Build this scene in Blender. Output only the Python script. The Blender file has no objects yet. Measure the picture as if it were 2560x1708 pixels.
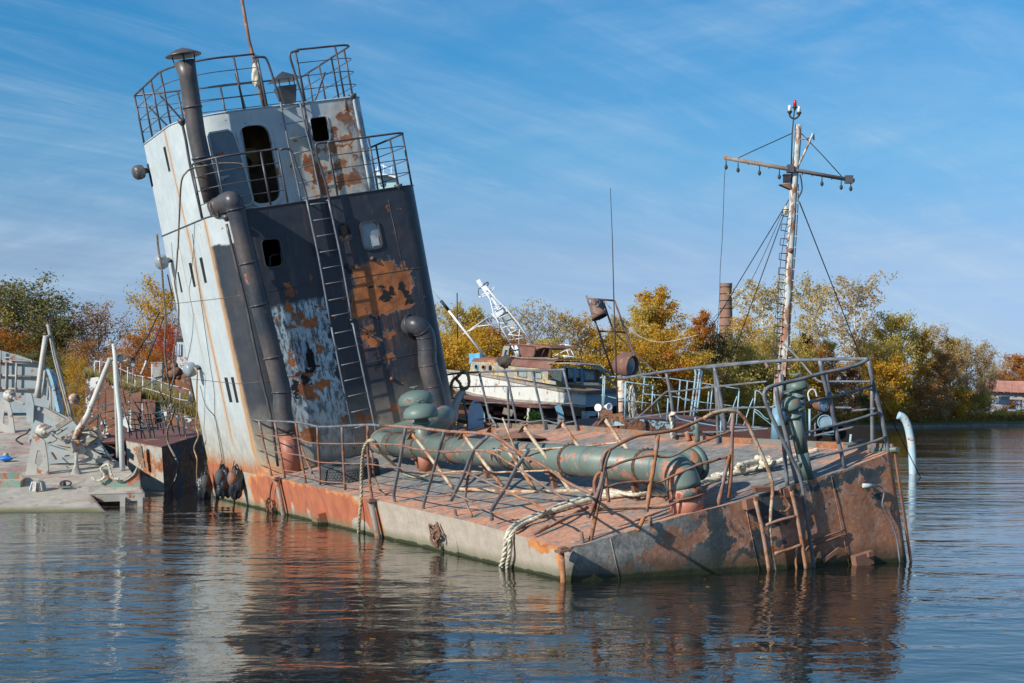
import bpy, bmesh, math, random
import numpy as np
from mathutils import Vector, Matrix

random.seed(7)
S = bpy.context.scene
COL = S.collection

# ------------------------------------------------------------------ camera
F, HOR, EYE = 3500.0, 1030.0, 2.4        # focal length and horizon in photo pixels, eye height in metres
cam_d = bpy.data.cameras.new('camera')
cam = bpy.data.objects.new('camera', cam_d)
COL.objects.link(cam)
cam.location = (0, 0, EYE)
cam.rotation_euler = (math.radians(90), 0, 0)
cam_d.sensor_width = 36.0
cam_d.lens = F / 2560.0 * 36.0
cam_d.shift_y = (HOR - 854.0) / 2560.0
cam_d.clip_start = 0.1
cam_d.clip_end = 9000
S.camera = cam

# ------------------------------------------------------------------ daylight
SUN_EL = math.radians(27.0)
SUN_DIR = Vector((-0.775 * math.cos(SUN_EL), -0.632 * math.cos(SUN_EL), math.sin(SUN_EL))).normalized()
sun_d = bpy.data.lights.new('sun', 'SUN')
sun_d.energy = 5.0
sun_d.angle = math.radians(0.5)
sun_d.color = (1.0, 0.93, 0.82)
sun = bpy.data.objects.new('sun', sun_d)
COL.objects.link(sun)
sun.location = (-30, -20, 40)
sun.rotation_euler = (-SUN_DIR).to_track_quat('-Z', 'Y').to_euler()

world = bpy.data.worlds.new('World')
S.world = world
world.use_nodes = True
wn = world.node_tree
wn.nodes.clear()
w_out = wn.nodes.new('ShaderNodeOutputWorld')
w_bg = wn.nodes.new('ShaderNodeBackground')
w_sky = wn.nodes.new('ShaderNodeTexSky')
w_sky.sky_type = 'NISHITA'
w_sky.sun_disc = False
w_sky.sun_elevation = SUN_EL
w_sky.sun_rotation = math.atan2(SUN_DIR.x, SUN_DIR.y)
w_sky.altitude = 0
w_sky.air_density = 1.0
w_sky.dust_density = 0.5
w_sky.ozone_density = 2.2
w_bg.inputs['Strength'].default_value = 0.085
# thin cirrus: noise on a flat cloud layer (direction divided by its height)
w_geo = wn.nodes.new('ShaderNodeTexCoord')
w_sep = wn.nodes.new('ShaderNodeSeparateXYZ')
wn.links.new(w_geo.outputs['Generated'], w_sep.inputs[0])
def wmath(op, a, b=None, clamp=False):
    n = wn.nodes.new('ShaderNodeMath'); n.operation = op; n.use_clamp = clamp
    for i, x in enumerate((a, b)):
        if x is None: continue
        if isinstance(x, (int, float)): n.inputs[i].default_value = x
        else: wn.links.new(x, n.inputs[i])
    return n.outputs[0]
zz = wmath('ADD', wmath('MAXIMUM', w_sep.outputs[2], 0.0), 0.16)
w_com = wn.nodes.new('ShaderNodeCombineXYZ')
wn.links.new(wmath('DIVIDE', w_sep.outputs[0], zz), w_com.inputs[0])
wn.links.new(wmath('DIVIDE', w_sep.outputs[1], zz), w_com.inputs[1])
def wnoise(scale, detail, rough, dist, rot, sc, off=(0, 0, 0)):
    m = wn.nodes.new('ShaderNodeMapping')
    m.inputs['Scale'].default_value = sc; m.inputs['Location'].default_value = off
    m0 = wn.nodes.new('ShaderNodeMapping'); m0.inputs['Rotation'].default_value = (0, 0, rot)
    wn.links.new(w_com.outputs[0], m0.inputs['Vector']); wn.links.new(m0.outputs[0], m.inputs['Vector'])
    n = wn.nodes.new('ShaderNodeTexNoise')
    n.inputs['Scale'].default_value = scale; n.inputs['Detail'].default_value = detail
    n.inputs['Roughness'].default_value = rough; n.inputs['Distortion'].default_value = dist
    wn.links.new(m.outputs[0], n.inputs['Vector'])
    return n.outputs[0]
def wramp(v, lo, hi, a=0.0, b=1.0):
    n = wn.nodes.new('ShaderNodeMapRange'); n.interpolation_type = 'SMOOTHSTEP'
    wn.links.new(v, n.inputs[0])
    for i, x in enumerate((lo, hi, a, b)): n.inputs[i + 1].default_value = x
    return n.outputs[0]
c1 = wramp(wnoise(1.0, 8, 0.60, 0.7, -0.62, (0.42, 1.15, 1), (2.3, 0.7, 0)), 0.30, 0.80)
c2 = wramp(wnoise(2.4, 9, 0.68, 1.8, -0.80, (0.30, 1.5, 1), (5.0, 1.0, 0)), 0.42, 0.80)
c3 = wramp(wnoise(1.5, 9, 0.62, 1.6, 0.0, (0.8, 0.8, 1), (7.1, 3.3, 0)), 0.30, 0.72, 0.35, 1.35)
cm = wmath('MULTIPLY', wmath('ADD', wmath('MULTIPLY', c1, 0.66), wmath('MULTIPLY', c2, 0.34)), c3, True)
cm = wmath('MULTIPLY', cm, wramp(w_sep.outputs[2], .10, .29, 1.0, .62))      # the veil thins overhead
w_mix = wn.nodes.new('ShaderNodeMix'); w_mix.data_type = 'RGBA'
w_tint = wn.nodes.new('ShaderNodeMix'); w_tint.data_type = 'RGBA'; w_tint.blend_type = 'MULTIPLY'
w_tint.inputs[0].default_value = 1.0
wn.links.new(w_sky.outputs[0], w_tint.inputs[6])
# the photograph's clear autumn air: deeper blue aloft, cooler at the horizon than the model sky
w_ramp = wn.nodes.new('ShaderNodeValToRGB')
SKY_TINT = [(0.0, (.55, .76, 1.40)), (.05, (.60, .73, 1.18)), (.108, (.72, .82, 1.08)), (.177, (.46, .94, 1.20)), (.267, (.20, .93, 1.32)), (.6, (.36, .93, 1.28))]
while len(w_ramp.color_ramp.elements) < len(SKY_TINT): w_ramp.color_ramp.elements.new(.5)
for e, (p_, c_) in zip(w_ramp.color_ramp.elements, SKY_TINT): e.position = p_; e.color = tuple(k / 1.6 for k in c_) + (1,)
w_sc = wn.nodes.new('ShaderNodeVectorMath'); w_sc.operation = 'SCALE'; w_sc.inputs['Scale'].default_value = 1.6
wn.links.new(w_sep.outputs[2], w_ramp.inputs[0]); wn.links.new(w_ramp.outputs[0], w_sc.inputs[0])
wn.links.new(w_sc.outputs[0], w_tint.inputs[7])
wn.links.new(cm, w_mix.inputs[0])
wn.links.new(w_tint.outputs[2], w_mix.inputs[6])
w_mix.inputs[7].default_value = (4.9, 6.5, 8.1, 1)
wn.links.new(w_mix.outputs[2], w_bg.inputs['Color'])
wn.links.new(w_bg.outputs[0], w_out.inputs['Surface'])

S.view_settings.view_transform = 'Standard'
S.view_settings.look = 'None'
S.view_settings.exposure = 0.25
S.view_settings.gamma = 1.0
S.view_settings.use_curve_mapping = False

# ------------------------------------------------------------------ geometry of the place
def P(px, py, Y):                      # world point at a measured distance Y
    return Vector(((px - 1280) / F * Y, Y, EYE - (py - HOR) / F * Y))
def PZ(px, py, z):                     # world point on the level z
    Y = (EYE - z) * F / (py - HOR)
    return P(px, py, Y)
def crop(ox, oy, s):
    return lambda x, y: (ox + x / s, oy + y / s)
cA = crop(300, 80, 2.904); cB = crop(360, 500, 2.904); cL = crop(0, 680, 2.45); cD = crop(560, 940, 3.016)
cE = crop(1200, 940, 2.903); cG = crop(1760, 860, 2.613); cK = crop(1060, 680, 3.564); cM = crop(1780, 230, 2.0375)
cS = crop(1560, 660, 2.35); cT1 = crop(320, 100, 3.266); cT2 = crop(600, 100, 3.409); cT3 = crop(380, 560, 2.375)
cT4 = crop(640, 500, 2.375); cN = crop(1100, 1000, 5.109); cQ = crop(1500, 860, 5.875); cV = crop(1380, 720, 4.022)
cX = crop(0, 780, 3.0156); cY = crop(220, 780, 3.0156)

# the listing barge has a frame of its own: u along it, v across, w up from its deck
YAW, ROLL, PITCH = 0.4465, 0.2057, 0.0259
BO = Vector((0.7345, 19.7193, 0.4832))
_uh = Vector((-math.sin(YAW), math.cos(YAW), 0)); _vh = Vector((math.cos(YAW), math.sin(YAW), 0)); _z = Vector((0, 0, 1))
bu = _uh * math.cos(PITCH) + _z * math.sin(PITCH)
_n = _vh.cross(bu)
bv = _vh * math.cos(ROLL) + _n * math.sin(ROLL)
bw = bu.cross(bv) * -1 if bu.cross(bv).z < 0 else bu.cross(bv)
BR = Matrix((bu, bv, bw)).transposed()
# right handed matrix for the root: axes (v, -u, w) would do, so local x = v, y = u, z = w
BM = Matrix((bv, bu, bw)).transposed().to_4x4()
if BM.determinant() < 0: raise RuntimeError('left handed')
BM.translation = BO
BI = BM.inverted()
def L(px, py, ax, val):                # barge-frame point (v, u, w) where the line of sight meets ax = val
    a = {'v': 0, 'u': 1, 'w': 2}[ax]
    c = BI @ Vector((0, 0, EYE)); d = BI.to_3x3() @ Vector(((px - 1280) / F, 1, -(py - HOR) / F))
    return c + d * ((val - c[a]) / d[a])
def LP(px, py, p0, n):                 # the same for any plane of the barge frame
    c = BI @ Vector((0, 0, EYE)); d = BI.to_3x3() @ Vector(((px - 1280) / F, 1, -(py - HOR) / F))
    return c + d * ((Vector(p0) - c).dot(n) / d.dot(n))
def WD(p): return BM @ Vector(p)

# ------------------------------------------------------------------ mesh helpers
class MB:
    def __init__(s): s.v = []; s.f = []; s.m = []; s.uv = None; s.sm = []
    def add(s, vs, fs, mi=0, sm=False):
        o = len(s.v); s.v += [Vector(p) for p in vs]
        for f in fs: s.f.append([i + o for i in f]); s.m.append(mi); s.sm.append(sm)
        return s
    def box(s, c, d, R=None, mi=0):
        c = Vector(c); d = Vector(d) / 2
        vs = [Vector((x * d.x, y * d.y, z * d.z)) for x in (-1, 1) for y in (-1, 1) for z in (-1, 1)]
        if R is not None: vs = [R @ p for p in vs]
        return s.add([c + p for p in vs], [(0, 1, 3, 2), (4, 6, 7, 5), (0, 4, 5, 1), (2, 3, 7, 6), (0, 2, 6, 4), (1, 5, 7, 3)], mi)
    def beam(s, a, b, w, h, up=(0, 0, 1), mi=0):     # rectangular bar from a to b
        a = Vector(a); b = Vector(b); d = (b - a); l = d.length; d = d / l
        sd = d.cross(Vector(up)); sd = sd.normalized() if sd.length > 1e-5 else Vector((1, 0, 0)); u2 = sd.cross(d)
        R = Matrix((sd, d, u2)).transposed()
        return s.box((a + b) / 2, (w, l, h), R, mi)
    def tube(s, path, r, n=8, cap=True, mi=0, closed=False):
        path = [Vector(p) for p in path]; m = len(path)
        rs = r if isinstance(r, (list, tuple)) else [r] * m
        if len(rs) != m: rs = [rs[min(int(i / (m - 1) * (len(rs) - 1)), len(rs) - 2)] * (1 - (i / (m - 1) * (len(rs) - 1) - min(int(i / (m - 1) * (len(rs) - 1)), len(rs) - 2))) + rs[min(int(i / (m - 1) * (len(rs) - 1)), len(rs) - 2) + 1] * (i / (m - 1) * (len(rs) - 1) - min(int(i / (m - 1) * (len(rs) - 1)), len(rs) - 2)) for i in range(m)]
        T = []
        for i in range(m):
            if closed: t = path[(i + 1) % m] - path[i - 1]
            else: t = path[min(i + 1, m - 1)] - path[max(i - 1, 0)]
            T.append(t.normalized() if t.length > 1e-9 else Vector((0, 0, 1)))
        a = Vector((0, 0, 1)) if abs(T[0].z) < .9 else Vector((1, 0, 0))
        x = T[0].cross(a).normalized(); vs = []
        for i in range(m):
            x = (x - T[i] * x.dot(T[i])); x = x.normalized() if x.length > 1e-6 else T[i].orthogonal().normalized()
            y = T[i].cross(x)
            for k in range(n):
                q = 2 * math.pi * k / n
                vs.append(path[i] + (x * math.cos(q) + y * math.sin(q)) * rs[i])
        fs = []
        for i in range(m if closed else m - 1):
            j = (i + 1) % m
            for k in range(n):
                k2 = (k + 1) % n
                fs.append((i * n + k, i * n + k2, j * n + k2, j * n + k))
        s.add(vs, fs, mi, True)
        if cap and not closed:
            o = len(s.v) - len(vs)
            s.f.append([o + k for k in reversed(range(n))]); s.f.append([o + (m - 1) * n + k for k in range(n)])
            s.m += [mi, mi]; s.sm += [False, False]
        return s
    def lathe(s, base, axis, prof, n=24, mi=0, ang=None):        # prof: (radius, height) pairs
        base = Vector(base); ax = Vector(axis).normalized(); x = ax.orthogonal().normalized(); y = ax.cross(x)
        vs = []
        for r, h in prof:
            for k in range(n):
                q = 2 * math.pi * k / n
                vs.append(base + ax * h + (x * math.cos(q) + y * math.sin(q)) * r)
        fs = [(i * n + k, i * n + (k + 1) % n, (i + 1) * n + (k + 1) % n, (i + 1) * n + k) for i in range(len(prof) - 1) for k in range(n)]
        return s.add(vs, fs, mi, True)
    def plate(s, pts, off, mi=0):                     # polygon given thickness by the vector off
        pts = [Vector(p) for p in pts]; off = Vector(off); n = len(pts)
        s.add(pts + [p + off for p in pts], [list(range(n)), list(reversed(range(n, 2 * n)))] + [(i, i + n, (i + 1) % n + n, (i + 1) % n) for i in range(n)], mi)
        return s
    def rope(s, path, r, pitch=None, n=5, mi=0, strands=3):
        path = resample(path, r * 1.1); pitch = pitch or r * 7.5
        m = len(path); T = [(path[min(i + 1, m - 1)] - path[max(i - 1, 0)]).normalized() for i in range(m)]
        x = T[0].orthogonal().normalized(); d = 0; fr = []
        for i in range(m):
            x = (x - T[i] * x.dot(T[i])).normalized()
            fr.append((x.copy(), T[i].cross(x)))
        for k in range(strands):
            q = []; d = 0
            for i in range(m):
                if i: d += (path[i] - path[i - 1]).length
                a = 2 * math.pi * (d / pitch + k / strands)
                q.append(path[i] + (fr[i][0] * math.cos(a) + fr[i][1] * math.sin(a)) * r * .5)
            s.tube(q, r * .56, n, True, mi)
        return s
    def build(s, name, mat, parent=None, label=None, origin=None, uv=None):
        me = bpy.data.meshes.new(name)
        o = bpy.data.objects.new(name, me)
        if parent is not None:
            og = ORG.get(parent.name, Vector((0, 0, 0))); o.parent = parent; ORG[o.name] = og
        else:
            og = origin if origin is not None else Vector((0, 0, 0)); o.location = og
        og = Vector(og)
        me.from_pydata([tuple(p - og) for p in s.v], [], s.f)
        for m in (mat if isinstance(mat, (list, tuple)) else [mat]): me.materials.append(m)
        for p, mi, sm in zip(me.polygons, s.m, s.sm): p.material_index = mi; p.use_smooth = sm
        if uv is not None:
            ul = me.uv_layers.new(name='UVMap')
            for lp in me.loops: ul.data[lp.index].uv = uv[lp.vertex_index]
        me.update()
        COL.objects.link(o)
        if label: o['label'] = label
        return o
ORG = {}
def resample(path, step):
    path = [Vector(p) for p in path]
    path = smooth(path) if len(path) > 2 else path
    out = [path[0]]
    for a, b in zip(path, path[1:]):
        n = max(1, int((b - a).length / step))
        for i in range(1, n + 1): out.append(a.lerp(b, i / n))
    return out
def smooth(path, k=6):                                   # Catmull-Rom
    p = [Vector(q) for q in path]; p = [p[0] * 2 - p[1]] + p + [p[-1] * 2 - p[-2]]; out = []
    for i in range(1, len(p) - 2):
        for j in range(k):
            t = j / k; a, b, c, d = p[i - 1:i + 3]
            out.append(0.5 * ((2 * b) + (c - a) * t + (2 * a - 5 * b + 4 * c - d) * t * t + (3 * b - a - 3 * c + d) * t ** 3))
    out.append(p[-2]); return out
def tag(o, label=None, cat=None, group=None, kind=None):
    if label: o['label'] = label
    if cat: o['category'] = cat
    if group: o['group'] = group
    if kind: o['kind'] = kind
    return o
def thing(name, label, cat, loc=(0, 0, 0), group=None):
    o = bpy.data.objects.new(name, None); COL.objects.link(o); o.location = loc; o.empty_display_size = .3
    ORG[o.name] = Vector(loc)
    return tag(o, label, cat, group)
def solo(name, mb, mat, label, cat, group=None):
    c = sum(mb.v, Vector()) / len(mb.v)
    return tag(mb.build(name, mat, None, origin=c), label, cat, group)
def ncopy(o, parent=None):
    c = o.copy(); COL.objects.link(c)
    if parent is not None: c.parent = parent
    for ch in o.children: ncopy(ch, c)
    return c
# ------------------------------------------------------------------ materials
class N:
    def __init__(s, name):
        s.mat = bpy.data.materials.new(name); s.mat.use_nodes = True; s.nt = s.mat.node_tree; s.nt.nodes.clear()
        s.out = s.nt.nodes.new('ShaderNodeOutputMaterial'); s.b = s.nt.nodes.new('ShaderNodeBsdfPrincipled')
        s.nt.links.new(s.b.outputs[0], s.out.inputs['Surface'])
        s.tc = s.nt.nodes.new('ShaderNodeTexCoord')
    def n(s, t, **k):
        x = s.nt.nodes.new(t)
        for a, b in k.items(): setattr(x, a, b)
        return x
    def lk(s, a, b):
        if isinstance(a, (int, float, tuple)): b.default_value = a
        else: s.nt.links.new(a, b)
    def math(s, op, a, b=0.0, clamp=False):
        x = s.n('ShaderNodeMath', operation=op, use_clamp=clamp); s.lk(a, x.inputs[0]); s.lk(b, x.inputs[1]); return x.outputs[0]
    def vmath(s, op, a, b=None, c=None):
        x = s.n('ShaderNodeVectorMath', operation=op); s.lk(a, x.inputs[0])
        if b is not None: s.lk(b, x.inputs[1])
        if c is not None: s.lk(c, x.inputs[2])
        return x.outputs['Value'] if op in ('LENGTH', 'DOT_PRODUCT') else x.outputs[0]
    def mapping(s, v, sc=(1, 1, 1), loc=(0, 0, 0), rot=(0, 0, 0)):
        x = s.n('ShaderNodeMapping'); s.lk(v, x.inputs[0]); x.inputs['Scale'].default_value = sc
        x.inputs['Location'].default_value = loc; x.inputs['Rotation'].default_value = rot; return x.outputs[0]
    def noise(s, v, scale, detail=5, rough=.6, dist=0.0, col=False):
        x = s.n('ShaderNodeTexNoise'); s.lk(v, x.inputs['Vector']); x.inputs['Scale'].default_value = scale
        x.inputs['Detail'].default_value = detail; x.inputs['Roughness'].default_value = rough; x.inputs['Distortion'].default_value = dist
        return x.outputs['Color' if col else 'Fac']
    def ramp(s, v, lo, hi, a=0.0, b=1.0):
        x = s.n('ShaderNodeMapRange'); s.lk(v, x.inputs[0])
        for i, q in enumerate((lo, hi, a, b)): x.inputs[i + 1].default_value = q
        return x.outputs[0]
    def mix(s, f, a, b):
        x = s.n('ShaderNodeMix', data_type='RGBA'); s.lk(f, x.inputs[0])
        for i, q in ((6, a), (7, b)):
            if isinstance(q, tuple): x.inputs[i].default_value = (q + (1,))[:4]
            else: s.nt.links.new(q, x.inputs[i])
        return x.outputs[2]
    def sep(s, v):
        x = s.n('ShaderNodeSeparateXYZ'); s.lk(v, x.inputs[0]); return x.outputs
    def patches(s, v, lst, soft=.08, rotz=0):         # union of ellipsoids: ((centre), (radii))
        m = None
        for c, r in lst:
            q = s.vmath('MULTIPLY_ADD', v, tuple(1 / k for k in r), tuple(-a / k for a, k in zip(c, r)))
            l = s.vmath('LENGTH', q)
            m = l if m is None else s.math('MINIMUM', m, l)
        return s.ramp(m, 1.0 + soft, 1.0 - soft)
    def bump(s, h, dist=.004, strength=1.0, prev=None):
        x = s.n('ShaderNodeBump'); s.lk(h, x.inputs['Height']); x.inputs['Distance'].default_value = dist
        x.inputs['Strength'].default_value = strength
        if prev is not None: s.lk(prev, x.inputs['Normal'])
        return x.outputs[0]
    def done(s, col, rough=.6, bump=None, metal=0.0, spec=.4):
        if isinstance(col, tuple): s.b.inputs['Base Color'].default_value = (col + (1,))[:4]
        else: s.lk(col, s.b.inputs['Base Color'])
        s.lk(rough, s.b.inputs['Roughness']); s.b.inputs['Metallic'].default_value = metal
        s.b.inputs['Specular IOR Level'].default_value = spec
        if bump is not None: s.lk(bump, s.b.inputs['Normal'])
        return s.mat
RUST_D, RUST_M, RUST_O, RUST_P = (0.06, 0.028, 0.022), (0.17, 0.066, 0.038), (0.36, 0.15, 0.065), (0.40, 0.24, 0.17)
def rust_col(g, v, k=1.0, bias=0.0):
    a = g.noise(v, 2.2 * k, 6, .7, .6); b = g.noise(v, 9 * k, 5, .65)
    c = g.mix(g.ramp(a, .38 + bias, .62 + bias), RUST_M, RUST_O)
    c = g.mix(g.ramp(b, .52, .72), c, RUST_P)
    return g.mix(g.ramp(g.noise(v, 4.5 * k, 6, .7, .3), .60, .70), c, RUST_D)
def worn(name, base, base2, amount=.5, scale=1.0, rough=.55, bump=.003, rust_bias=0.0, streak=0.0, coord='Object', edge=.03, grime=.35, bare=None, rscale=1.0):
    """old paint over steel: two tones, rust showing where the coat has gone, grime, run-off"""
    g = N(name); v = g.tc.outputs[coord]
    n1 = g.noise(v, 1.3 * scale, 7, .62, .35)
    n2 = g.noise(v, 5.5 * scale, 7, .68, .2)
    c = g.mix(g.ramp(g.noise(v, .8 * scale, 4, .6), .35, .65), base, base2)
    c = g.mix(g.math('MULTIPLY', g.ramp(g.noise(v, 14 * scale, 4, .7), .35, .75), grime), c, tuple(x * .55 for x in base))
    m = g.math('ADD', g.math('MULTIPLY', n1, .65), g.math('MULTIPLY', n2, .35))
    th = .64 - amount * .26
    mask = g.ramp(m, th, th + edge)
    if bare:
        mb = g.ramp(m, th - .035, th - .035 + edge * .6)
        c = g.mix(mb, c, bare)
    if streak:
        sv = g.mapping(v, (6 * scale, 6 * scale, .5 * scale))
        sm = g.ramp(g.noise(sv, 1.6, 5, .6), .56, .78)
        c = g.mix(g.math('MULTIPLY', sm, streak), c, (0.30, 0.13, 0.05))
    c = g.mix(mask, c, rust_col(g, v, rscale, rust_bias))
    h = g.math('ADD', g.math('MULTIPLY', mask, -1.0), g.math('MULTIPLY', g.noise(v, 30 * scale, 4, .7), .35))
    return g.done(c, g.ramp(mask, 0, 1, rough, .88), g.bump(h, bump))
def plain(name, col, rough=.6, metal=0.0, var=.25, scale=6, bump=.002, spec=.4):
    g = N(name); v = g.tc.outputs['Object']; n1 = g.noise(v, scale, 5, .6)
    c = g.mix(g.ramp(n1, .3, .7), tuple(x * (1 - var) for x in col), tuple(min(1, x * (1 + var)) for x in col))
    return g.done(c, rough, g.bump(g.noise(v, scale * 6, 4, .6), bump), metal, spec)

M = {}
M['rail_grey'] = worn('weathered grey rail tube', (.085, .10, .125), (.20, .21, .225), .24, 4.0, .42, .001, .06, edge=.1)
M['rail_rust'] = worn('rusting rail tube', (.15, .14, .15), (.30, .21, .17), .80, 2.2, .5, .0015, .0, edge=.10)
M['cream_tube'] = worn('cream painted tube with rust', (.54, .45, .33), (.45, .36, .25), .72, 4.0, .55, .0015, -.03, edge=.10)
M['tower_rail'] = worn('sooty rail tube', (.045, .045, .055), (.11, .105, .115), .10, 3.0, .38, .001)
M['ladder'] = worn('ladder grey', (.13, .15, .19), (.20, .22, .25), .12, 4.0, .4, .001)
M['soot_pipe'] = worn('scorched grey pipe', (.034, .044, .060), (.135, .11, .10), .10, 1.0, .38, .0015, 0, .15, grime=.45)
M['band'] = plain('brown flange band', (.09, .055, .04), .8, 0, .4, 9)
M['rust'] = worn('bare rusty steel', (.17, .08, .055), (.26, .14, .095), .3, 1.5, .85, .003)
M['green_pipe'] = worn('green painted ventilation pipe', (.10, .145, .13), (.15, .19, .165), .20, 1.9, .42, .0015, -.06, 0, bare=(.38, .16, .11), edge=.012, grime=.25)
M['green_cap'] = worn('green painted mushroom cap', (.13, .185, .165), (.10, .145, .13), .14, 2.4, .45, .001)
M['pink_primer'] = worn('red primer showing on pipe', (.40, .15, .10), (.34, .14, .10), .3, 2, .6, .0015)
M['pale_paint'] = worn('pale weathered paint', (.52, .58, .60), (.44, .50, .52), .30, 1.2, .5, .0015, 0, .25)
M['light_grey'] = worn('light grey painted steel', (.38, .375, .345), (.27, .265, .245), .36, 1.6, .5, .0015, .02, .15)
M['blue_rail'] = worn('pale blue painted tube', (.24, .42, .52), (.34, .48, .55), .36, 3, .45, .001)
M['blue_paint'] = worn('blue painted steel', (.13, .30, .42), (.18, .35, .46), .3, 2, .5, .001)
M['dark_void'] = plain('void black', (.012, .010, .009), .9)  # near-black colour standing in for shade in holes, slots and hollows
M['black_rubber'] = plain('black rubber', (.060, .064, .068), .7, 0, .4, 9, .003)
M['bag'] = plain('black plastic sheet', (.02, .025, .035), .22, 0, .3, 8, .012, .6)
M['hawser'] = plain('weathered hawser', (.52, .48, .385), .9, 0, .42, 12, .002)
M['old_rope'] = plain('greenish old rope', (.36, .32, .22), .9, 0, .35, 12, .002)
M['manila'] = plain('tan manila rope', (.42, .29, .15), .9, 0, .3, 14, .002)
M['cable'] = plain('grey brown cable rope', (.22, .18, .145), .8, 0, .3, 14, .002)
M['wire'] = plain('dark wire', (.03, .028, .03), .6)
M['white_metal'] = plain('white painted lattice', (.72, .74, .76), .4, 0, .08, 3)
M['lead_glass'] = plain('dull glass', (.18, .25, .30), .12, 0, .3, 3, .0, .8)
M['mirror'] = plain('lamp reflector glass', (.35, .45, .5), .1, .7, .2, 5, 0)
M['concrete'] = plain('quay concrete', (.20, .185, .165), .9, 0, .3, .6, .01)
M['wood_grey'] = plain('silvered planks', (.26, .22, .18), .9, 0, .4, 7, .006)
M['chain'] = plain('rusty chain', (.16, .08, .05), .8, 0, .4, 9)
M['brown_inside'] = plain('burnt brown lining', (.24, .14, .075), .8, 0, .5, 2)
M['plank_tan'] = plain('tan board', (.50, .33, .13), .8, 0, .3, 3)
# ------------------------------------------------------------------ the listing barge
W_D = 6.05; U_END = 21.4
barge = thing('sunken_barge', 'listing rusty steel barge with tall leaning deckhouse and deck sloping into the water', 'barge')
barge.matrix_world = BM
ORG[barge.name] = Vector((0, 0, 0))
def interp(x, pts):
    pts = sorted(pts)
    if x <= pts[0][0]: return pts[0][1]
    for a, b in zip(pts, pts[1:]):
        if x <= b[0]: return a[1] + (b[1] - a[1]) * (x - a[0]) / (b[0] - a[0])
    return pts[-1][1]
EL = [(q.y, q.z) for q in (L(*p, 'v', 0) for p in [(1400, 1369), (1262, 1329), (1157, 1301), (958, 1255), (868, 1237), (719, 1202), (640, 1186)])] + [(21.5, 0.0)]
ER = [(q.y, q.z) for q in (L(*p, 'v', W_D) for p in [(2238, 1126), (2055, 1119), (1944, 1113), (1764, 1104), (1587, 1087), (1453, 1075), (1214, 1067)])] + [(21.5, .05)]
EE = [(q.x, q.z) for q in (L(*p, 'u', 0) for p in [(1420, 1370), (1476, 1358), (1613, 1317), (1710, 1288), (1800, 1267), (1890, 1243), (2001, 1208), (2116, 1174), (2238, 1126)])]
def deck_w(v, u):
    t = max(0, min(1, v / W_D)); a = interp(u, EL) * (1 - t) + interp(u, ER) * t
    a0 = interp(0, EL) * (1 - t) + interp(0, ER) * t
    e = interp(v, EE) - a0
    return a + e * max(0, 1 - u / 3.0)
def on_deck(px, py, h=0.0):
    q = L(px, py, 'w', 0)
    for _ in range(4): q = L(px, py, 'w', deck_w(q.x, q.y) + h)
    return q

g = N('barge deck plating'); v = g.tc.outputs['Object']
st = g.mapping(v, (.55, 1.6, 1), rot=(0, 0, .25))
n1 = g.noise(st, 1.2, 8, .70, .8); n2 = g.noise(g.mapping(v, (.75, 1.15, 1), rot=(0, 0, .3)), 5, 8, .78, .6); n3 = g.noise(v, .35, 3, .5)
orange = g.mix(g.ramp(n2, .35, .7), (.64, .31, .18), (.30, .135, .085))
orange = g.mix(g.ramp(g.noise(v, 12, 6, .7), .52, .7), orange, (.66, .44, .34))
slate = g.mix(g.ramp(g.noise(v, 5, 5, .6), .3, .7), (.09, .115, .12), (.30, .275, .25))
xs = g.sep(v)
mid = g.patches(g.vmath('ADD', v, g.vmath('MULTIPLY', g.noise(v, 1.2, 4, .6, 0, True), (1.2, 1.6, 0))), [((2.6, 8.2, 0), (1.1, 4.2, 9)), ((3.2, 13.0, 0), (2.6, 2.6, 9)), ((4.9, 5.0, 0), (1.3, 5.5, 9)), ((4.9, 2.2, 0), (.55, .9, 9))], .35)
m = g.math('ADD', g.math('MULTIPLY', n1, .55), g.math('MULTIPLY', n2, .45))
m = g.math('SUBTRACT', g.math('ADD', m, 0.035), g.math('MULTIPLY', mid, .12))
mask = g.ramp(m, .485, .53)
c = g.mix(mask, slate, orange)
c = g.mix(g.math('MULTIPLY', g.ramp(g.noise(g.mapping(v, (.7, 1.2, 1)), 7, 8, .78, .4), .56, .66), g.ramp(n3, .35, .6, .35, 1)), c, (.62, .50, .42))
c = g.mix(g.math('MULTIPLY', g.ramp(g.noise(v, 16, 6, .75), .50, .66), .45), c, (.13, .09, .075))
c = g.mix(g.ramp(g.noise(v, 3, 6, .7), .64, .72), c, (.16, .07, .045))
M['deck'] = g.done(c, .8, g.bump(g.math('ADD', g.math('MULTIPLY', mask, -.6), g.noise(v, 40, 4, .7)), .004))

def waterline(g, c, k=1.0):
    pos = g.n('ShaderNodeNewGeometry').outputs['Position']; z = g.sep(pos)[2]
    zz = g.math('ADD', z, g.math('MULTIPLY', g.math('SUBTRACT', g.noise(pos, 2.5, 6, .7), .5), .12))
    c = g.mix(g.ramp(zz, .22 * k, .08 * k, 0, .75), c, (.15, .15, .09) if k < 1.2 else (.055, .05, .028))
    return g.mix(g.ramp(zz, .060 * k, .035 * k), c, (.030, .036, .014))

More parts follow.
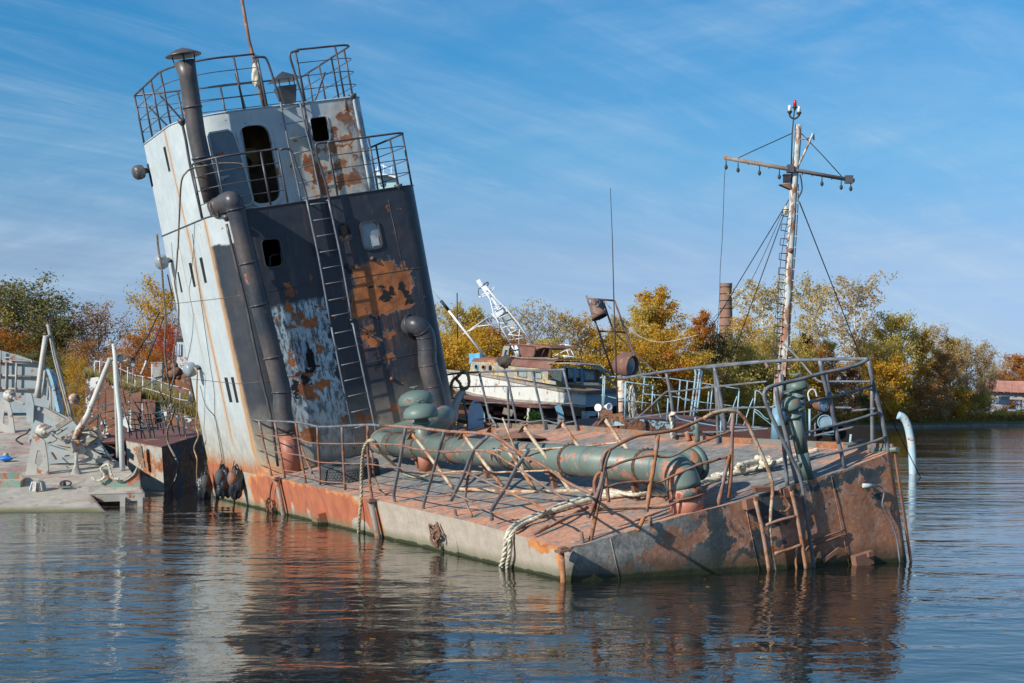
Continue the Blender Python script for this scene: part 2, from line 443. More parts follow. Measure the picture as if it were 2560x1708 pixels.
g = N('barge side plating'); v = g.tc.outputs['Object']; xs = g.sep(v)
wob = g.vmath('ADD', v, g.vmath('MULTIPLY', g.vmath('SUBTRACT', g.noise(v, 2.0, 7, .68, .4, True), (.5, .5, .5)), (0, 1.0, .75)))
gray = g.mix(g.ramp(g.noise(g.mapping(v, (1, 1.2, 3)), 2.2, 7, .7), .3, .7), (.45, .39, .32), (.32, .275, .23))
gray = g.mix(g.ramp(g.noise(v, 9, 6, .7), .55, .75), gray, (.50, .45, .39))
rust = g.mix(g.ramp(g.noise(g.mapping(v, (1, 1.6, .8)), 1.6, 8, .68, .4), .35, .65), (.46, .15, .07), (.30, .085, .045)); rust = g.mix(g.ramp(g.noise(g.mapping(v, (1, 5, .8)), 2.0, 7, .7), .56, .74), rust, (.20, .075, .05)); rust = g.mix(g.ramp(g.noise(g.mapping(v, (1, 4, 1)), 3.1, 7, .7), .60, .72), rust, (.55, .25, .11))
edge = g.mix(g.ramp(g.noise(v, 3, 5, .6), .4, .6), (.56, .24, .075), (.45, .16, .05))
sideR = [((0, 11.6, -.42), (9, 3.5, .42)), ((0, 8.3, -.5), (9, .55, .55)), ((0, 9.6, -.35), (9, .9, .28)), ((0, 15.6, -.35), (9, .9, .35)), ((0, 18.9, -.2), (9, 1.1, .65)), ((0, 16.7, -.6), (9, .3, .5)), ((0, 13.9, -.5), (9, 1.6, .5)), ((0, 20.6, -.2), (9, 1.1, .6)), ((0, .5, .0), (9, .5, .025)), ((0, .12, -.2), (9, .04, .3))]
r1 = g.patches(wob, sideR, .05); r0 = g.patches(wob, [(c_, (9, r[1] + .16, r[2] + .10)) for c_, r in sideR], .05)
c = g.mix(r0, gray, edge); c = g.mix(r1, c, rust)
c = g.mix(g.patches(wob, [((0, 12.4, -.95), (9, .25, .38)), ((0, 13.6, -.9), (9, .18, .4)), ((0, 8.9, -.75), (9, .5, .34))], .06), c, gray)
c = g.mix(g.math('MULTIPLY', g.ramp(g.noise(g.mapping(v, (1, 4.5, .7)), 1.8, 8, .75), .50, .72), .5), c, (.20, .165, .135))
sp = g.ramp(g.noise(g.mapping(v, (1, 3, 1)), 2.4, 7, .75), .655, .68)
c = g.mix(sp, c, (.42, .14, .05))
c = waterline(g, c)
M['hull_side'] = g.done(c, .8, g.bump(g.math('ADD', g.noise(v, 1.1, 3, .5), g.math('MULTIPLY', g.noise(v, 22, 5, .7), .3)), .02))

g = N('barge end plating'); v = g.tc.outputs['Object']
n1 = g.noise(v, 1.15, 8, .66, .5); n2 = g.noise(v, 5, 8, .72, .3)
c = g.mix(.35, rust_col(g, v, 1.0, -.02), (.52, .22, .10))
c = g.mix(g.ramp(g.noise(v, 2.6, 8, .75, .6), .38, .60), c, g.mix(g.ramp(g.noise(v, 6, 6, .7), .4, .6), (.33, .15, .10), (.44, .27, .20)))
slate = g.mix(g.ramp(g.sep(v)[0], 1.6, 2.4), g.mix(g.ramp(g.noise(v, 2.6, 8, .75, .4), .38, .62), (.13, .14, .135), (.47, .43, .38)), g.mix(g.ramp(g.noise(v, 4, 6, .7), .3, .7), (.025, .045, .06), (.09, .105, .105)))  # grey-beige paint by the near corner, its colour raised to look sunlit
mm = g.math('ADD', g.math('MULTIPLY', n1, .7), g.math('MULTIPLY', n2, .3))
wob = g.vmath('ADD', v, g.vmath('MULTIPLY', g.vmath('SUBTRACT', g.noise(v, 1.8, 7, .7, .5, True), (.5, .5, .5)), (1.6, 0, 1.3)))
hal = g.patches(wob, [((2.55, 0, -.42), (.27, 9, .56)), ((3.6, 0, -.3), (.36, 9, .36)), ((4.9, 0, -.15), (.95, 9, .18)), ((3.3, 0, -.8), (.45, 9, .25))], .06)
c = g.mix(g.math('MULTIPLY', hal, g.ramp(g.noise(v, 4, 6, .7), .45, .6)), c, (.50, .30, .19))
sl = g.patches(wob, [((.25, 0, -.12), (.55, 9, .28)), ((.9, 0, -.22), (.4, 9, .3)), ((1.5, 0, -.05), (.8, 9, .14)), ((2.55, 0, -.42), (.22, 9, .5)), ((2.3, 0, -.75), (.35, 9, .2)), ((3.6, 0, -.3), (.3, 9, .3)), ((4.9, 0, -.15), (.9, 9, .13)), ((.35, 0, -.62), (.5, 9, .14)), ((3.3, 0, -.8), (.4, 9, .2)), ((5.6, 0, -.4), (.12, 9, .4))], .06)
c = g.mix(sl, c, slate)
near_ = g.ramp(g.sep(wob)[0], 3.0, 2.94)
rp = g.patches(wob, [((.68, 0, -.30), (.15, 9, .17)), ((.28, 0, -.28), (.05, 9, .22)), ((.42, 0, -.12), (.09, 9, .05)), ((1.08, 0, -.20), (.10, 9, .11)), ((1.45, 0, -.12), (.13, 9, .08)), ((1.5, 0, -.42), (.16, 9, .14)), ((2.2, 0, -.45), (.68, 9, .42)), ((1.95, 0, -.85), (.85, 9, .24)), ((1.55, 0, -.55), (.30, 9, .22)), ((2.8, 0, -.25), (.22, 9, .18)), ((2.75, 0, -.85), (.40, 9, .35)), ((1.05, 0, -.48), (.12, 9, .10)), ((.25, 0, .0), (.6, 9, .03))], .05)
c = g.mix(g.math('MULTIPLY', g.math('MULTIPLY', near_, g.math('SUBTRACT', 1.0, rp)), g.ramp(g.noise(v, 2.4, 9, .74, .6), .575, .555)), c, slate)
c = g.mix(g.math('MULTIPLY', g.ramp(mm, .61, .63), g.math('SUBTRACT', 1.0, near_)), c, slate)
c = g.mix(g.ramp(g.noise(g.mapping(v, (2.2, 1, 1.0)), 1.7, 8, .7, .3), .635, .65), c, (.50, .34, .24))
c = g.mix(g.ramp(n2, .60, .64), c, (.46, .18, .065))
c = g.mix(g.math('MULTIPLY', g.ramp(g.noise(v, 18, 6, .75), .48, .66), .5), c, (.09, .05, .042))
c = waterline(g, c, 1.7)
M['hull_end'] = g.done(c, .72, g.bump(g.math('ADD', g.math('MULTIPLY', g.noise(v, 7, 6, .7), 1.0), g.math('MULTIPLY', g.noise(v, .9, 2, .5), 2.0)), .012))

# deck sheet
mb = MB(); nu, nv = 60, 18
for i in range(nu + 1):
    for j in range(nv + 1):
        u, v_ = U_END * i / nu, W_D * j / nv
        dent = 0.012 * math.sin(u * 2.7 + v_) * math.sin(v_ * 2.3)
        mb.v.append(Vector((v_, u, deck_w(v_, u) + (dent if 0 < i < nu and 0 < j < nv else 0))))
for i in range(nu):
    for j in range(nv):
        a = i * (nv + 1) + j; mb.f.append([a, a + 1, a + nv + 2, a + nv + 1]); mb.m.append(0); mb.sm.append(True)
mb.build('deck', M['deck'], barge)
# hull plating: port side, near end, far side, far end, slightly dished between frames
def wall_grid(pa, pb, n, m, depth, nrm, dish=.035):
    mb = MB(); nrm = Vector(nrm)
    for i in range(n + 1):
        for j in range(m + 1):
            t = i / n; q = pa(t); q = Vector(q); q = q + Vector((0, 0, -depth)) * (j / m)
            q += nrm * (-dish * (.7 + .5 * math.sin(i * 1.7 + j)) * (0.5 - 0.5 * math.cos(t * n / 4 * 2 * math.pi)) * math.sin(math.pi * min(1, j / m * 1.5)))
            mb.v.append(q)
    for i in range(n):
        for j in range(m):
            a = i * (m + 1) + j; mb.f.append([a, a + m + 1, a + m + 2, a + 1]); mb.m.append(0); mb.sm.append(True)
    return mb
wall_grid(lambda t: (0, .18 + (U_END - .18) * t, deck_w(0, .18 + (U_END - .18) * t) + .004), None, 64, 6, 3.4, (-1, 0, 0)).build('side_plating', M['hull_side'], barge)
wall_grid(lambda t: (.2 + (W_D - .35) * t, 0, deck_w(.2 + (W_D - .35) * t, 0) + .004), None, 32, 8, 4.2, (0, -1, 0)).build('end_plating', M['hull_end'], barge)
wall_grid(lambda t: (.2 - .2 * math.sin(t * 1.57), .18 - .18 * math.cos(t * 1.57), deck_w(0, 0) + .003), None, 6, 6, 3.4, (-1, -1, 0), 0).build('corner_plating', M['hull_end'], barge)
wall_grid(lambda t: (W_D - .15 + .15 * math.sin(t * 1.57), .15 - .15 * math.cos(t * 1.57), deck_w(W_D, 0) + .003), None, 6, 6, 4.2, (-1, -1, 0), 0).build('corner_plating', M['hull_end'], barge)
wall_grid(lambda t: (W_D, .15 + (U_END - .15) * t, deck_w(W_D, U_END * t)), None, 20, 2, 4.2, (1, 0, 0), 0).build('side_plating', M['hull_end'], barge)
wall_grid(lambda t: (W_D * t, U_END, 0.02), None, 4, 2, 4, (0, 1, 0), 0).build('end_plating', M['hull_end'], barge)
# far coaming and edge strips
mb = MB()
for i in range(30):
    a, b = 21.4 * i / 30, 21.4 * (i + 1) / 30
    mb.beam((W_D - .02, a, deck_w(W_D, a) + .05), (W_D - .02, b, deck_w(W_D, b) + .05), .03, .12)
mb.build('coaming', worn('coaming paint', (.16, .17, .16), (.22, .2, .18), .55, 2, .7), barge)
mb = MB(); mb.tube([L(*cG(x, y), 'v', W_D - .02) for x, y in [(1090, 690), (1150, 690), (1265, 690)]], .045, 8)
mb.build('stem_bar', M['green_cap'], barge)
# stem bar down the far corner
mb = MB(); mb.beam((W_D + .01, .01, deck_w(W_D, 0) + .02), (W_D + .01, .01, -2.6), .035, .035, (0, 1, 0)); mb.build('corner_post', M['rust'], barge)
# welded seams
for vv in (.75, 3.1, 4.75): mb = MB(); mb.tube([(vv + .02 * k, -.001, deck_w(vv, 0) - .02 - k * .35) for k in range(6)], .006, 5); mb.build('weld_seam', M['hull_end'], barge)
for uu in (4.0, 8.0, 12.0, 16.0): mb = MB(); mb.tube([(-.001, uu, deck_w(0, uu) - .02 - k * .35) for k in range(4)], .006, 5); mb.build('weld_seam', M['hull_side'], barge)
# vertical rubbing tubes on the side
for (x0, y0), (x1, y1), r, mm in ((cD(395, 780), cD(455, 1075), .06, 'hull_side'), (cD(1105, 945), cD(1165, 1235), .06, 'hull_side'), (cE(590, 1270), cE(605, 1500), .04, 'rust')):
    a = L(x0, y0, 'v', -.1); b = L(x1, y1, 'v', -.1); d = (b - a).normalized()
    mb = MB(); mb.tube([a, b + d * .8], r, 12); f = mb.build('fender_tube', worn('fender tube paint', (.25, .22, .19), (.18, .16, .14), .4 if mm != 'rust' else .9, 3), barge)
    mb = MB(); mb.box(a + Vector((.03, 0, .0)), (.2, .17, .03)); mb.box(a + Vector((.02, 0, .03)), (.1, .1, .04)); mb.build('bracket', M['rust'], f)
# step block, cleats
a = L(*cD(725, 1075), 'v', -.08); mb = MB(); mb.box(a, (.18, .42, .26)); mb.box(a + Vector((-.1, .0, -.1)), (.06, .38, .3)); mb.build('side_step', M['hull_side'], barge)

# ------------------------------------------------------------------ deckhouse
class Tier:
    def __init__(s, u0, r, W, r2, w0, w1): s.u0, s.r, s.W, s.r2, s.w0, s.w1 = u0, r, W, r2, w0, w1
    def hit(s, px, py):                                   # pixel -> (s, w) on the wall
        q = L(px, py, 'u', s.u0)
        if q.x >= s.r: return q.x, q.z
        q = L(px, py, 'v', 0)
        if q.y >= s.u0 + s.r: return s.r - math.pi * s.r / 2 - (q.y - s.u0 - s.r), q.z
        c = BI @ Vector((0, 0, EYE)); d = BI.to_3x3() @ Vector(((px - 1280) / F, 1, -(py - HOR) / F))
        ox, oy = c.x - s.r, c.y - s.u0 - s.r
        A = d.x ** 2 + d.y ** 2; B = ox * d.x + oy * d.y; C = ox * ox + oy * oy - s.r ** 2
        disc = B * B - A * C
        if disc < 0: return s.r - s.r * .8, q.z
        t = (-B - math.sqrt(disc)) / A; p = c + d * t
        th = math.atan2(-(p.x - s.r), -(p.y - s.u0 - s.r))
        return s.r - s.r * th, p.z
    def perim(s, u_back, inset=0.0, n=8):                # [(v,u,s)] from the back of the port side round to the back of the starboard side
        r, r2, W, u0 = s.r, s.r2, s.W, s.u0; k = math.pi * r / 2; out = []
        m = max(2, int((u_back - u0 - r) / .6))
        for i in range(m): u = u_back - (u_back - u0 - r) * i / m; out.append((inset, u, r - k - (u - u0 - r)))
        for i in range(n + 1):
            th = math.pi / 2 * (1 - i / n); out.append((r - (r - inset) * math.sin(th), u0 + r - (r - inset) * math.cos(th), r - r * th))
        for i in range(n + 1):
            th = math.pi / 2 * i / n; out.append((W - r2 + (r2 - inset) * math.sin(th), u0 + r2 - (r2 - inset) * math.cos(th), W - r2 + r2 * th))
        out.append((W - inset, u_back, W + (u_back - u0)))
        return out
T1_ = Tier(15.5, .9, 5.3, .45, -.05, 6.3)
T2_ = Tier(16.8, 1.4, 4.78, .4, 6.3, 8.8)
UB = 21.3
def pat(t, cr, x, y, rx, ry, sc, ppm=97.0):
    s_, w_ = t.hit(*cr(x, y)); return ((s_, w_, 0), (rx / sc / ppm, ry / sc / ppm, 1))
def line_fit(t, pts):
    q = [t.hit(*p) for p in pts]; w = np.array([a[1] for a in q]); s_ = np.array([a[0] for a in q]); b, a = np.polyfit(w, s_, 1); return a, b
def streak(g, c, X, Y, a, b, width, ylo, yhi, k=.85):
    nz = g.noise(g.n_vec, 2.5, 4, .6)
    d = g.math('ABSOLUTE', g.math('SUBTRACT', X, g.math('ADD', g.math('MULTIPLY', Y, b), g.math('ADD', g.math('MULTIPLY', g.math('SUBTRACT', nz, .5), .12), a))))
    f = g.math('MULTIPLY', g.ramp(d, width, width * .2), g.math('MULTIPLY', g.ramp(Y, ylo, ylo + .5), g.ramp(Y, yhi + .02, yhi - .05)))
    f = g.math('MULTIPLY', f, g.ramp(g.noise(g.n_vec, 5, 5, .7), .25, .5, .6, 1))
    c = g.mix(g.math('MULTIPLY', f, k), c, (.50, .32, .17))
    f2 = g.math('MULTIPLY', g.ramp(d, width * .3, width * .05), f)
    return g.mix(g.math('MULTIPLY', f2, .7), c, (.30, .14, .06))

st1 = [cT3(*p) for p in [(210, 30), (265, 300), (310, 500), (350, 720), (410, 960)]]
st1u = [cT1(*p) for p in [(300, 740), (350, 1000), (420, 1300), (480, 1540)]]
st2 = [cT3(*p) for p in [(320, 20), (360, 200), (405, 450), (465, 700), (520, 950), (545, 1090)]]

def tower_mat(name, tier, lower):
    g = N(name); v = g.tc.outputs['UV']; g.n_vec = v; xs = g.sep(v); X, Y = xs[0], xs[1]
    wob = g.vmath('ADD', v, g.vmath('MULTIPLY', g.vmath('SUBTRACT', g.noise(v, 3.2, 8, .7, .3, True), (.5, .5, .5)), (.80, .80, 0)))
    pale = g.mix(g.ramp(g.noise(v, 1.2, 5, .6), .3, .7), (.49, .545, .56), (.39, .455, .49))
    pale = g.mix(g.math('MULTIPLY', g.ramp(g.noise(g.mapping(v, (3.5, .3, 1)), 2.2, 5, .6), .5, .75), .35), pale, (.66, .69, .66))
    pale = g.mix(g.math('MULTIPLY', g.ramp(g.noise(g.mapping(v, (5, .5, 1)), 1.5, 5, .6), .60, .80), .35), pale, (.42, .33, .22))
    speck = g.ramp(g.math('ADD', g.noise(v, 11, 4, .6), g.math('MULTIPLY', g.math('SUBTRACT', g.noise(v, 1.3, 3, .5), .5), .35)), .69, .715)
    pale = g.mix(g.math('MULTIPLY', g.ramp(g.noise(v, 2.6, 8, .75, .3), .48, .70), .38), pale, (.36, .41, .43))
    pale = g.mix(speck, pale, (.22, .10, .05))
    rust = rust_col(g, g.mapping(v, (1, 1, 1)), .9, .02)
    brownish = g.mix(g.ramp(g.noise(v, 3, 6, .7, .5), .35, .7), (.36, .17, .08), (.24, .10, .05))
    if lower:
        dark = g.mix(g.ramp(g.noise(v, 1.1, 6, .65, .4), .35, .70), (.026, .036, .052), (.048, .048, .056))
        dark = g.mix(g.math('MULTIPLY', g.ramp(g.noise(g.mapping(v, (4, .55, 1)), 1.3, 6, .65), .56, .76), .65), dark, (.14, .105, .095))
        dark = g.mix(g.math('MULTIPLY', g.ramp(g.noise(g.mapping(v, (6, .7, 1)), 1.7, 6, .7), .62, .72), .4), dark, (.015, .02, .028))
        a, b = line_fit(tier, st2)
        # painted white on the port side, dark from the second streak round to the front
        edge = g.math('SUBTRACT', X, g.math('ADD', g.math('MULTIPLY', Y, b), a + .02))
        isdark = g.ramp(edge, -.02, .02)
        ynz = g.math('ADD', Y, g.math('MULTIPLY', g.math('SUBTRACT', g.noise(v, 2.5, 5, .6), .5), .35))
        isdark = g.math('MULTIPLY', isdark, g.math('MAXIMUM', g.ramp(ynz, 5.62, 5.58), g.ramp(X, .62, .64)))
        c = g.mix(isdark, pale, dark)
        # big pale area low on the front
        tl = tier.hit(*cT4(90, 650)); tr = tier.hit(*cT4(395, 585)); br = tier.hit(*cT4(525, 1330))
        cx, cy = (tl[0] + tr[0]) / 2, (tl[1] + .15) / 2
        bx = g.math('MAXIMUM', g.math('MULTIPLY', g.math('ABSOLUTE', g.math('SUBTRACT', g.sep(wob)[0], cx + .02)), 1 / (abs(tr[0] - tl[0]) / 2 + .02)),
                    g.math('MULTIPLY', g.math('ABSOLUTE', g.math('SUBTRACT', g.sep(g.vmath('ADD', g.vmath('MULTIPLY', v, (.65, .65, .65)), g.vmath('MULTIPLY', wob, (.35, .35, .35))))[1], cy)), 1 / (tl[1] - cy + .05)))
        bm = g.ramp(bx, 1.03, .97)
        scr = g.ramp(g.noise(g.mapping(v, (3.2, .9, 1), rot=(0, 0, .15)), 3.2, 8, .75, .2), .47, .56)
        bm = g.math('MULTIPLY', bm, g.math('SUBTRACT', 1.0, g.math('MULTIPLY', scr, .9)))
        c = g.mix(bm, c, g.mix(g.ramp(g.noise(v, 2, 5, .6), .4, .6), (.36, .49, .56), (.50, .60, .64)))
        # cream weathering at the foot, orange rust at the port foot
        cream = g.math('MULTIPLY', g.ramp(ynz, 1.7, .3), .72)
        c = g.mix(cream, c, g.mix(g.ramp(g.noise(v, 2.4, 7, .7), .4, .6), (.46, .41, .30), (.30, .26, .2)))
        rr = [(750, 540, 170, 128), (640, 450, 75, 60), (785, 420, 55, 60), (700, 400, 35, 35), (895, 460, 32, 85), (620, 640, 50, 55), (860, 620, 75, 30), (545, 222, 26, 16), (650, 785, 52, 36), (700, 835, 46, 26), (785, 800, 26, 30),
              (792, 940, 26, 28), (795, 990, 8, 8), (815, 1228, 24, 20), (200, 655, 17, 46), (255, 690, 28, 22), (315, 722, 42, 40), (225, 745, 32, 12), (378, 645, 14, 10), (380, 885, 22, 36), (207, 940, 14, 36), (225, 965, 22, 10), (280, 1050, 62, 12), (318, 1150, 42, 52), (392, 1098, 34, 28), (265, 1115, 20, 26),
              (372, 1165, 12, 30), (320, 1385, 50, 44), (528, 1300, 14, 24), (190, 535, 26, 42), (125, 712, 12, 16), (178, 1100, 12, 95), (318, 462, 6, 12), (640, 1290, 60, 22), (785, 52, 8, 14), (820, 190, 8, 8), (345, 628, 6, 8), (165, 640, 10, 8), (250, 915, 8, 8), (445, 1090, 8, 10), (470, 700, 10, 8), (560, 560, 10, 30)]
        rr = [pat(tier, cT4, x, y, a_, b_, 2.375) for x, y, a_, b_ in rr]
        hl = g.patches(wob, [(c_, (r[0] + .025, r[1] + .025, 1)) for c_, r in rr[:14]], .03)
        c = g.mix(g.math('MULTIPLY', hl, .55), c, (.22, .25, .26))
        rm = g.math('MAXIMUM', g.patches(wob, rr, .03), g.math('MULTIPLY', g.ramp(g.noise(v, 4.2, 9, .78, .4), .650, .665), isdark)); rc_ = g.mix(g.ramp(g.noise(v, 2.6, 7, .72, .4), .38, .62), (.50, .17, .05), (.24, .09, .045))
        rc_ = g.mix(g.ramp(g.noise(g.mapping(v, (2.2, .8, 1)), 3.5, 7, .75, .3), .54, .66), rc_, (.12, .055, .04)); rc_ = g.mix(g.ramp(g.noise(v, 9, 5, .7), .62, .72), rc_, (.50, .28, .15))
        c = g.mix(rm, c, rc_)
        runs = g.patches(wob, [((c_[0], c_[1] - r[1] * .9 - .12, 0), (r[0] * .95, r[1] * .8 + .22, 1)) for c_, r in rr[:22]], .6)
        c = g.mix(g.math('MULTIPLY', g.math('MULTIPLY', runs, g.math('SUBTRACT', 1.0, rm)), g.ramp(g.noise(g.mapping(v, (7, .5, 1)), 1.9, 6, .6), .48, .66, 0, .6)), c, (.26, .12, .06))
        kk = [(780, 555, 48, 26), (880, 545, 22, 52), (735, 520, 24, 16), (560, 405, 26, 22), (528, 178, 38, 26), (236, 1130, 16, 66), (292, 1080, 34, 22), (718, 960, 9, 72), (720, 690, 60, 8), (905, 585, 30, 20), (680, 520, 16, 10), (665, 800, 12, 12), (330, 1010, 44, 18)]
        km = g.patches(wob, [pat(tier, cT4, *q, 2.375) for q in kk], .05); c = g.mix(km, c, (.018, .017, .018))
        mx = g.math('MAXIMUM', rm, km)
        low = g.math('MULTIPLY', g.ramp(g.math('SUBTRACT', Y, g.math('MULTIPLY', g.noise(g.mapping(v, (3, .8, 1)), 2, 6, .7), 1.0)), -.15, -.55), g.ramp(X, 1.6, -.2))
        c = g.mix(low, c, g.mix(g.ramp(g.noise(v, 3, 5, .6), .4, .6), (.50, .20, .06), (.36, .12, .045)))
        c = streak(g, c, X, Y, a, b, .20, .1, 6.3)
        a1, b1 = line_fit(tier, st1); c = streak(g, c, X, Y, a1, b1, .27, .5, 6.3)
        c = streak(g, c, X, Y, a1 - 1.3, b1 * .9, .10, 2.5, 6.0, .4)
        seam = [4.35, 2.2, 2.18]
        rough = g.ramp(mx, 0, 1, .42, .85)
    else:
        c = pale
        rr = [(870, 655, 46, 46), (935, 640, 16, 80), (945, 760, 12, 50), (800, 780, 22, 40), (905, 820, 45, 22), (790, 900, 34, 50), (950, 900, 16, 50), (835, 1065, 42, 30), (965, 1000, 16, 30), (920, 1200, 92, 50), (985, 1150, 30, 45), (600, 1055, 48, 44), (650, 1105, 52, 36), (665, 940, 34, 24), (735, 950, 18, 26),
              (640, 1205, 26, 46), (720, 1300, 40, 24), (715, 1235, 34, 56), (770, 1180, 20, 40), (840, 1260, 30, 22), (870, 890, 50, 14), (485, 855, 10, 8), (445, 1080, 12, 14), (525, 980, 8, 20), (905, 600, 12, 22), (705, 1080, 30, 14)]
        rr = [pat(tier, cT2, x, y, a_, b_, 3.409, 93) for x, y, a_, b_ in rr]
        rr = [(c_, (r[0] * 1.22, r[1] * 1.22, 1)) for c_, r in rr]
        halo = g.patches(wob, [(c_, (r[0] + .16, r[1] + .2, 1)) for c_, r in rr], .5)
        c = g.mix(g.math('MULTIPLY', halo, .5), c, (.60, .45, .27))
        run = g.math('MULTIPLY', halo, g.ramp(g.noise(g.mapping(v, (7, .6, 1)), 1.7, 6, .6), .5, .66)); c = g.mix(g.math('MULTIPLY', run, .7), c, (.48, .23, .09))
        rm = g.patches(wob, rr, .03); c = g.mix(rm, c, g.mix(g.ramp(g.noise(v, 3, 6, .7, .4), .4, .6), (.38, .16, .07), (.22, .085, .045)))
        scuff = g.ramp(g.noise(g.mapping(v, (1, 1, 1)), 3.2, 7, .75, .2), .66, .70)
        c = g.mix(g.math('MULTIPLY', scuff, .45), c, (.12, .14, .16))
        a1, b1 = line_fit(tier, st1u); c = streak(g, c, X, Y, a1, b1, .2, 6.0, 8.9)
        mx = rm; seam = []; rough = g.ramp(mx, 0, 1, .42, .85)
        # patchy darker blue-grey towards the far corner
        c = g.mix(g.math('MULTIPLY', g.ramp(g.noise(v, 2.4, 5, .6), .45, .6), g.ramp(X, 3.9, 4.5)), c, (.13, .16, .19))
    h = g.math('ADD', g.math('MULTIPLY', mx, -.5), g.math('ADD', g.math('MULTIPLY', g.noise(v, 26, 4, .7), .18), g.math('MULTIPLY', g.noise(v, 1.4, 2, .5), 6.0)))
    return g.done(c, rough, g.bump(h, .007))
M['tower1'] = tower_mat('deckhouse lower paint', T1_, True)
M['tower2'] = tower_mat('deckhouse upper paint', T2_, False)

def rounded(pts, r, n=5):                                  # round the corners of a quad given in 2D tuples
    pts = [Vector(p) for p in pts]; out = []
    for i in range(len(pts)):
        a, b, c = pts[i - 1], pts[i], pts[(i + 1) % len(pts)]
        d1 = (a - b).normalized() * r; d2 = (c - b).normalized() * r; p, q = b + d1, b + d2
        for k in range(n + 1):
            t = k / n; out.append(p * (1 - t) ** 2 + b * 2 * t * (1 - t) + q * t * t)
    return out
def hole(tier, cr, quad, r):
    return [q.to_2d() for q in rounded([Vector((h[0], h[1], 0)) for h in (tier.hit(*cr(*p)) for p in quad)], r)]
def holed_face(outer, holes, conv):
    bm = bmesh.new(); es = []
    for loop in [outer] + holes:
        vs = [bm.verts.new((p[0], p[1], 0)) for p in loop]
        es += [bm.edges.new((vs[i], vs[(i + 1) % len(vs)])) for i in range(len(vs))]
    bmesh.ops.triangle_fill(bm, use_beauty=True, use_dissolve=False, edges=es)
    bm.verts.index_update(); mb = MB()
    pts = [v.co.copy() for v in bm.verts]
    mb.add([conv(p.x, p.y) for p in pts], [[v.index for v in f.verts] for f in bm.faces])
    bm.free(); return mb, [(p.x, p.y) for p in pts]

def build_tier(t, holes, mat, name, side_slots):
    w = thing_part(name, barge)
    pr = t.perim(UB); mb = MB(); uv = []
    nw = 10
    segs = [p for p in pr]
    for v_, u, s_ in segs:
        for k in range(nw + 1):
            z = t.w0 + (t.w1 - t.w0) * k / nw; mb.v.append(Vector((v_, u, z))); uv.append((s_, z))
    for i in range(len(segs) - 1):
        if abs(segs[i][2] - t.r) < 1e-6 and segs[i + 1][2] > t.r: continue      # the flat front is built with its openings
        for k in range(nw):
            a = i * (nw + 1) + k; mb.f.append([a, a + nw + 1, a + nw + 2, a + 1]); mb.m.append(0); mb.sm.append(True)
    mb.build('side_wall', mat, w, uv=uv)
    conv = lambda x, y: Vector((x, t.u0, y))
    mb, uv2 = holed_face([(t.r, t.w0), (t.W - t.r2, t.w0), (t.W - t.r2, t.w1), (t.r, t.w1)], holes, conv)
    fw = mb.build('front_wall', mat, w, uv=uv2)
    # back wall and roof plate with lip
    mb = MB(); mb.plate([(0, UB, t.w0), (t.W, UB, t.w0), (t.W, UB, t.w1), (0, UB, t.w1)], (0, -.02, 0)); mb.build('back_wall', M['brown_inside'], w)
    top = [(a, b, t.w1 - .01) for a, b, c in t.perim(UB, .01)]
    mb = MB(); mb.plate(top, (0, 0, -.03)); mb.build('roof', M['soot_pipe'] if t is T1_ else M['pale_paint'], w)
    mb = MB(); mb.tube([(a, b, t.w1) for a, b, c in t.perim(UB, -.005)], .018, 6); mb.build('roof_edge', M['tower_rail'] if t is T1_ else M['pale_paint'], w)
    return w
def thing_part(name, parent):
    o = bpy.data.objects.new(name, None); COL.objects.link(o); o.parent = parent; ORG[o.name] = ORG[parent.name]; return o
h_left = hole(T1_, cT4, [(30, 240), (138, 230), (162, 385), (60, 403)], .12)
h_right = hole(T1_, cT4, [(618, 145), (716, 127), (748, 275), (645, 292)], .12)
h_door = hole(T2_, cA, [(848, 690), (1072, 668), (1177, 1222), (958, 1260)], .32)
h_win = hole(T2_, cA, [(1378, 628), (1500, 610), (1530, 786), (1405, 802)], .10)
lower_house = build_tier(T1_, [h_left, h_right], M['tower1'], 'lower_deckhouse', None)
upper_house = build_tier(T2_, [h_door, h_win], M['tower2'], 'upper_deckhouse', None)
def ring(loop, u0, name, parent, mat, out=.035, d=.05, inner=0.0):
    n = len(loop); c = sum((Vector(p) for p in loop), Vector((0, 0))) / n; mb = MB(); vs = []
    for p in loop:
        p = Vector(p); dr = (p - c).normalized()
        for o_, dd in ((inner, -d), (out, -d), (out, .0), (inner, .1)):
            q = p + dr * o_; vs.append(Vector((q.x, u0 + dd, q.y)))
    fs = []
    for i in range(n):
        j = (i + 1) % n
        for k in range(4): fs.append((i * 4 + k, i * 4 + (k + 1) % 4, j * 4 + (k + 1) % 4, j * 4 + k))
    mb.add(vs, fs, 0, False); return mb.build(name, mat, parent)
ring(h_left, 15.5, 'window_frame', lower_house, M['soot_pipe'], .03, .02)
ring(h_right, 15.5, 'window_frame', lower_house, M['soot_pipe'], .05, .03)
ring(h_door, 16.8, 'door_frame', upper_house, M['tower2_plain'] if 'tower2_plain' in M else M['pale_paint'], .09, .035)
ring(h_win, 16.8, 'window_frame', upper_house, M['pale_paint'], .03, .02)
mb = MB(); mb.plate([(p[0], 15.53, p[1]) for p in h_right], (0, .012, 0)); mb.build('window_pane', M['lead_glass'], lower_house)
q0, q1 = L(*cT4(680, 205), 'u', 15.5), L(*cT4(735, 275), 'u', 15.5)
mb = MB(); mb.box(((q0.x + q1.x) / 2, 15.515, (q0.z + q1.z) / 2), (.2, .006, .26)); mb.build('paper_sheet', M['pale_paint'], lower_house)
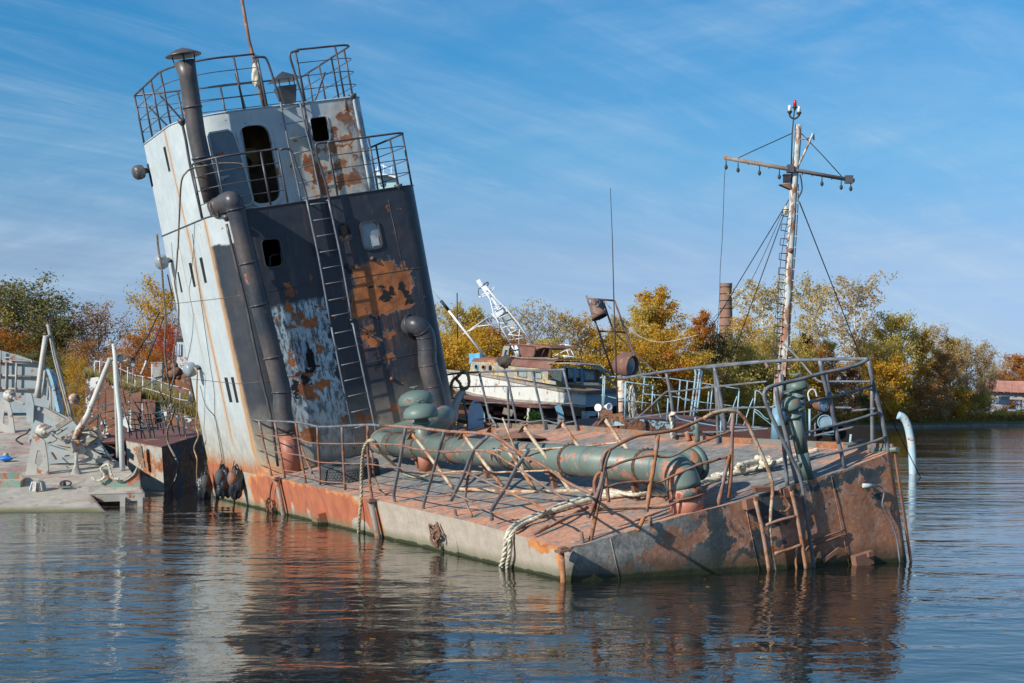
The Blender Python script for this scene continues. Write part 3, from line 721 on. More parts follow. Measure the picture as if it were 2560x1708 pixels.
# dim room behind the openings
rm = M['brown_inside']
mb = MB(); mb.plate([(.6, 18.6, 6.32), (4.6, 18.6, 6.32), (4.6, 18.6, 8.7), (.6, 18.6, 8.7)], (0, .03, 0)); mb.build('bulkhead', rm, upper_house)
mb = MB(); mb.plate([L(*cA(x, y), 'u', 18.2) for x, y in [(905, 850), (985, 838), (1010, 930), (985, 985), (955, 985), (960, 940), (915, 900)]], (0, .02, 0)); mb.build('hanging_board', M['plank_tan'], upper_house)
mb = MB(); mb.tube([L(*cA(x, y), 'u', 17.6) for x, y in [(985, 980), (1045, 1180), (1060, 1240)]], .025, 6); mb.build('inner_pipe', M['soot_pipe'], upper_house)
mb = MB(); mb.tube(smooth([L(*cT4(x, y), 'u', 15.9) for x, y in [(85, 395), (82, 350), (95, 330), (150, 320)]]), .03, 6); mb.build('inner_pipe', M['soot_pipe'], lower_house)
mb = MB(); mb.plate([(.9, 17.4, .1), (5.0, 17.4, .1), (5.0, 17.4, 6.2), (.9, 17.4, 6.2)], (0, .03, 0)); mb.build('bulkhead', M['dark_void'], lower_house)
# port slots
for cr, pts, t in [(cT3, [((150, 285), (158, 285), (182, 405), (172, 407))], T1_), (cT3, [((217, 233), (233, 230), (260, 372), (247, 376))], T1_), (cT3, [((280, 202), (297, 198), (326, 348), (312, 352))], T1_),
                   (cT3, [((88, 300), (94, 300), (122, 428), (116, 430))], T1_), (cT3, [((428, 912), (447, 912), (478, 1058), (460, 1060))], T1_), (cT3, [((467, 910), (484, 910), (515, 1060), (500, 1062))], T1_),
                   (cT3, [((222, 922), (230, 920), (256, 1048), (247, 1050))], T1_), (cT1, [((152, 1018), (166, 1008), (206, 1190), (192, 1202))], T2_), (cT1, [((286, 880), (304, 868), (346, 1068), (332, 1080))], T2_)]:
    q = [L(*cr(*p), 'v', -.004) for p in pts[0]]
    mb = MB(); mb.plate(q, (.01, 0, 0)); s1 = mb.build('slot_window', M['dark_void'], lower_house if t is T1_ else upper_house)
# plate seams on the house
for w_ in (4.33, 2.22): mb = MB(); mb.tube([(a, b, w_ - .02 * c) for a, b, c in T1_.perim(UB, -.002)], .007, 5); mb.build('weld_seam', M['soot_pipe'], lower_house)
mb = MB(); mb.tube([L(*cT2(x, y), 'u', 16.795) for x, y in [(890, 480), (905, 600)]], .012, 5); mb.build('weld_seam', M['rust'], upper_house)
mb = MB(); mb.tube([L(*cT4(x, y), 'u', 15.498) for x, y in [(785, 0), (860, 345), (880, 420)]], .006, 5); mb.build('weld_seam', M['soot_pipe'], lower_house)
# open door leaf, swung out and back against the wall
dl = [(640, 760), (650, 735), (780, 712), (820, 735), (870, 860), (965, 1215), (955, 1250), (905, 1265), (730, 1200)]
d0 = L(*cA(870, 860), 'u', 16.72); dn = Vector((.14, -1, 0)).normalized()
pl = [LP(*cA(x, y), d0, dn) for x, y in dl]
mb = MB(); mb.plate(pl, -dn * .07); door = mb.build('door', worn('door paint', (.14, .19, .23), (.19, .23, .26), .22, 4, .4, .001), upper_house)
mb = MB(); mb.tube([p + dn * .0 for p in pl], .028, 6, closed=True); mb.build('door_rim', M['pale_paint'], upper_house)
h1 = LP(*cA(730, 1065), d0, dn); mb = MB(); mb.beam(h1 + dn * .05, LP(*cA(785, 1045), d0, dn) + dn * .08, .03, .05); mb.box(h1 + dn * .03, (.1, .06, .1)); mb.build('door_handle', M['pale_paint'], upper_house)

# ladders
WOB = random.Random(77)
def bar(path, r, name, parent, mat, n=7, sm=True):
    q = smooth(path, 4) if sm and len(path) > 2 else [Vector(p) for p in path]
    if mat.name in ('weathered grey rail tube', 'rusting rail tube', 'cream painted tube with rust'):
        if len(q) == 2: q = [q[0].lerp(q[1], k / 7) for k in range(8)]
        q = [q[0]] + [p + Vector((WOB.gauss(0, 1), WOB.gauss(0, 1), WOB.gauss(0, 1))) * .0014 for p in q[1:-1]] + [q[-1]]
        r = [r * WOB.uniform(.95, 1.06) for _ in q]
    mb = MB(); mb.tube(q, r, n); return mb.build(name, mat, parent)
def ladder(cr, stiles, rungs, u, parent, mat, rr=.014, rs=.024):
    ld = thing_part('ladder', parent)
    for s_ in stiles: bar([L(*cr(*p), 'u', u) for p in s_], rs, 'stile', ld, mat)
    for a, b in rungs: bar([L(*cr(*a), 'u', u), L(*cr(*b), 'u', u)], rr, 'rung', ld, mat, 6)
    for s_ in stiles:
        for k in (.1, .9):
            p = Vector(s_[0] if k < .5 else s_[-1]); q = L(*cr(*p), 'u', u)
            bar([q, q + Vector((0, 14.6 and (.2), 0))], .02, 'stile_bracket', ld, mat, 5)
    return ld
ladder(cT4, [[(300, 0), (372, 340), (443, 738)], [(430, 0), (500, 320), (570, 712)]], [((320, 27), (430, 15)), ((340, 123), (447, 107)), ((360, 217), (465, 200)), ((377, 312), (484, 295)), ((392, 408), (503, 388)), ((410, 500), (521, 482)), ((430, 597), (540, 576)), ((447, 690), (558, 668))], 15.32, barge, M['ladder'])
ladder(cT4, [[(448, 758), (520, 1120), (595, 1475)], [(575, 735), (650, 1090), (720, 1412)]], [((465, 793), (582, 770)), ((485, 887), (602, 863)), ((505, 982), (620, 958)), ((525, 1075), (640, 1050)), ((545, 1168), (658, 1142)), ((565, 1262), (678, 1236)), ((585, 1355), (697, 1330))], 15.32, barge, M['ladder'])
ladder(cT2, [[(345, 530), (385, 740), (420, 920), (470, 1130), (520, 1375)], [(512, 535), (560, 760), (608, 940), (645, 1130), (692, 1348)]], [((365, 592), (520, 566)), ((395, 715), (547, 690)), ((425, 842), (577, 818)), ((453, 970), (603, 942)), ((485, 1092), (630, 1068)), ((500, 1222), (658, 1196)), ((522, 1352), (690, 1326))], 16.62, barge, M['ladder'])

# rails round both roofs
def perim_rail(t, wbase, height, s0, s1, ub, name, mat, nb=3, step=1.05, extra_lead=None, inset=.02):
    pr = t.perim(ub, inset, 10); rail = thing_part(name, barge)
    dense = []
    for a, b in zip(pr, pr[1:]):
        k = max(1, int((Vector(b) - Vector(a)).length / .15))
        for i in range(k): dense.append(tuple(a[j] + (b[j] - a[j]) * i / k for j in range(3)))
    dense.append(pr[-1])
    seg = [p for p in dense if s0 <= p[2] <= s1]
    for h in [height] + [height * (i + 1) / (nb + 1) for i in range(nb)]:
        pts = [Vector((p[0], p[1], wbase + h)) for p in seg]
        bar(pts, .027 if h == height else .0115, 'rail_bar', rail, mat, 7, False)
    last = None
    for i, p in enumerate(seg):
        if last is None or abs(p[2] - last) >= step or i == len(seg) - 1:
            bar([Vector((p[0], p[1], wbase - .02)), Vector((p[0], p[1], wbase + height))], .027, 'post', rail, mat, 7); last = p[2]
    return rail
sg = L(*cT2(345, 530), 'u', 16.8).x; sh = L(*cT2(520, 540), 'u', 16.8).x
RH = 1.32
perim_rail(T2_, 8.8, RH, -9, sg - .35, UB, 'roof_rail', M['tower_rail'])
perim_rail(T2_, 8.8, RH, sh + .1, 20, UB, 'roof_rail', M['tower_rail'])
back = thing_part('roof_rail', barge)
for h in (RH, RH * .25, RH * .5, RH * .75): bar([(.02, UB, 8.8 + h), (4.76, UB, 8.8 + h)], .026 if h == RH else .0115, 'rail_bar', back, M['tower_rail'])
for v_ in (1.2, 2.4, 3.6): bar([(v_, UB, 8.8), (v_, UB, 8.8 + RH)], .03, 'post', back, M['tower_rail'])
for a, b in [((.1, 19.0, 9.8), (.8, 19.2, 8.8)), ((.1, 20.6, 9.8), (.8, 20.6, 8.8)), ((1.6, 16.9, 9.7), (1.9, 17.6, 8.8)), ((4.6, 18.8, 9.8), (4.0, 18.8, 8.8))]: bar([a, b], .025, 'brace', back, M['tower_rail'])
# hoops running from the roof rail down beside the ladder
hp = thing_part('ladder_hoop', barge)
bar([L(*cT2(*p), 'u', 16.72) for p in [(110, 150), (190, 145), (225, 165), (265, 270), (310, 420), (345, 530)]], .03, 'hoop_bar', hp, M['tower_rail'])
bar([L(*cT2(*p), 'u', 16.72) for p in [(500, 96), (445, 103), (425, 135), (450, 230), (500, 390), (545, 560), (612, 940)]], .03, 'hoop_bar', hp, M['tower_rail'])
bar([L(*cT2(*p), 'u', 15.38) for p in [(340, 935), (400, 925), (440, 955), (480, 1070), (560, 1300), (610, 1568)]] + [L(*cT4(372, 335), 'u', 15.38)], .03, 'hoop_bar', hp, M['tower_rail'])
bar([L(*cT2(*p), 'u', 15.38) for p in [(740, 875), (670, 880), (645, 910), (670, 1030), (740, 1260), (800, 1568)]] + [L(*cT4(500, 320), 'u', 15.38)], .03, 'hoop_bar', hp, M['tower_rail'])
s_gap0 = L(*cT2(345, 935), 'u', 15.5).x; s_gap1 = L(*cT2(740, 875), 'u', 15.5).x
perim_rail(T1_, 6.3, RH, T1_.r - math.pi * T1_.r / 2 - .3, s_gap0, UB, 'platform_rail', M['tower_rail'])
perim_rail(T1_, 6.3, RH, s_gap1, 8.6, UB, 'platform_rail', M['tower_rail'])

# stovepipe and square vent on the roof, aerial
def pipe_pts(cr, pts, u): return [L(*cr(*p), 'u', u) for p in pts]
st = pipe_pts(cT1, [(460, 175), (490, 300), (525, 545), (560, 780), (600, 960), (690, 1320)], 16.35)
mb = MB(); mb.tube(st, [.255, .215, .215, .215, .215, .215], 20); sp_ = mb.build('stovepipe', M['soot_pipe'], barge)
ax = (st[0] - st[2]).normalized()
mb = MB(); mb.lathe(st[0] + ax * .13, ax, [(.43, 0), (.43, .02), (.2, .13), (.03, .19), (0, .19)], 28); mb.lathe(st[0] + ax * .13, ax, [(0, -.0), (.43, .0)], 28); mb.build('pipe_cap', M['soot_pipe'], sp_)
mb = MB()
for k in range(4):
    q = ax.orthogonal().normalized(); q = Matrix.Rotation(k * 1.57 + .5, 3, ax) @ q; mb.tube([st[0] + q * .23 - ax * .1, st[0] + q * .27 + ax * .15], .015, 5)
mb.build('cap_stay', M['tower_rail'], sp_)
for p in (st[2], st[4]): mb = MB(); mb.lathe(p - ax * .02, ax, [(.2, -.02), (.24, -.02), (.24, .02), (.2, .02)], 20); mb.build('flange', M['soot_pipe'], sp_)
bs = L(*cT2(410, 535), 'u', 18.0); bs.z = 8.8
mb = MB(); h_ = .62
for a, b in (((.13, .13), (.24, .24)),):
    vs = [bs + Vector((x * a[0], y * a[1], 0)) for x, y in ((-1, -1), (1, -1), (1, 1), (-1, 1))] + [bs + Vector((x * b[0], y * b[1], h_)) for x, y in ((-1, -1), (1, -1), (1, 1), (-1, 1))]
    mb.add(vs, [(0, 1, 5, 4), (1, 2, 6, 5), (2, 3, 7, 6), (3, 0, 4, 7)])
mb.box(bs + Vector((0, 0, .03)), (.4, .4, .04)); vt = mb.build('square_vent', M['soot_pipe'], barge)
mb = MB(); t_ = bs + Vector((0, 0, .78)); mb.add([t_ + Vector((x, y, 0)) for x, y in ((-.36, -.36), (.36, -.36), (.36, .36), (-.36, .36))] + [t_ + Vector((0, 0, .24))], [(0, 1, 4), (1, 2, 4), (2, 3, 4), (3, 0, 4), (3, 2, 1, 0)])
for x, y in ((-1, -1), (1, -1), (1, 1), (-1, 1)): mb.tube([t_ + Vector((x * .2, y * .2, 0)), t_ + Vector((x * .2, y * .2, -.2))], .014, 5)
mb.build('vent_cap', M['soot_pipe'], vt)
u_a = 17.9
bar([L(*p, 'u', u_a) for p in [(598, -40), cT2(75, 0), cT2(115, 150), cT2(205, 600)]], .045, 'aerial_mast', barge, worn('aerial mast varnish', (.12, .05, .03), (.2, .14, .12), .5, 3, .5), 8, False)
bar([L(*cT2(*p), 'u', u_a + .25) for p in [(140, 130), (235, 590)]], .035, 'aerial_stay_post', barge, M['tower_rail'])
# gutter down-pipes
bar(pipe_pts(cT1, [(440, 670), (475, 830), (505, 1010), (560, 1250), (610, 1475)], 17.15), .036, 'downpipe', barge, M['tower_rail'])
bar(pipe_pts(cT3, [(443, 0), (500, 240), (560, 480), (600, 680), (660, 950), (705, 1140), (748, 1440)], 15.42), .034, 'downpipe', barge, M['tower_rail'])
bar(pipe_pts(cT2, [(960, 480), (1000, 680), (1050, 950), (1110, 1275)], 16.85), .06, 'downpipe', barge, M['pale_paint'])
bar(pipe_pts(cT2, [(1350, 1250), (1430, 1568)], 15.55) + pipe_pts(cT4, [(925, 330), (975, 500), (1010, 720)], 15.55), .05, 'downpipe', barge, M['tower_rail'])
bar(pipe_pts(cT4, [(905, 0), (960, 270), (1010, 500), (1060, 740), (1120, 1040), (1165, 1290)], 15.9), .07, 'corner_pipe', barge, M['soot_pipe'])
for p in (L(*cT1(440, 665), 'u', 17.15), L(*cT2(960, 478), 'u', 16.85), L(*cT2(1350, 1248), 'u', 15.55), L(*cT3(443, -40), 'u', 15.42)): mb = MB(); mb.lathe(p, (0, 0, 1), [(.05, -.1), (.1, -.02), (.11, .05), (.0, .05)], 14); mb.build('gutter_cup', M['tower_rail'], barge)
# big exhaust duct on the front, with its elbow
uD = 15.1
dp = [L(*cT1(*p), 'u', uD + .75) for p in [(690, 1390), (740, 1365)]] + [L(*cT1(800, 1320), 'u', uD + .35), L(*cT1(850, 1315), 'u', uD), L(*cT1(880, 1385), 'u', uD)] + [L(*cT3(*p), 'u', uD) for p in [(545, 110), (575, 230), (640, 480), (720, 790), (770, 1000)]] + [L(*cD(*p), 'u', uD) for p in [(440, 250), (478, 430)]]
mb = MB(); mb.tube(smooth(dp, 5), .218, 22); duct = mb.build('exhaust_duct', M['soot_pipe'], barge)
q = L(*cD(478, 430), 'u', uD); q2 = L(*cD(515, 745), 'u', uD)
mb = MB(); mb.tube([q, q2], [.222, .215], 22); mb.build('duct_foot', worn('duct foot primer', (.36, .13, .085), (.30, .12, .09), .2, 1.5, .5, .001, bare=(.05, .05, .06)), duct)
for p, n_ in ((dp[6], dp[7]), (dp[7], dp[8]), (dp[8], dp[9]), (dp[9], dp[10]), (dp[11], dp[10]), (dp[1], dp[2]), (dp[4], dp[5])):
    mb = MB(); d_ = (n_ - p).normalized(); mb.lathe(p, d_, [(.21, -.016), (.243, -.016), (.243, .016), (.21, .016)], 22); mb.build('flange', M['soot_pipe'], duct)
# elbow duct low on the right of the front
ep = [L(*cT4(*p), 'u', 15.5) for p in [(905, 750)]] + [L(*cT4(*p), 'u', 15.15) for p in [(955, 745), (1000, 790), (1015, 870), (1020, 980), (1060, 1140), (1105, 1330), (1125, 1420)]]
mb = MB(); mb.tube(smooth(ep, 5), .235, 20); ed = mb.build('elbow_duct', M['soot_pipe'], barge)
for k in (8, 12, 16, 20, 24): 
    mb = MB(); sm_ = smooth(ep, 5); d_ = (sm_[k + 1] - sm_[k]).normalized(); mb.lathe(sm_[k], d_, [(.23, -.012), (.246, -.012), (.246, .012), (.23, .012)], 20); mb.build('duct_seam', M['soot_pipe'], ed)
mb = MB(); mb.lathe(ep[0] + Vector((.02, -.02, 0)), (1, -1.2, 0), [(.0, 0), (.3, 0), (.3, .05), (.23, .05)], 22); mb.build('wall_flange', M['soot_pipe'], ed)
# port side lamps
for cr, x, y, r in ((cT3, 58, 226, .21), (cT3, 228, 865, .21), (cT1, 90, 1080, .21)):
    p = L(*cr(x, y), 'v', -.28); 
    for _ in range(1): p = L(*cr(x, y), 'v', -.28)
    mb = MB(); mb.lathe(p, (-1, -.25, -.1), [(0, -.24), (.07, -.24), (.09, -.12), (.18, -.10), (.20, -.02), (.195, .08), (.15, .14), (.06, .165), (0, .17)], 22)
    lp = mb.build('side_lamp', M['soot_pipe'] if cr is cT1 else worn('side lamp enamel', (.22, .26, .30), (.3, .34, .37), .2, 3, .35), barge)
    mb = MB(); mb.tube([p + Vector((.05, 0, 0)), p + Vector((.32, .05, 0))], .05, 8); mb.build('lamp_bracket', M['tower_rail'], lp)
# switch box and fittings on the front
p = L(*cT4(325, 950), 'u', 15.45); mb = MB(); mb.box(p, (.16, .1, .36)); mb.box(p + Vector((0, -.04, .2)), (.1, .08, .12)); mb.tube([p + Vector((0, 0, .25)), p + Vector((-.02, 0, .42))], .02, 6); mb.build('switch_box', M['dark_void'], barge)
for x, y in ((805, 1062), (520, 590), (690, 348)): 
    p = L(*cT4(x, y), 'u', 15.49); mb = MB(); mb.lathe(p, (0, -1, 0), [(.05, 0), (.05, .03), (.02, .06), (0, .06)], 10); mb.build('bolt', M['rust'], barge)
# ------------------------------------------------------------------ deck rails of the barge
def bars(cr, paths, ax, val, name, parent, mat, r=.022, n=7):
    out = []
    for p in paths:
        pts = [L(*cr(*q), ax, val) for q in p]
        out.append(bar(pts, r, name, parent, mat, n, len(pts) > 2))
    return out
RG, RR_, CT = M['rail_grey'], M['rail_rust'], M['cream_tube']
# standing section beside the deckhouse
r1 = thing_part('guard_rail', barge)
bars(cD, [[(200, 325), (270, 338), (400, 343), (540, 350), (620, 362), (705, 382), (800, 384), (890, 378), (1085, 370), (1178, 375)]], 'v', .1, 'top_rail', r1, RG, .026)
bars(cD, [[(228, 440), (390, 455), (480, 482), (545, 468), (620, 497), (705, 508), (890, 512), (1090, 510), (1360, 520)],
          [(255, 560), (315, 565), (430, 580), (580, 600), (650, 628), (720, 650), (905, 660), (1090, 665), (1210, 680), (1320, 692)],
          [(280, 672), (340, 685), (450, 710), (590, 735), (720, 790), (900, 808), (1000, 822), (1090, 818), (1150, 845), (1280, 855)]], 'v', .1, 'mid_rail', r1, RR_, .014)
bars(cD, [[(265, 338), (310, 560), (362, 758)], [(385, 350), (425, 580), (462, 782)], [(543, 350), (572, 560), (620, 818)], [(705, 384), (715, 600), (727, 820)], [(890, 380), (900, 620), (915, 857)], [(1085, 372), (1085, 560), (1100, 800), (1117, 930)]], 'v', .1, 'post', r1, RR_, .029)
bars(cD, [[(580, 530), (640, 680), (700, 805)], [(1092, 545), (1120, 620), (1128, 740), (1170, 850), (1218, 905)]], 'v', .3, 'brace', r1, RR_, .022)
# bent section nearer the camera
r2 = thing_part('guard_rail', barge)
bars(cD, [[(1222, 375), (1390, 388), (1530, 400), (1670, 417), (1800, 425), (2000, 440), (2070, 470), (2200, 560), (2310, 648)]], 'v', .1, 'top_rail', r2, RR_, .027)
bars(cE, [[(140, 520), (340, 590), (520, 690), (640, 775), (815, 858)]], 'v', .12, 'top_rail', r2, RR_, .024)
bars(cD, [[(1350, 530), (1500, 560), (1700, 570), (1890, 560), (2050, 580)], [(1320, 692), (1450, 722), (1590, 735), (1800, 735)], [(1300, 855), (1400, 875), (1520, 900), (1640, 905), (1720, 890)]], 'v', .1, 'mid_rail', r2, RR_, .017)
bars(cN, [[(440, 640), (560, 650), (720, 700), (860, 790), (1000, 875), (1180, 1000), (1400, 1140), (1640, 1290)], [(310, 910), (500, 1000), (700, 1090), (830, 1145), (1000, 1240), (1180, 1310), (1350, 1415)], [(190, 1200), (340, 1270), (480, 1350), (620, 1415), (800, 1470), (930, 1533)]], 'v', .1, 'mid_rail', r2, RR_, .018)
bars(cD, [[(1370, 393), (1320, 690), (1283, 880), (1292, 970)], [(1662, 420), (1570, 750), (1505, 975), (1515, 1025)], [(1995, 450), (1885, 560), (1810, 740), (1715, 938)]], 'v', .1, 'post', r2, RG, .030)
bars(cN, [[(1130, 635), (960, 900), (830, 1140), (670, 1390), (665, 1533)]], 'v', .1, 'post', r2, RG, .032)
bars(cN, [[(435, 640), (385, 880), (340, 1100), (330, 1300), (410, 1490)]], 'v', .2, 'brace', r2, RR_, .022)
bars(cN, [[(185, 1395), (215, 1533)]], 'v', .1, 'stub', r2, RR_, .028)
# collapsed section at the near corner and along the end
r3 = thing_part('guard_rail', barge)
bars(cE, [[(880, 690), (885, 620), (910, 555), (950, 528), (1060, 468), (1160, 430), (1270, 415), (1400, 395), (1500, 360), (1600, 318), (1742, 265)]], 'u', .12, 'top_rail', r3, RR_, .027)
bars(cG, [[(0, 485), (80, 445), (190, 438), (235, 455), (275, 500), (310, 575), (350, 660), (400, 770), (432, 860), (448, 950), (438, 1080), (432, 1200), (442, 1350), (468, 1500)]], 'u', -.12, 'fallen_top_rail', r3, CT, .028)
bars(cE, [[(890, 682), (960, 655), (1040, 622), (1170, 590), (1250, 578), (1340, 590), (1420, 572), (1560, 500), (1742, 430)], [(855, 828), (940, 800), (1030, 778), (1130, 768), (1210, 766), (1300, 772), (1380, 735), (1480, 690), (1600, 640), (1742, 600)],
          [(500, 1090), (640, 1020), (810, 985), (950, 968), (1100, 962), (1200, 960), (1340, 950), (1450, 905), (1560, 862), (1742, 780)]], 'u', .12, 'mid_rail', r3, RR_, .019)
bars(cG, [[(0, 640), (90, 600), (170, 575)], [(0, 785), (160, 735)], [(0, 975), (60, 930), (150, 885)]], 'u', .12, 'mid_rail', r3, RR_, .018)
bars(cE, [[(940, 535), (905, 640), (880, 770), (840, 890), (785, 1030)], [(905, 700), (885, 790), (855, 930), (825, 1080), (800, 1210)], [(1290, 430), (1270, 600), (1235, 800), (1208, 985)]], 'u', .12, 'post', r3, RR_, .033)
bars(cE, [[(905, 560), (890, 640), (910, 700), (920, 800), (935, 915)], [(895, 690), (850, 720), (832, 770), (835, 840), (850, 900), (830, 980)]], 'u', .3, 'brace', r3, RR_, .028)
bars(cG, [[(190, 445), (182, 600), (175, 850), (158, 1005)], [(165, 720), (130, 880), (90, 1060)]], 'u', .12, 'post', r3, RR_, .033)
q0 = on_deck(*cE(385, 1150), .05); q1 = on_deck(*cE(780, 955), .05)
bar([q0, on_deck(*cE(640, 1025), .07), q1], .03, 'fallen_post', r3, RR_)
for x0, y0, x1, y1, r in ((735, 1130, 747, 1215, .027), (1192, 1020, 1145, 1125, .032), (1230, 1022, 1240, 1085, .032)):
    b = on_deck(*cE(x1, y1)); a = LP(*cE(x0, y0), b, (0, 1, 0)); bar([b, a], r, 'stub', r3, RR_)
# pulpit round the raised far corner
r4 = thing_part('pulpit_rail', barge)
bars(cG, [[(1072, 100), (1020, 128), (960, 150), (870, 172), (780, 190), (600, 238), (480, 265), (430, 280), (400, 305), (393, 340), (415, 410), (480, 560), (560, 720), (620, 850), (645, 950), (660, 1060), (690, 1250), (722, 1495)]], 'u', -.08, 'top_rail', r4, RG, .030)
bars(cG, [[(500, 430), (600, 400), (720, 375), (840, 345), (980, 310), (1105, 272)], [(560, 610), (700, 572), (860, 530), (1000, 492), (1145, 448)], [(610, 785), (740, 742), (900, 700), (1050, 658), (1188, 608)]], 'u', .05, 'mid_rail', r4, RG, .022)
bars(cG, [[(470, 280), (492, 420), (545, 640), (580, 800), (606, 910)], [(795, 200), (830, 400), (870, 600), (922, 818)], [(755, 108), (790, 260), (835, 430), (880, 650)], [(520, 640), (530, 780), (545, 928)], [(1072, 100), (1110, 280), (1165, 500), (1207, 735)]], 'u', .08, 'post', r4, RG, .034)
bars(cG, [[(1096, 275), (1100, 755)]], 'u', .5, 'post', r4, RG, .032)
WF = W_D - .1
bars(cG, [[(0, 155), (60, 150), (200, 135), (410, 115), (560, 108), (750, 103), (900, 98), (1072, 98)]], 'v', WF, 'far_top_rail', r4, RG, .030)
bars(cG, [[(820, 245), (1090, 245)], [(0, 285), (130, 275), (410, 245)], [(0, 435), (200, 420), (462, 412)], [(860, 415), (965, 418)], [(968, 437), (1125, 422)], [(720, 600), (860, 570), (990, 540)], [(920, 655), (1045, 625)], [(0, 580), (200, 568), (420, 553)], [(520, 0), (620, 100), (700, 195), (755, 245), (820, 246)]], 'v', WF, 'far_mid_rail', r4, RG, .018)
bars(cG, [[(68, 158), (85, 400), (95, 692)], [(78, 280), (105, 430), (137, 575)]], 'v', WF, 'post', r4, RG, .032)
bars(cG, [[(405, 120), (418, 155)]], 'v', WF, 'stub', r4, RR_, .035)
# far side rail, middle length
r5 = thing_part('guard_rail', barge)
bars(cK, [[(175, 918), (350, 900), (700, 885), (950, 880), (1255, 870)]], 'v', WF, 'top_rail', r5, RG, .029)
bars(cQ, [[(290, 515), (600, 460), (1000, 400), (1450, 345), (1800, 305), (2350, 262)]], 'v', WF, 'top_rail', r5, RG, .029)
bars(cK, [[(200, 1032), (500, 1022), (760, 1020), (1000, 1022), (1310, 1040)], [(200, 1160), (560, 1165), (1030, 1175), (1325, 1172)], [(345, 1290), (480, 1312), (580, 1305), (610, 1298), (700, 1315), (830, 1322), (940, 1338), (1070, 1322), (1200, 1350), (1355, 1328)]], 'v', WF, 'mid_rail', r5, RG, .017)
bars(cQ, [[(440, 1170), (700, 960), (960, 715), (1100, 700), (1700, 630), (2350, 560)], [(370, 1108), (900, 1035), (1500, 975), (2350, 930)], [(1110, 1330), (1400, 1300), (1850, 1290), (2350, 1250)]], 'v', WF, 'mid_rail', r5, RG, .018)
bars(cK, [[(320, 1010), (405, 1392)], [(495, 905), (592, 1340)], [(722, 895), (765, 1040), (825, 1340)], [(745, 1030), (762, 1432)], [(965, 890), (1090, 1432)], [(1245, 878), (1375, 1448)], [(580, 1270), (650, 1385)]], 'v', WF, 'post', r5, RG, .031)
bars(cQ, [[(975, 430), (1040, 780), (1110, 1390)], [(1680, 340), (1745, 640), (1850, 1290)], [(1720, 640), (1735, 1528)]], 'v', WF, 'post', r5, RG, .033)
bars(cQ, [[(1270, 1290), (1305, 1420)]], 'v', WF, 'stub', r5, RR_, .05)
bar([L(*cQ(x, y), 'v', WF - .1) for x, y in [(1365, 1250), (1370, 1200), (1400, 1185), (1425, 1230), (1430, 1440)]], .05, 'bent_vent', barge, M['green_cap'])

# green ventilation main lying across the deck
def Lz(cr, x, y, h): return on_deck(*cr(x, y), h)
RP = .258
C_ = L(1702, 1174, 'u', .30); pv = Vector((C_.x, C_.y, 0))        # foot of the right elbow
zt = deck_w(pv.x, pv.y)
pa = None
pb = LP(*cD(1260, 515), (0, 0, .48), (0, 0, 1))
dpa = (C_ - pb).normalized(); RB = .27; pa = C_ - dpa * RB; top = C_.copy()
mb = MB(); mb.tube([pb, pb.lerp(pa, .5), pa], RP, 28); main = mb.build('pipe_main', M['green_pipe'], barge)
# right elbow: main turns, drops into the deck
el = [C_ - dpa * RB + Vector((0, 0, -RB)) + dpa * RB * math.sin(t) + Vector((0, 0, RB * math.cos(t))) for t in [k * math.pi / 20 for k in range(11)]]
mb = MB(); mb.tube(el, RP * 1.03, 28); mb.build('pipe_elbow', M['green_pipe'], main)
mb = MB(); mb.tube([Vector((pv.x, pv.y, C_.z - RB + .01)), Vector((pv.x, pv.y, zt + .2))], RP, 28); mb.build('pipe_drop', worn('flaking drop pipe', (.10, .145, .13), (.15, .19, .165), .56, 1.4, .5, .0015, bare=(.50, .20, .14), edge=.012), main)
mb = MB(); mb.tube([Vector((pv.x, pv.y, zt + .22)), Vector((pv.x, pv.y, zt - .05))], RP * 1.0, 28); mb.build('pipe_foot', worn('pipe foot primer', (.46, .19, .13), (.40, .16, .11), .25, 1.4, .5, .001, bare=(.10, .14, .13)), main)
mb = MB(); mb.lathe(Vector((pv.x, pv.y, zt + .20)), (0, .05, 1), [(RP, 0), (RP + .05, 0), (RP + .05, .02), (RP, .02)], 28); mb.build('flange', M['rust'], main)
# blind stub behind the right elbow
sd = Vector((dpa.x, dpa.y, 0)).normalized(); sb = L(1706, 1168, 'u', .75); mb = MB()
mb.tube([sb, sb + Vector((.28, .06, 0))], [RP, RP], 26); mb.build('pipe_stub', M['green_pipe'], main)
mb = MB(); mb.lathe(sb + Vector((.24, .05, 0)), (1, .2, 0), [(0, .12), (RP * .7, .1), (RP + .03, .05), (RP + .03, -.05), (RP, -.05)], 26); mb.build('end_cap', M['green_cap'], main)
# rust bands and clamps on the main
def frac(x, y): 
    q = LP(x, y, pa, (0, 0, 1)); return max(0, min(1, (q - pb).dot(dpa) / (pa - pb).length))
for i, (x, y) in enumerate([cN(130, 600), cN(770, 700), cN(1545, 780), cE(1120, 680), cD(1200, 505), cD(1410, 520), cN(240, 620), cN(1770, 820), cE(1240, 690)]):
    p = pb + dpa * frac(x, y) * (pa - pb).length; mb = MB()
    wide = i < 6
    mb.lathe(p, dpa, [(RP, -.03 if wide else -.01), (RP + (.022 if wide else .01), -.03 if wide else -.01), (RP + (.022 if wide else .01), .03 if wide else .01), (RP, .03 if wide else .01)], 28)
    bd_ = mb.build('rust_band' if wide else 'seam_band', M['band'] if wide else M['green_cap'], main)
    if wide:
        mb = MB(); x_ = dpa.orthogonal().normalized(); y_ = dpa.cross(x_)
        for k in range(22): a_ = k * math.pi / 11; mb.box(p + (x_ * math.cos(a_) + y_ * math.sin(a_)) * (RP + .028), (.024, .024, .024))
        mb.build('band_bolts', M['rust'], bd_)['kind'] = 'stuff'
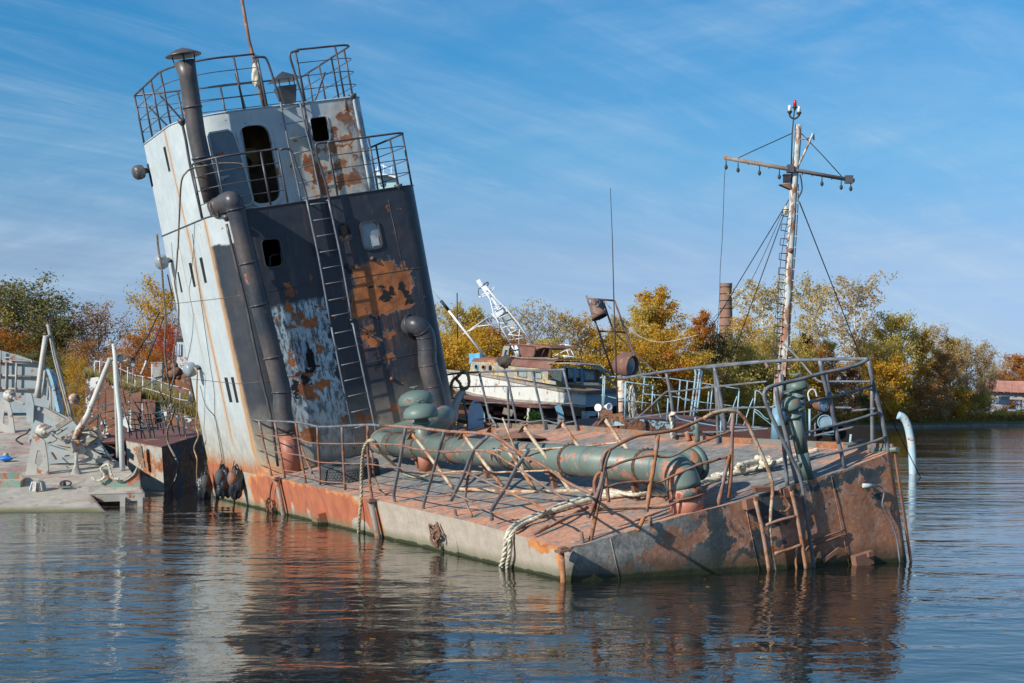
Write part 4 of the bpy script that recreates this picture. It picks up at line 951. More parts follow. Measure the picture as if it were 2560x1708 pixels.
for fr in (.12, .42, .66, .9):
    p = pb.lerp(pa, fr); mb = MB(); d0_ = deck_w(p.x, p.y); mb.box((p.x, p.y, (d0_ + p.z - RP) / 2), (.09, .09, p.z - RP - d0_ + .06)); mb.box((p.x, p.y, p.z - RP + .0), (.22, .16, .03)); mb.build('pipe_support', M['rust'], main)
# left elbow turning back towards the deckhouse
lb = pb - dpa * .25
back_ = [pb, lb, lb + Vector((-.02, .32, .02)), lb + Vector((.3, .75, .04)), LP(*cT4(1060, 1320), (0, 0, pb.z + .12), (0, 0, 1)), LP(*cT4(1125, 1280), (0, 0, pb.z + .14), (0, 0, 1))]
mb = MB(); mb.tube(smooth(back_, 6), RP, 24); mb.build('pipe_return', M['green_pipe'], main)
# mushroom vents
def mushroom(foot, dirv, height, r, rc, label, second=.0, cone=1.0, dome=.8):
    v_ = thing_part('mushroom_vent', barge); d = Vector(dirv).normalized(); t = foot + d * height
    mb = MB(); mb.tube([foot, foot + d * height * .42], [r * cone, r * (cone + 1) / 2], 20); mb.build('vent_base', M['pink_primer'] if second == 0 else M['green_pipe'], v_)
    mb = MB(); mb.tube([foot + d * height * .42, t], [r * (cone + 1) / 2, r], 20); mb.build('vent_column', M['green_pipe'], v_)
    mb = MB(); mb.lathe(t, d, [(r, -.03), (r + .025, -.03), (r + .025, .0), (r * .9, .02), (r * .9, .12)], 22); mb.build('vent_collar', M['green_cap'], v_)
    mb = MB(); h = rc * dome; mb.lathe(t + d * .1, d, [(rc * .86, .0), (rc * .97, .0), (rc, .04), (rc * .97, h * .45), (rc * .82, h * .72), (rc * .5, h * .92), (rc * .2, h), (0, h)], 30)
    mb.lathe(t + d * .1, d, [(0, .06), (rc * .86, .0)], 30); mb.build('vent_cap', M['green_cap'], v_)
    mb = MB(); a_ = t + d * (.1 + h); mb.tube([a_, a_ + d * .07], .03, 8); x = d.orthogonal().normalized(); y = d.cross(x)
    mb.tube([a_ + d * .07 + (x * math.cos(k) + y * math.sin(k)) * .09 for k in [i * math.pi / 6 for i in range(12)]], .014, 5, closed=True)
    for k in range(3): e = x * math.cos(k * 2.1) + y * math.sin(k * 2.1); mb.tube([a_ + d * .07, a_ + d * .07 + e * .09], .01, 4)
    mb.build('hand_wheel', M['rust'] if second < 0 else M['green_cap'], v_); return v_
f1 = on_deck(*cD(1530, 715)); c1 = LP(*cD(1485, 300), f1, (0, 1, 0)); mushroom(f1, c1 - f1, (c1 - f1).length - .14, .17, .375, '', 0, .95)
f2 = on_deck(*cD(1500, 640)); f2 = Vector((f2.x - .1, f1.y + 1.3, deck_w(f2.x, f1.y + 1.3))); c2 = LP(*cD(1450, 195), f2, (0, 1, 0)); mushroom(f2, c2 - f2, (c2 - f2).length - .16, .17, .40, '')
f3 = on_deck(*cG(680, 885)); c3 = LP(*cG(575, 415), f3, (0, 1, 0)); mushroom(f3, c3 - f3, (c3 - f3).length - .13, .105, .155, '', 1, .85, 1.35)
f4 = on_deck(*cG(712, 872)); f4 = Vector((f4.x + .02, f4.y + .25, deck_w(f4.x, f4.y + .25))); c4 = LP(*cG(610, 290), f4, (0, 1, 0)); mushroom(f4, c4 - f4, (c4 - f4).length - .12, .10, .170, '', 1, .85, 1.0)

# torn-open hatch plate in the deck
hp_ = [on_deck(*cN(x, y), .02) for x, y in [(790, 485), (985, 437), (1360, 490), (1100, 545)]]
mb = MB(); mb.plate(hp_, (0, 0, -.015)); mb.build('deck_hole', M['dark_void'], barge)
a_ = [on_deck(*cN(x, y), h) for x, y, h in [(650, 515, .02), (985, 437, .02)]] ; lift = [on_deck(*cN(985, 437), .12), on_deck(*cN(1360, 492), .06), on_deck(*cN(1060, 480), .16)]
mb = MB(); mb.plate([a_[0], a_[1] + Vector((0, 0, .09)), lift[1], lift[2]], (0, 0, .012)); mb.build('torn_plate', M['rust'], barge)

# bits hanging on the end plating: ladder tubes, plates, hooks
def endbar(cr, paths, r, name, mat, uu=-.14): 
    for p in paths: bar([L(*cr(*q), 'u', uu) for q in p], r, name, barge, mat, 7, len(p) > 2)
pkp = worn('pinkish primer tube', (.34, .19, .14), (.40, .25, .18), .5, 4, .6, .001)
endbar(cG, [[(335, 1020), (370, 1160), (400, 1320), (428, 1500)], [(570, 955), (605, 1110), (640, 1300), (668, 1480)]], .032, 'boarding_ladder_stile', pkp)
endbar(cG, [[(400, 1185), (500, 1150), (600, 1125)], [(460, 1370), (560, 1340), (640, 1310)]], .024, 'boarding_ladder_rung', pkp)
endbar(cG, [[(700, 1290), (770, 1265), (920, 1215)], [(665, 1350), (690, 1320), (790, 1290), (900, 1250), (930, 1245)]], .016, 'weld_rib', M['rust'], -.02)
endbar(cG, [[(605, 1480), (600, 1400), (615, 1330), (640, 1320)], [(480, 965), (530, 1010), (560, 1060), (530, 1095), (490, 1090)]], .018, 'bent_hook', RR_, -.1)
endbar(cG, [[(1040, 925), (1105, 925), (1150, 930), (1175, 970), (1165, 1040), (1180, 1080), (1225, 1170), (1260, 1280), (1282, 1440)]], .015, 'drain_pipe', M['rail_grey'], -.06)
endbar(cG, [[(1040, 925), (1110, 928)]], .035, 'drain_spout', M['pale_paint'], -.08)
for x, y, dx, dz in ((300, 1040, .2, .16), (530, 970, .12, .14), (1035, 1410, .34, .2)):
    p = L(*cG(x, y), 'u', -.06); mb = MB(); mb.box(p, (dx, .12, dz)); mb.box(p + Vector((dx * .3, -.06, dz * .4)), (dx * .3, .1, dz * .4)); mb.build('lug', M['rust'], barge)
p = L(*cG(832, 1378), 'u', -.04); mb = MB(); mb.box(p, (.36, .03, .06), Matrix.Rotation(-.3, 3, 'Y')); mb.build('welded_strip', M['rust'], barge)
q = [L(*cG(x, y), 'u', -.03) for x, y in [(330, 940), (440, 935), (450, 960), (340, 975)]]; mb = MB(); mb.plate(q, (0, .1, .02)); mb.build('edge_bracket', M['rust'], barge)
# near-side fittings on the port plating
def rag(n, c, r, seed):
    rnd = random.Random(seed); mb = MB()
    for _ in range(n):
        p = [Vector(c) + Vector((rnd.uniform(-.05, .05), rnd.uniform(-r, r), rnd.uniform(-r, r))) for _ in range(4)]
        mb.tube(smooth(p, 5), rnd.uniform(.012, .028), 6)
    return mb
rag(7, L(*cD(1605, 1210), 'v', -.1), .22, 3).build('rusty_tackle', M['chain'], barge)
rag(6, L(*cD(350, 990), 'v', -.12), .22, 5).build('rusty_tackle', M['chain'], barge)
bar([L(*cD(x, y), 'v', -.1) for x, y in [(365, 800), (350, 870), (345, 930)]], .02, 'tackle_chain', barge, M['chain'])

# ------------------------------------------------------------------ loose things on the barge
# fallen cream handrail
pz = .1
b0 = on_deck(*cN(230, 1140), .06); b1 = on_deck(*cE(1310, 825), .06); ax_ = (b1 - b0).normalized()
nrm = ax_.cross(Vector((.02, .10, 1)).normalized()).normalized()
hr = thing('fallen_handrail', 'cream tubular handrail fallen upside down on the deck with rust-eaten flanged legs', 'handrail'); hr.matrix_world = BM; ORG[hr.name] = Vector((0, 0, 0))
def hbar(cr, pts, r, name, mat): return bar([LP(*cr(*q), b0, nrm) for q in pts], r, name, hr, mat, 9, len(pts) > 2)
hbar(cN, [(230, 1140), (560, 1150), (830, 1172), (1210, 1170), (1700, 1160)], .034, 'top_rail', CT); 
bar([LP(*cN(1700, 1160), b0, nrm), LP(*cE(1310, 825), b0, nrm)], .034, 'top_rail', hr, CT)
for cr, a, b, c_ in ((cD, (1420, 440), (1530, 580), (1730, 850)), (cN, (300, 440), (480, 690), (800, 1105)), (cN, (660, 360), (880, 660), (1215, 1150)), (cN, (1075, 350), (1290, 640), (1480, 895)), (cN, (1560, 300), (1770, 590), (2010, 880)), (cN, (2110, 250), (2240, 440), (2340, 600))):
    hbar(cr, [a, b, c_], .034, 'leg', CT)
    p = LP(*cr(*a), b0, nrm); d_ = (p - LP(*cr(*b), b0, nrm)).normalized(); mb = MB(); x = d_.cross(nrm).normalized()
    R_ = Matrix((x, nrm, d_)).transposed(); mb.box(p + d_ * .01 - x * .06, (.18, .14, .012), R_); mb.box(p + d_ * .07 + x * .04, (.09, .12, .012), R_ @ Matrix.Rotation(.9, 3, 'Y')); mb.build('foot_flange', M['rust'] if True else CT, hr)
hbar(cN, [(1480, 895), (1570, 1030), (1675, 1170)], .034, 'leg', CT); hbar(cE, [(890, 700), (930, 755), (965, 805)], .034, 'leg', CT); hbar(cE, [(1190, 720), (1230, 770), (1280, 815)], .034, 'leg', CT)
hbar(cE, [(1040, 490), (1120, 605), (1225, 760)], .034, 'leg', CT)
for pts in ([(0, 670), (300, 660), (860, 640), (880, 660), (1250, 630), (1750, 598), (2290, 545)], [(0, 940), (280, 910), (650, 925), (1000, 915), (1360, 900), (1480, 888), (1900, 870), (2350, 845)]): hbar(cN, pts, .015, 'mid_rail', CT)
hbar(cN, [(800, 225), (930, 560), (1070, 885)], .017, 'brace', CT)
# truck tyre lying by the deckhouse
def tyre(c, n_, R, w, name, label):
    t = thing(name, label, 'tyre', c); ax = Vector(n_).normalized(); mb = MB()
    mb.lathe(c, ax, [(R * .52, -w * .36), (R * .60, -w * .5), (R * .85, -w * .52), (R * .955, -w * .42), (R * .965, 0), (R * .955, w * .42), (R * .85, w * .52), (R * .60, w * .5), (R * .52, w * .36), (R * .50, 0), (R * .52, -w * .36)], 48)
    ca = mb.build('carcass', M['black_rubber'], t)
    x = ax.orthogonal().normalized(); y = ax.cross(x); mb = MB(); n = 50
    for row in range(5):
        h = w * (-.34 + .17 * row)
        for k in range(n):
            a = 2 * math.pi * (k + .5 * (row % 2)) / n; rd = x * math.cos(a) + y * math.sin(a); tg = ax.cross(rd)
            R_ = Matrix((rd, tg, ax)).transposed() @ Matrix.Rotation(.45 * (1 if row % 2 else -1), 3, 'X')
            mb.box(c + ax * h + rd * R * .975, (R * .035, 2 * math.pi * R / n * .80, w * .15), R_)
    tr = mb.build('tread_blocks', M['black_rubber'], t); tr['kind'] = 'stuff'
    return t
tc = on_deck(*cD(975, 775)); 
tr_c = WD(tc + Vector((.0, .1, .18))); tyre(tr_c, (BM.to_3x3() @ Vector((.03, -.05, 1))), .64, .35, 'tyre', 'worn black truck tyre lying flat on the barge deck below the ladder')
# ropes
def wrope(name, path, r, mat, label, cat, group=None, strands=3):
    mb = MB(); mb.rope(path, r, strands=strands); return solo(name, mb, mat, label, cat, group)
hz = lambda cr, x, y, h=.06: WD(on_deck(*cr(x, y), h))
sd_ = lambda cr, x, y, o=-.08: WD(L(*cr(x, y), 'v', o))
p1 = [sd_(cE, 150, 1560), sd_(cE, 155, 1400), sd_(cE, 180, 1290), sd_(cE, 195, 1180, -.07), hz(cE, 225, 1110, .05), hz(cE, 300, 1060), hz(cE, 420, 1010), hz(cE, 560, 970), hz(cE, 700, 925), hz(cE, 850, 885), hz(cE, 1000, 862), hz(cE, 1150, 850), hz(cE, 1310, 855), hz(cE, 1420, 850)]
p2 = [sd_(cE, 195, 1580), sd_(cE, 195, 1400), sd_(cE, 215, 1290), sd_(cE, 215, 1190, -.07), hz(cE, 250, 1125, .05), hz(cE, 330, 1065), hz(cE, 450, 1010, .1), hz(cE, 560, 945), hz(cE, 700, 900), hz(cE, 800, 868), hz(cE, 900, 845), hz(cE, 1000, 842, .1), hz(cE, 1120, 862, .12), hz(cE, 1300, 838)]
wrope('mooring_rope', p1, .047, M['hawser'], 'thick off-white twisted hawser hanging over the near edge of the deck into the water', 'rope')
wrope('mooring_rope', p2, .034, M['hawser'], 'thinner off-white rope running beside the thick hawser over the near edge', 'rope')
p3 = [hz(cE, 1560, 800, .1), hz(cE, 1640, 760, .08), hz(cE, 1742, 738), hz(cG, 60, 860), hz(cG, 150, 850), hz(cG, 250, 830), hz(cG, 400, 800), hz(cG, 520, 758, .1), hz(cG, 620, 725, .1), hz(cG, 745, 692, .1)]
wrope('mooring_rope', p3, .045, M['hawser'], 'off-white hawser stretched across the deck behind the green elbow pipe', 'rope')
kn = hz(cG, 315, 800, .12); rnd = random.Random(4); kp = [kn + Vector((rnd.uniform(-.35, .35), rnd.uniform(-.25, .25), rnd.uniform(-.06, .18))) for _ in range(10)]
wrope('rope_knot', kp, .042, M['hawser'], 'tangled knot of off-white hawser lying in front of the green twin vents', 'rope')
p4 = [sd_(cD, 1018, 1300), sd_(cD, 1015, 1200), sd_(cD, 1022, 1050), sd_(cD, 1035, 900, -.0), sd_(cD, 1035, 750, .05), sd_(cD, 1050, 570, .05), sd_(cD, 1080, 500, .08), sd_(cD, 1110, 485, .1), sd_(cD, 1145, 505, .2), sd_(cD, 1190, 580, .5)] + [WD(L(*cD(1250, 640), 'v', .9)), hz(cD, 1330, 715, .1), hz(cD, 1400, 750), hz(cD, 1480, 762), hz(cD, 1560, 745)]
wrope('mooring_rope', p4, .036, M['old_rope'], 'greenish tan rope looped over the guard rail by the tyre and hanging down the side', 'rope')
vF = W_D - .15
p5 = [WD(L(*cK(x, y), 'v', vF)) for x, y in [(330, 890), (365, 885), (395, 930), (400, 1000), (375, 1040), (340, 1030), (315, 985), (290, 950), (330, 905), (300, 930), (255, 970), (240, 1040), (245, 1100), (232, 1150), (240, 1090), (215, 1120), (180, 1160), (140, 1190), (110, 1200)]]
wrope('knotted_rope', p5, .045, M['manila'], 'tan manila rope knotted in loops on the far rail beside the deckhouse', 'rope')
gq = [WD(L(*cK(x, y), 'v', vF - .7)) for x, y in [(100, 1210), (160, 1180), (215, 1200), (222, 1260), (180, 1230), (120, 1215), (90, 1260), (150, 1250), (205, 1300), (200, 1380), (190, 1330), (260, 1345), (370, 1370)]]
wrope('knotted_rope', gq, .045, M['manila'], 'tan manila rope coiled round the green pipe end at the foot of the deckhouse', 'rope')
wrope('rail_lashing', [WD(L(*cQ(x, y), 'v', WF - .06)) for x, y in [(1050, 1010), (1100, 1020), (1030, 1050), (1040, 1120), (1060, 1200), (1050, 1300), (1060, 1390)]], .03, M['hawser'], 'frayed rope lashing tied round a far rail post', 'rope')
# cables down the port side
vo = -.35
c5 = [WD(L(*cA(x, y), 'u', 16.0)) for x, y in [(905, 985), (880, 960), (800, 953), (700, 958), (600, 975), (530, 990)]] + [WD(L(*cA(x, y), 'v', vo)) for x, y in [(480, 1020), (445, 1090), (432, 1300), (422, 1560)]] + [WD(L(*cT3(x, y), 'v', vo)) for x, y in [(152, 150), (145, 260), (135, 350), (157, 480), (155, 600), (140, 700), (122, 800), (135, 880), (118, 960), (104, 1040), (118, 1085)]]
wrope('hanging_cable', c5, .024, M['cable'], 'brown cable hanging from the platform rail down the white port side', 'cable')
c6 = [WD(L(*cT3(x, y), 'v', vo)) for x, y in [(30, 60), (38, 150), (58, 270), (66, 380), (72, 450), (82, 580), (76, 750), (90, 880), (104, 980), (110, 1060), (130, 1100), (112, 1170), (92, 1220), (96, 1300), (135, 1380), (155, 1430), (145, 1500), (110, 1580), (104, 1640), (104, 1700)]]
wrope('hanging_cable', c6, .032, M['cable'], 'thicker grey cable hanging to the left of the deckhouse down into the water', 'cable')
c7 = [WD(L(*cT3(x, y), 'v', -.2)) for x, y in [(250, 850), (268, 880), (266, 960), (266, 1100), (262, 1200), (275, 1260), (250, 1330), (268, 1400), (266, 1480), (272, 1535)]]
wrope('hanging_rope', c7, .022, M['manila'], 'tan rope hanging from the lowest side lamp to the plastic bag fender', 'rope')
wrope('cable_knot', [WD(L(*cT3(118 + random.uniform(-14, 14), 1085 + random.uniform(-16, 16)), 'v', vo + random.uniform(-.05, .05))) for _ in range(9)], .04, M['cable'], 'rusty knot joining the two cables left of the deckhouse', 'cable')
c8 = [WD(L(*cT3(x, y), 'v', -.03)) for x, y in [(240, 60), (262, 250), (300, 520), (340, 800), (370, 1000), (372, 1150), (380, 1180), (400, 1300), (430, 1480)]]
mb = MB(); mb.tube(smooth(c8), .008, 5); solo('thin_wire', mb, M['wire'], 'thin dark wire trailing down the white port side', 'wire')
c9 = [WD(L(*cT3(x, y), 'v', -.03)) for x, y in [(285, 960), (320, 1080), (375, 1150), (395, 1230), (420, 1350), (438, 1500)]]
mb = MB(); mb.tube(smooth(c9), .008, 5); solo('thin_wire', mb, M['wire'], 'second thin wire beside the lowest side lamp on the port side', 'wire')
# fenders in torn plastic at the waterline
def blob(c, rx, ry, rz, seed, amp, n=26, m=18):
    rnd = random.Random(seed); ph = [(rnd.uniform(2, 6), rnd.uniform(0, 6), rnd.uniform(2, 6), rnd.uniform(0, 6)) for _ in range(6)]; mb = MB(); vs = []
    for i in range(m + 1):
        for k in range(n):
            a = math.pi * i / m; b = 2 * math.pi * k / n; f = 1 + amp * sum(math.sin(p[0] * a + p[1]) * math.cos(round(p[2]) * b + p[3]) for p in ph)
            vs.append(Vector(c) + Vector((rx * math.sin(a) * math.cos(b), ry * math.sin(a) * math.sin(b), rz * math.cos(a))) * f)
    mb.add(vs, [(i * n + k, i * n + (k + 1) % n, (i + 1) * n + (k + 1) % n, (i + 1) * n + k) for i in range(m) for k in range(n)], 0, True); return mb
for i, (x, y, rz, lab, ba) in enumerate([(315, 1530, .21, 'leftmost black fender wrapped in torn plastic at the waterline', 0), (402, 1500, .22, 'middle black balloon fender at the waterline below the white wall', 1), (478, 1505, .22, 'right-hand rust-red balloon fender with black plastic at the waterline', 2)]):
    c = WD(L(*cT3(x, y + 5), 'v', -.28)); f = thing('fender', lab, 'fender', c, 'fenders at the waterline')
    blob(c, .13, .12, rz, i, .01).build('fender_body', M['black_rubber'] if ba < 2 else worn('fender red rubber', (.07, .07, .07), (.30, .11, .07), .4, 5, .5), f)
    blob(c + Vector((.07 if ba else -.03, .08, -.12)), .19, .15, rz * 1.75, i + 20, .10).build('plastic_sheet', M['bag'], f)
    mb = MB(); mb.tube([c + Vector((0, 0, rz)), c + Vector((.03, .08, rz + .22))], .012, 6); mb.build('lanyard', M['wire'], f)
cb = WD(L(*cA(990, 310), 'u', 17.8)); mb = blob(cb, .12, .12, .28, 9, .07); bn = solo('cloth_bundle', mb, M['hawser'], 'white and blue rag bundle tied to the aerial mast on the roof', 'cloth')
WS = .5
# ------------------------------------------------------------------ helpers for things standing in world space
def wb(name, cr, pts, Y, r, mat, parent, n=7, sm=True):       # tube through photo points lying at distance Y (or a list of distances)
    ys = Y if isinstance(Y, (list, tuple)) else [Y] * len(pts)
    q = [P(*cr(*p), y) for p, y in zip(pts, ys)]
    r = [k * WS for k in r] if isinstance(r, list) else r * WS
    mb = MB(); mb.tube(smooth(q, 4) if sm and len(q) > 2 else q, r, n); return mb.build(name, mat, parent)
def wplate(name, cr, pts, Y, off, mat, parent):
    ys = Y if isinstance(Y, (list, tuple)) else [Y] * len(pts)
    mb = MB(); mb.plate([P(*cr(*p), y) for p, y in zip(pts, ys)], off); return mb.build(name, mat, parent)
peel = worn('peeling white hull paint', (.70, .71, .69), (.60, .61, .59), .50, 1.1, .6, .004, .12, .15, bare=(.06, .06, .07), edge=.02, rscale=.6)
rustdark = worn('dark rusty hull', (.05, .055, .07), (.09, .08, .085), .62, .7, .7, .004, .1, 0, rscale=.7)
reddeck = worn('dark red oxide deck', (.13, .06, .05), (.18, .08, .065), .3, 1.0, .7, .002)
bluepeel = worn('peeling pale blue paint', (.42, .56, .60), (.36, .50, .56), .62, 1.2, .6, .003, .05, .1, bare=(.05, .04, .04), edge=.02)

# ------------------------------------------------------------------ left pontoon, its near edge awash
TH = math.atan(.150); PO = Vector((0, 33.4, 0))
def pont(x, d, h=0.0): return PO + Vector((x, d * math.cos(TH) - h * math.sin(TH), d * math.sin(TH) + h * math.cos(TH)))
def onp(px, py, h=0.0):                                        # pixel -> point on the pontoon deck plane raised by h
    n = Vector((0, -math.sin(TH), math.cos(TH))); o = pont(0, 0, h)
    c = Vector((0, 0, EYE)); d = Vector(((px - 1280) / F, 1, -(py - HOR) / F)); return c + d * ((o - c).dot(n) / d.dot(n))
pontoon = thing('grey_pontoon', 'pale grey work pontoon with its near edge awash and winch gear on deck', 'pontoon', onp(*cL(300, 1300)))
g = N('pontoon deck paint'); v = g.tc.outputs['Object']; n1 = g.noise(g.mapping(v, (.5, 1.2, 1)), 1.1, 8, .7, .4); n2 = g.noise(v, 3, 7, .7, .3)
c = g.mix(g.ramp(n2, .35, .65), (.47, .42, .345), (.30, .275, .24)); c = g.mix(g.ramp(n1, .50, .60), c, (.36, .20, .17)); c = g.mix(g.ramp(g.noise(g.mapping(v, (1.4, .5, 1)), 1.6, 7, .72, .5), .54, .66), c, (.19, .165, .14)); c = g.mix(g.ramp(g.noise(v, .9, 6, .7), .58, .64), c, (.28, .36, .31))
c = g.mix(g.ramp(g.noise(v, 8, 6, .7), .62, .7), c, (.16, .14, .12)); z_ = g.sep(g.n('ShaderNodeNewGeometry').outputs['Position'])[2]
zn = g.math('ADD', z_, g.math('MULTIPLY', g.math('SUBTRACT', g.noise(v, 1.2, 6, .7), .5), .10)); c = g.mix(g.ramp(zn, .10, .03), c, (.16, .16, .06)); c = g.mix(g.ramp(zn, .03, -.02), c, (.05, .06, .05))
M['pont_deck'] = g.done(c, .7, g.bump(n2, .004))
A = [onp(*cL(x, y)) for x, y in [(-700, 1330), (646, 1470), (556, 1362), (885, 1352), (855, 1300), (780, 1190), (700, 1150), (560, 1060), (430, 905), (380, 860), (-700, 860)]]
A[0] = pont(A[0].x, -1.6); 
A[1] = A[1]
front = [pont(-18, -2.2), pont(A[1].x - 2.6, -.6)]
deck_poly = [front[0], front[1]] + A[1:]
mb = MB(); mb.plate(deck_poly, (0, 0, -.02)); mb.build('deck', M['pont_deck'], pontoon)
mb = MB(); mb.plate([A[2], A[3], A[3] + Vector((0, 0, -.20)), A[2] + Vector((0, 0, -.20))], (0, .06, 0)); mb.plate([A[3], A[4], A[4] + Vector((0, 0, -.20)), A[3] + Vector((0, 0, -.20))], (-.05, 0, 0)); mb.build('edge_beam', M['light_grey'], pontoon)
mb = MB(); mb.plate([A[1], A[2], A[2] + Vector((0, 0, -.9)), A[1] + Vector((0, 0, -.9))], (-.05, 0, 0)); mb.build('edge_plate', M['light_grey'], pontoon)
for x in (755, 862):
    q = P(*cL(x, 1405), A[3].y - .1); mb = MB(); mb.box(q + Vector((0, 0, -.5)), (.13, .13, 1.2)); mb.build('stilt', M['light_grey'], pontoon)
def stand(cr, pts, hole, Y, name):                            # welded A bracket with an opening, drawn as its side plate and returned flange
    pl = [P(*cr(*p), Y) for p in pts]; ho = [P(*cr(*p), Y) for p in hole]
    mb, uvs = holed_face([(p.x, p.z) for p in pl], [[(p.x, p.z) for p in ho]], lambda x, z: Vector((x, Y, z)))
    m2, _ = holed_face([(p.x, p.z) for p in pl], [[(p.x, p.z) for p in ho]], lambda x, z: Vector((x, Y + .07, z)))
    mb.add(m2.v, m2.f)
    n = len(pl); mb.add(pl + [p + Vector((0, .07, 0)) for p in pl], [(i, i + n, (i + 1) % n + n, (i + 1) % n) for i in range(n)])
    n = len(ho); mb.add(ho + [p + Vector((0, .07, 0)) for p in ho], [(i, (i + 1) % n, (i + 1) % n + n, i + n) for i in range(n)])
    return mb.build(name, worn('bracket paint', (.44, .43, .40), (.32, .315, .30), .36, 1.4, .5, .002), pontoon)
ys1 = onp(*cX(205, 1228)).y; ys0 = onp(*cX(60, 912)).y
stand(cX, [(190, 1228), (215, 1100), (250, 905), (290, 940), (335, 970), (355, 1090), (368, 1232)], [(262, 1140), (280, 1045), (300, 1040), (320, 1080), (322, 1130), (300, 1160)], ys1, 'bracket_stand')
stand(cX, [(-60, 905), (-20, 760), (10, 640), (70, 685), (90, 760), (112, 915)], [(22, 840), (30, 752), (55, 745), (66, 840), (60, 855)], ys0, 'bracket_stand')
# winch drums with crank arms
for (x, y), (x2, y2), Y in (((325, 900), (425, 862), ys1 + .3), ((72, 635), (185, 695), ys0 + .4)):
    c_ = P(*cX(x, y), Y); mb = MB(); mb.lathe(c_, (.35, -1, .1), [(0, -.1), (.18, -.1), (.20, -.08), (.19, -.05), (.11, -.04), (.11, .1), (.18, .11), (.20, .14), (.18, .17), (.08, .18), (.07, .24), (0, .25)], 28); dr = mb.build('winch_drum', worn('drum paint', (.50, .49, .44), (.42, .38, .34), .3, 2.4, .6), pontoon)
    mb = MB(); mb.beam(P(*cX(x + 18, y + 8), Y - .35), P(*cX(x2, y2), Y - .35), .06, .08); mb.lathe(P(*cX(x + 18, y + 8), Y - .3), (0, -1, 0), [(.05, 0), (.06, .08), (0, .09)], 12); mb.build('crank_arm', M['light_grey'], dr)
LG = M['light_grey']
# the two davit frames
Yf = ys0 - 1.5
wb('davit_post', cX, [(282, 650), (292, 560), (322, 330), (345, 180)], Yf, [.24, .17, .16, .16], worn('davit paint', (.52, .50, .45), (.44, .42, .38), .2, 1.6, .5), pontoon, 12, False)
wb('davit_post', cX, [(345, 190), (375, 180)], Yf, .09, LG, pontoon)
wb('davit_strut', cX, [(362, 90), (385, 200), (430, 380), (480, 570), (540, 795)], Yf + .1, .12, LG, pontoon, 10)
wb('davit_strut', cX, [(378, 200), (410, 360), (470, 590), (525, 800)], Yf - .1, .06, LG, pontoon, 8)
wb('davit_post', cX, [(575, 960), (600, 880), (660, 780), (740, 580), (800, 430), (830, 350)], ys1 + 1.2, [.24, .22, .16, .16, .15, .13], worn('davit paint rusty', (.54, .51, .46), (.40, .38, .36), .36, 1.4, .5), pontoon, 12, False)
wb('davit_post', cX, [(820, 355), (870, 355)], ys1 + 1.2, .11, LG, pontoon)
wb('tall_post', cX, [(852, 240), (868, 340), (880, 560), (905, 800), (912, 960), (925, 1195)], ys1 + .6, [.08, .12, .13, .14, .15, .16], worn('tall post paint', (.56, .60, .60), (.50, .54, .54), .08, 1.8, .45), pontoon, 12, False)
wb('tall_post_rear', cX, [(860, 370), (872, 620), (880, 860), (888, 1100)], ys1 + 1.0, .09, LG, pontoon, 10)
wb('post_arm', cX, [(795, 262), (850, 236)], ys1 + .6, .05, LG, pontoon); wb('post_arm', cX, [(825, 205), (840, 235)], ys1 + .6, .05, LG, pontoon)
# hull bulkhead of the pontoon's stern, with frames
Yb = ys0 + 3.5
wplate('bulkhead', cX, [(-260, 250), (0, 290), (150, 330), (295, 385), (370, 430), (400, 520), (450, 760), (-260, 760)], Yb, (0, .1, 0), worn('bulkhead paint', (.30, .35, .375), (.23, .28, .305), .30, .8, .5, .003), pontoon)
wplate('bulkhead_flange', cX, [(345, 430), (372, 440), (400, 520), (450, 755), (425, 755), (378, 530)], Yb - .5, (0, .5, 0), M['blue_rail'], pontoon)
for a, b in (((-100, 372), (290, 380)), ((-100, 470), (285, 492)), ((-100, 570), (280, 588)), ((0, 372), (290, 395)), ((300, 390), (385, 560))): wb('frame_bar', cX, [a, b], Yb - .1, .09, LG, pontoon, 6)
for a, b in (((125, 385), (118, 605)), ((48, 380), (46, 590)), ((300, 400), (285, 600)), ((340, 440), (315, 640)), ((375, 560), (390, 760)), ((382, 600), (370, 740)), ((5, 290), (0, 600))): wb('frame_bar', cX, [a, b], Yb - .15, .07, LG, pontoon, 6)
wb('pipe_rail', cX, [(38, 350), (60, 345), (225, 362), (240, 382)], Yb - .3, .06, LG, pontoon)
# cradles, levers and plates between the stands
Yc = ys1 + 1.6
gp = worn('cradle plate paint', (.34, .39, .40), (.26, .30, .31), .2, 1.4, .55, .002)
def holeplate(name, cr, pts, holes, Y, th=.08):
    pl = [P(*cr(*p), Y) for p in pts]; hs = [[P(*cr(cx + rx * math.cos(a), cy + ry * math.sin(a)), Y) for a in [k * math.pi / 8 for k in range(16)]] for cx, cy, rx, ry in holes]
    mb, _ = holed_face([(p.x, p.z) for p in pl], [[(p.x, p.z) for p in h] for h in hs], lambda x, z: Vector((x, Y, z)))
    n = len(pl); mb.add(pl + [p + Vector((0, th, 0)) for p in pl], [(i, i + n, (i + 1) % n + n, (i + 1) % n) for i in range(n)]); return mb.build(name, gp, pontoon)
holeplate('cradle_plate', cX, [(348, 1138), (352, 1050), (400, 950), (450, 975), (560, 1010), (650, 1010), (735, 940), (790, 1060), (830, 1142)], [(508, 1095, 24, 22), (614, 1096, 26, 22)], Yc - .2)
holeplate('cradle_plate', cX, [(205, 985), (235, 890), (265, 815), (350, 850), (440, 880), (540, 810), (590, 870), (560, 960), (400, 960), (380, 985)], [(468, 935, 20, 17)], Yc + .6)
holeplate('cradle_plate', cX, [(230, 860), (240, 700), (330, 720), (420, 750), (520, 800), (440, 860)], [], Yc + 3.4)
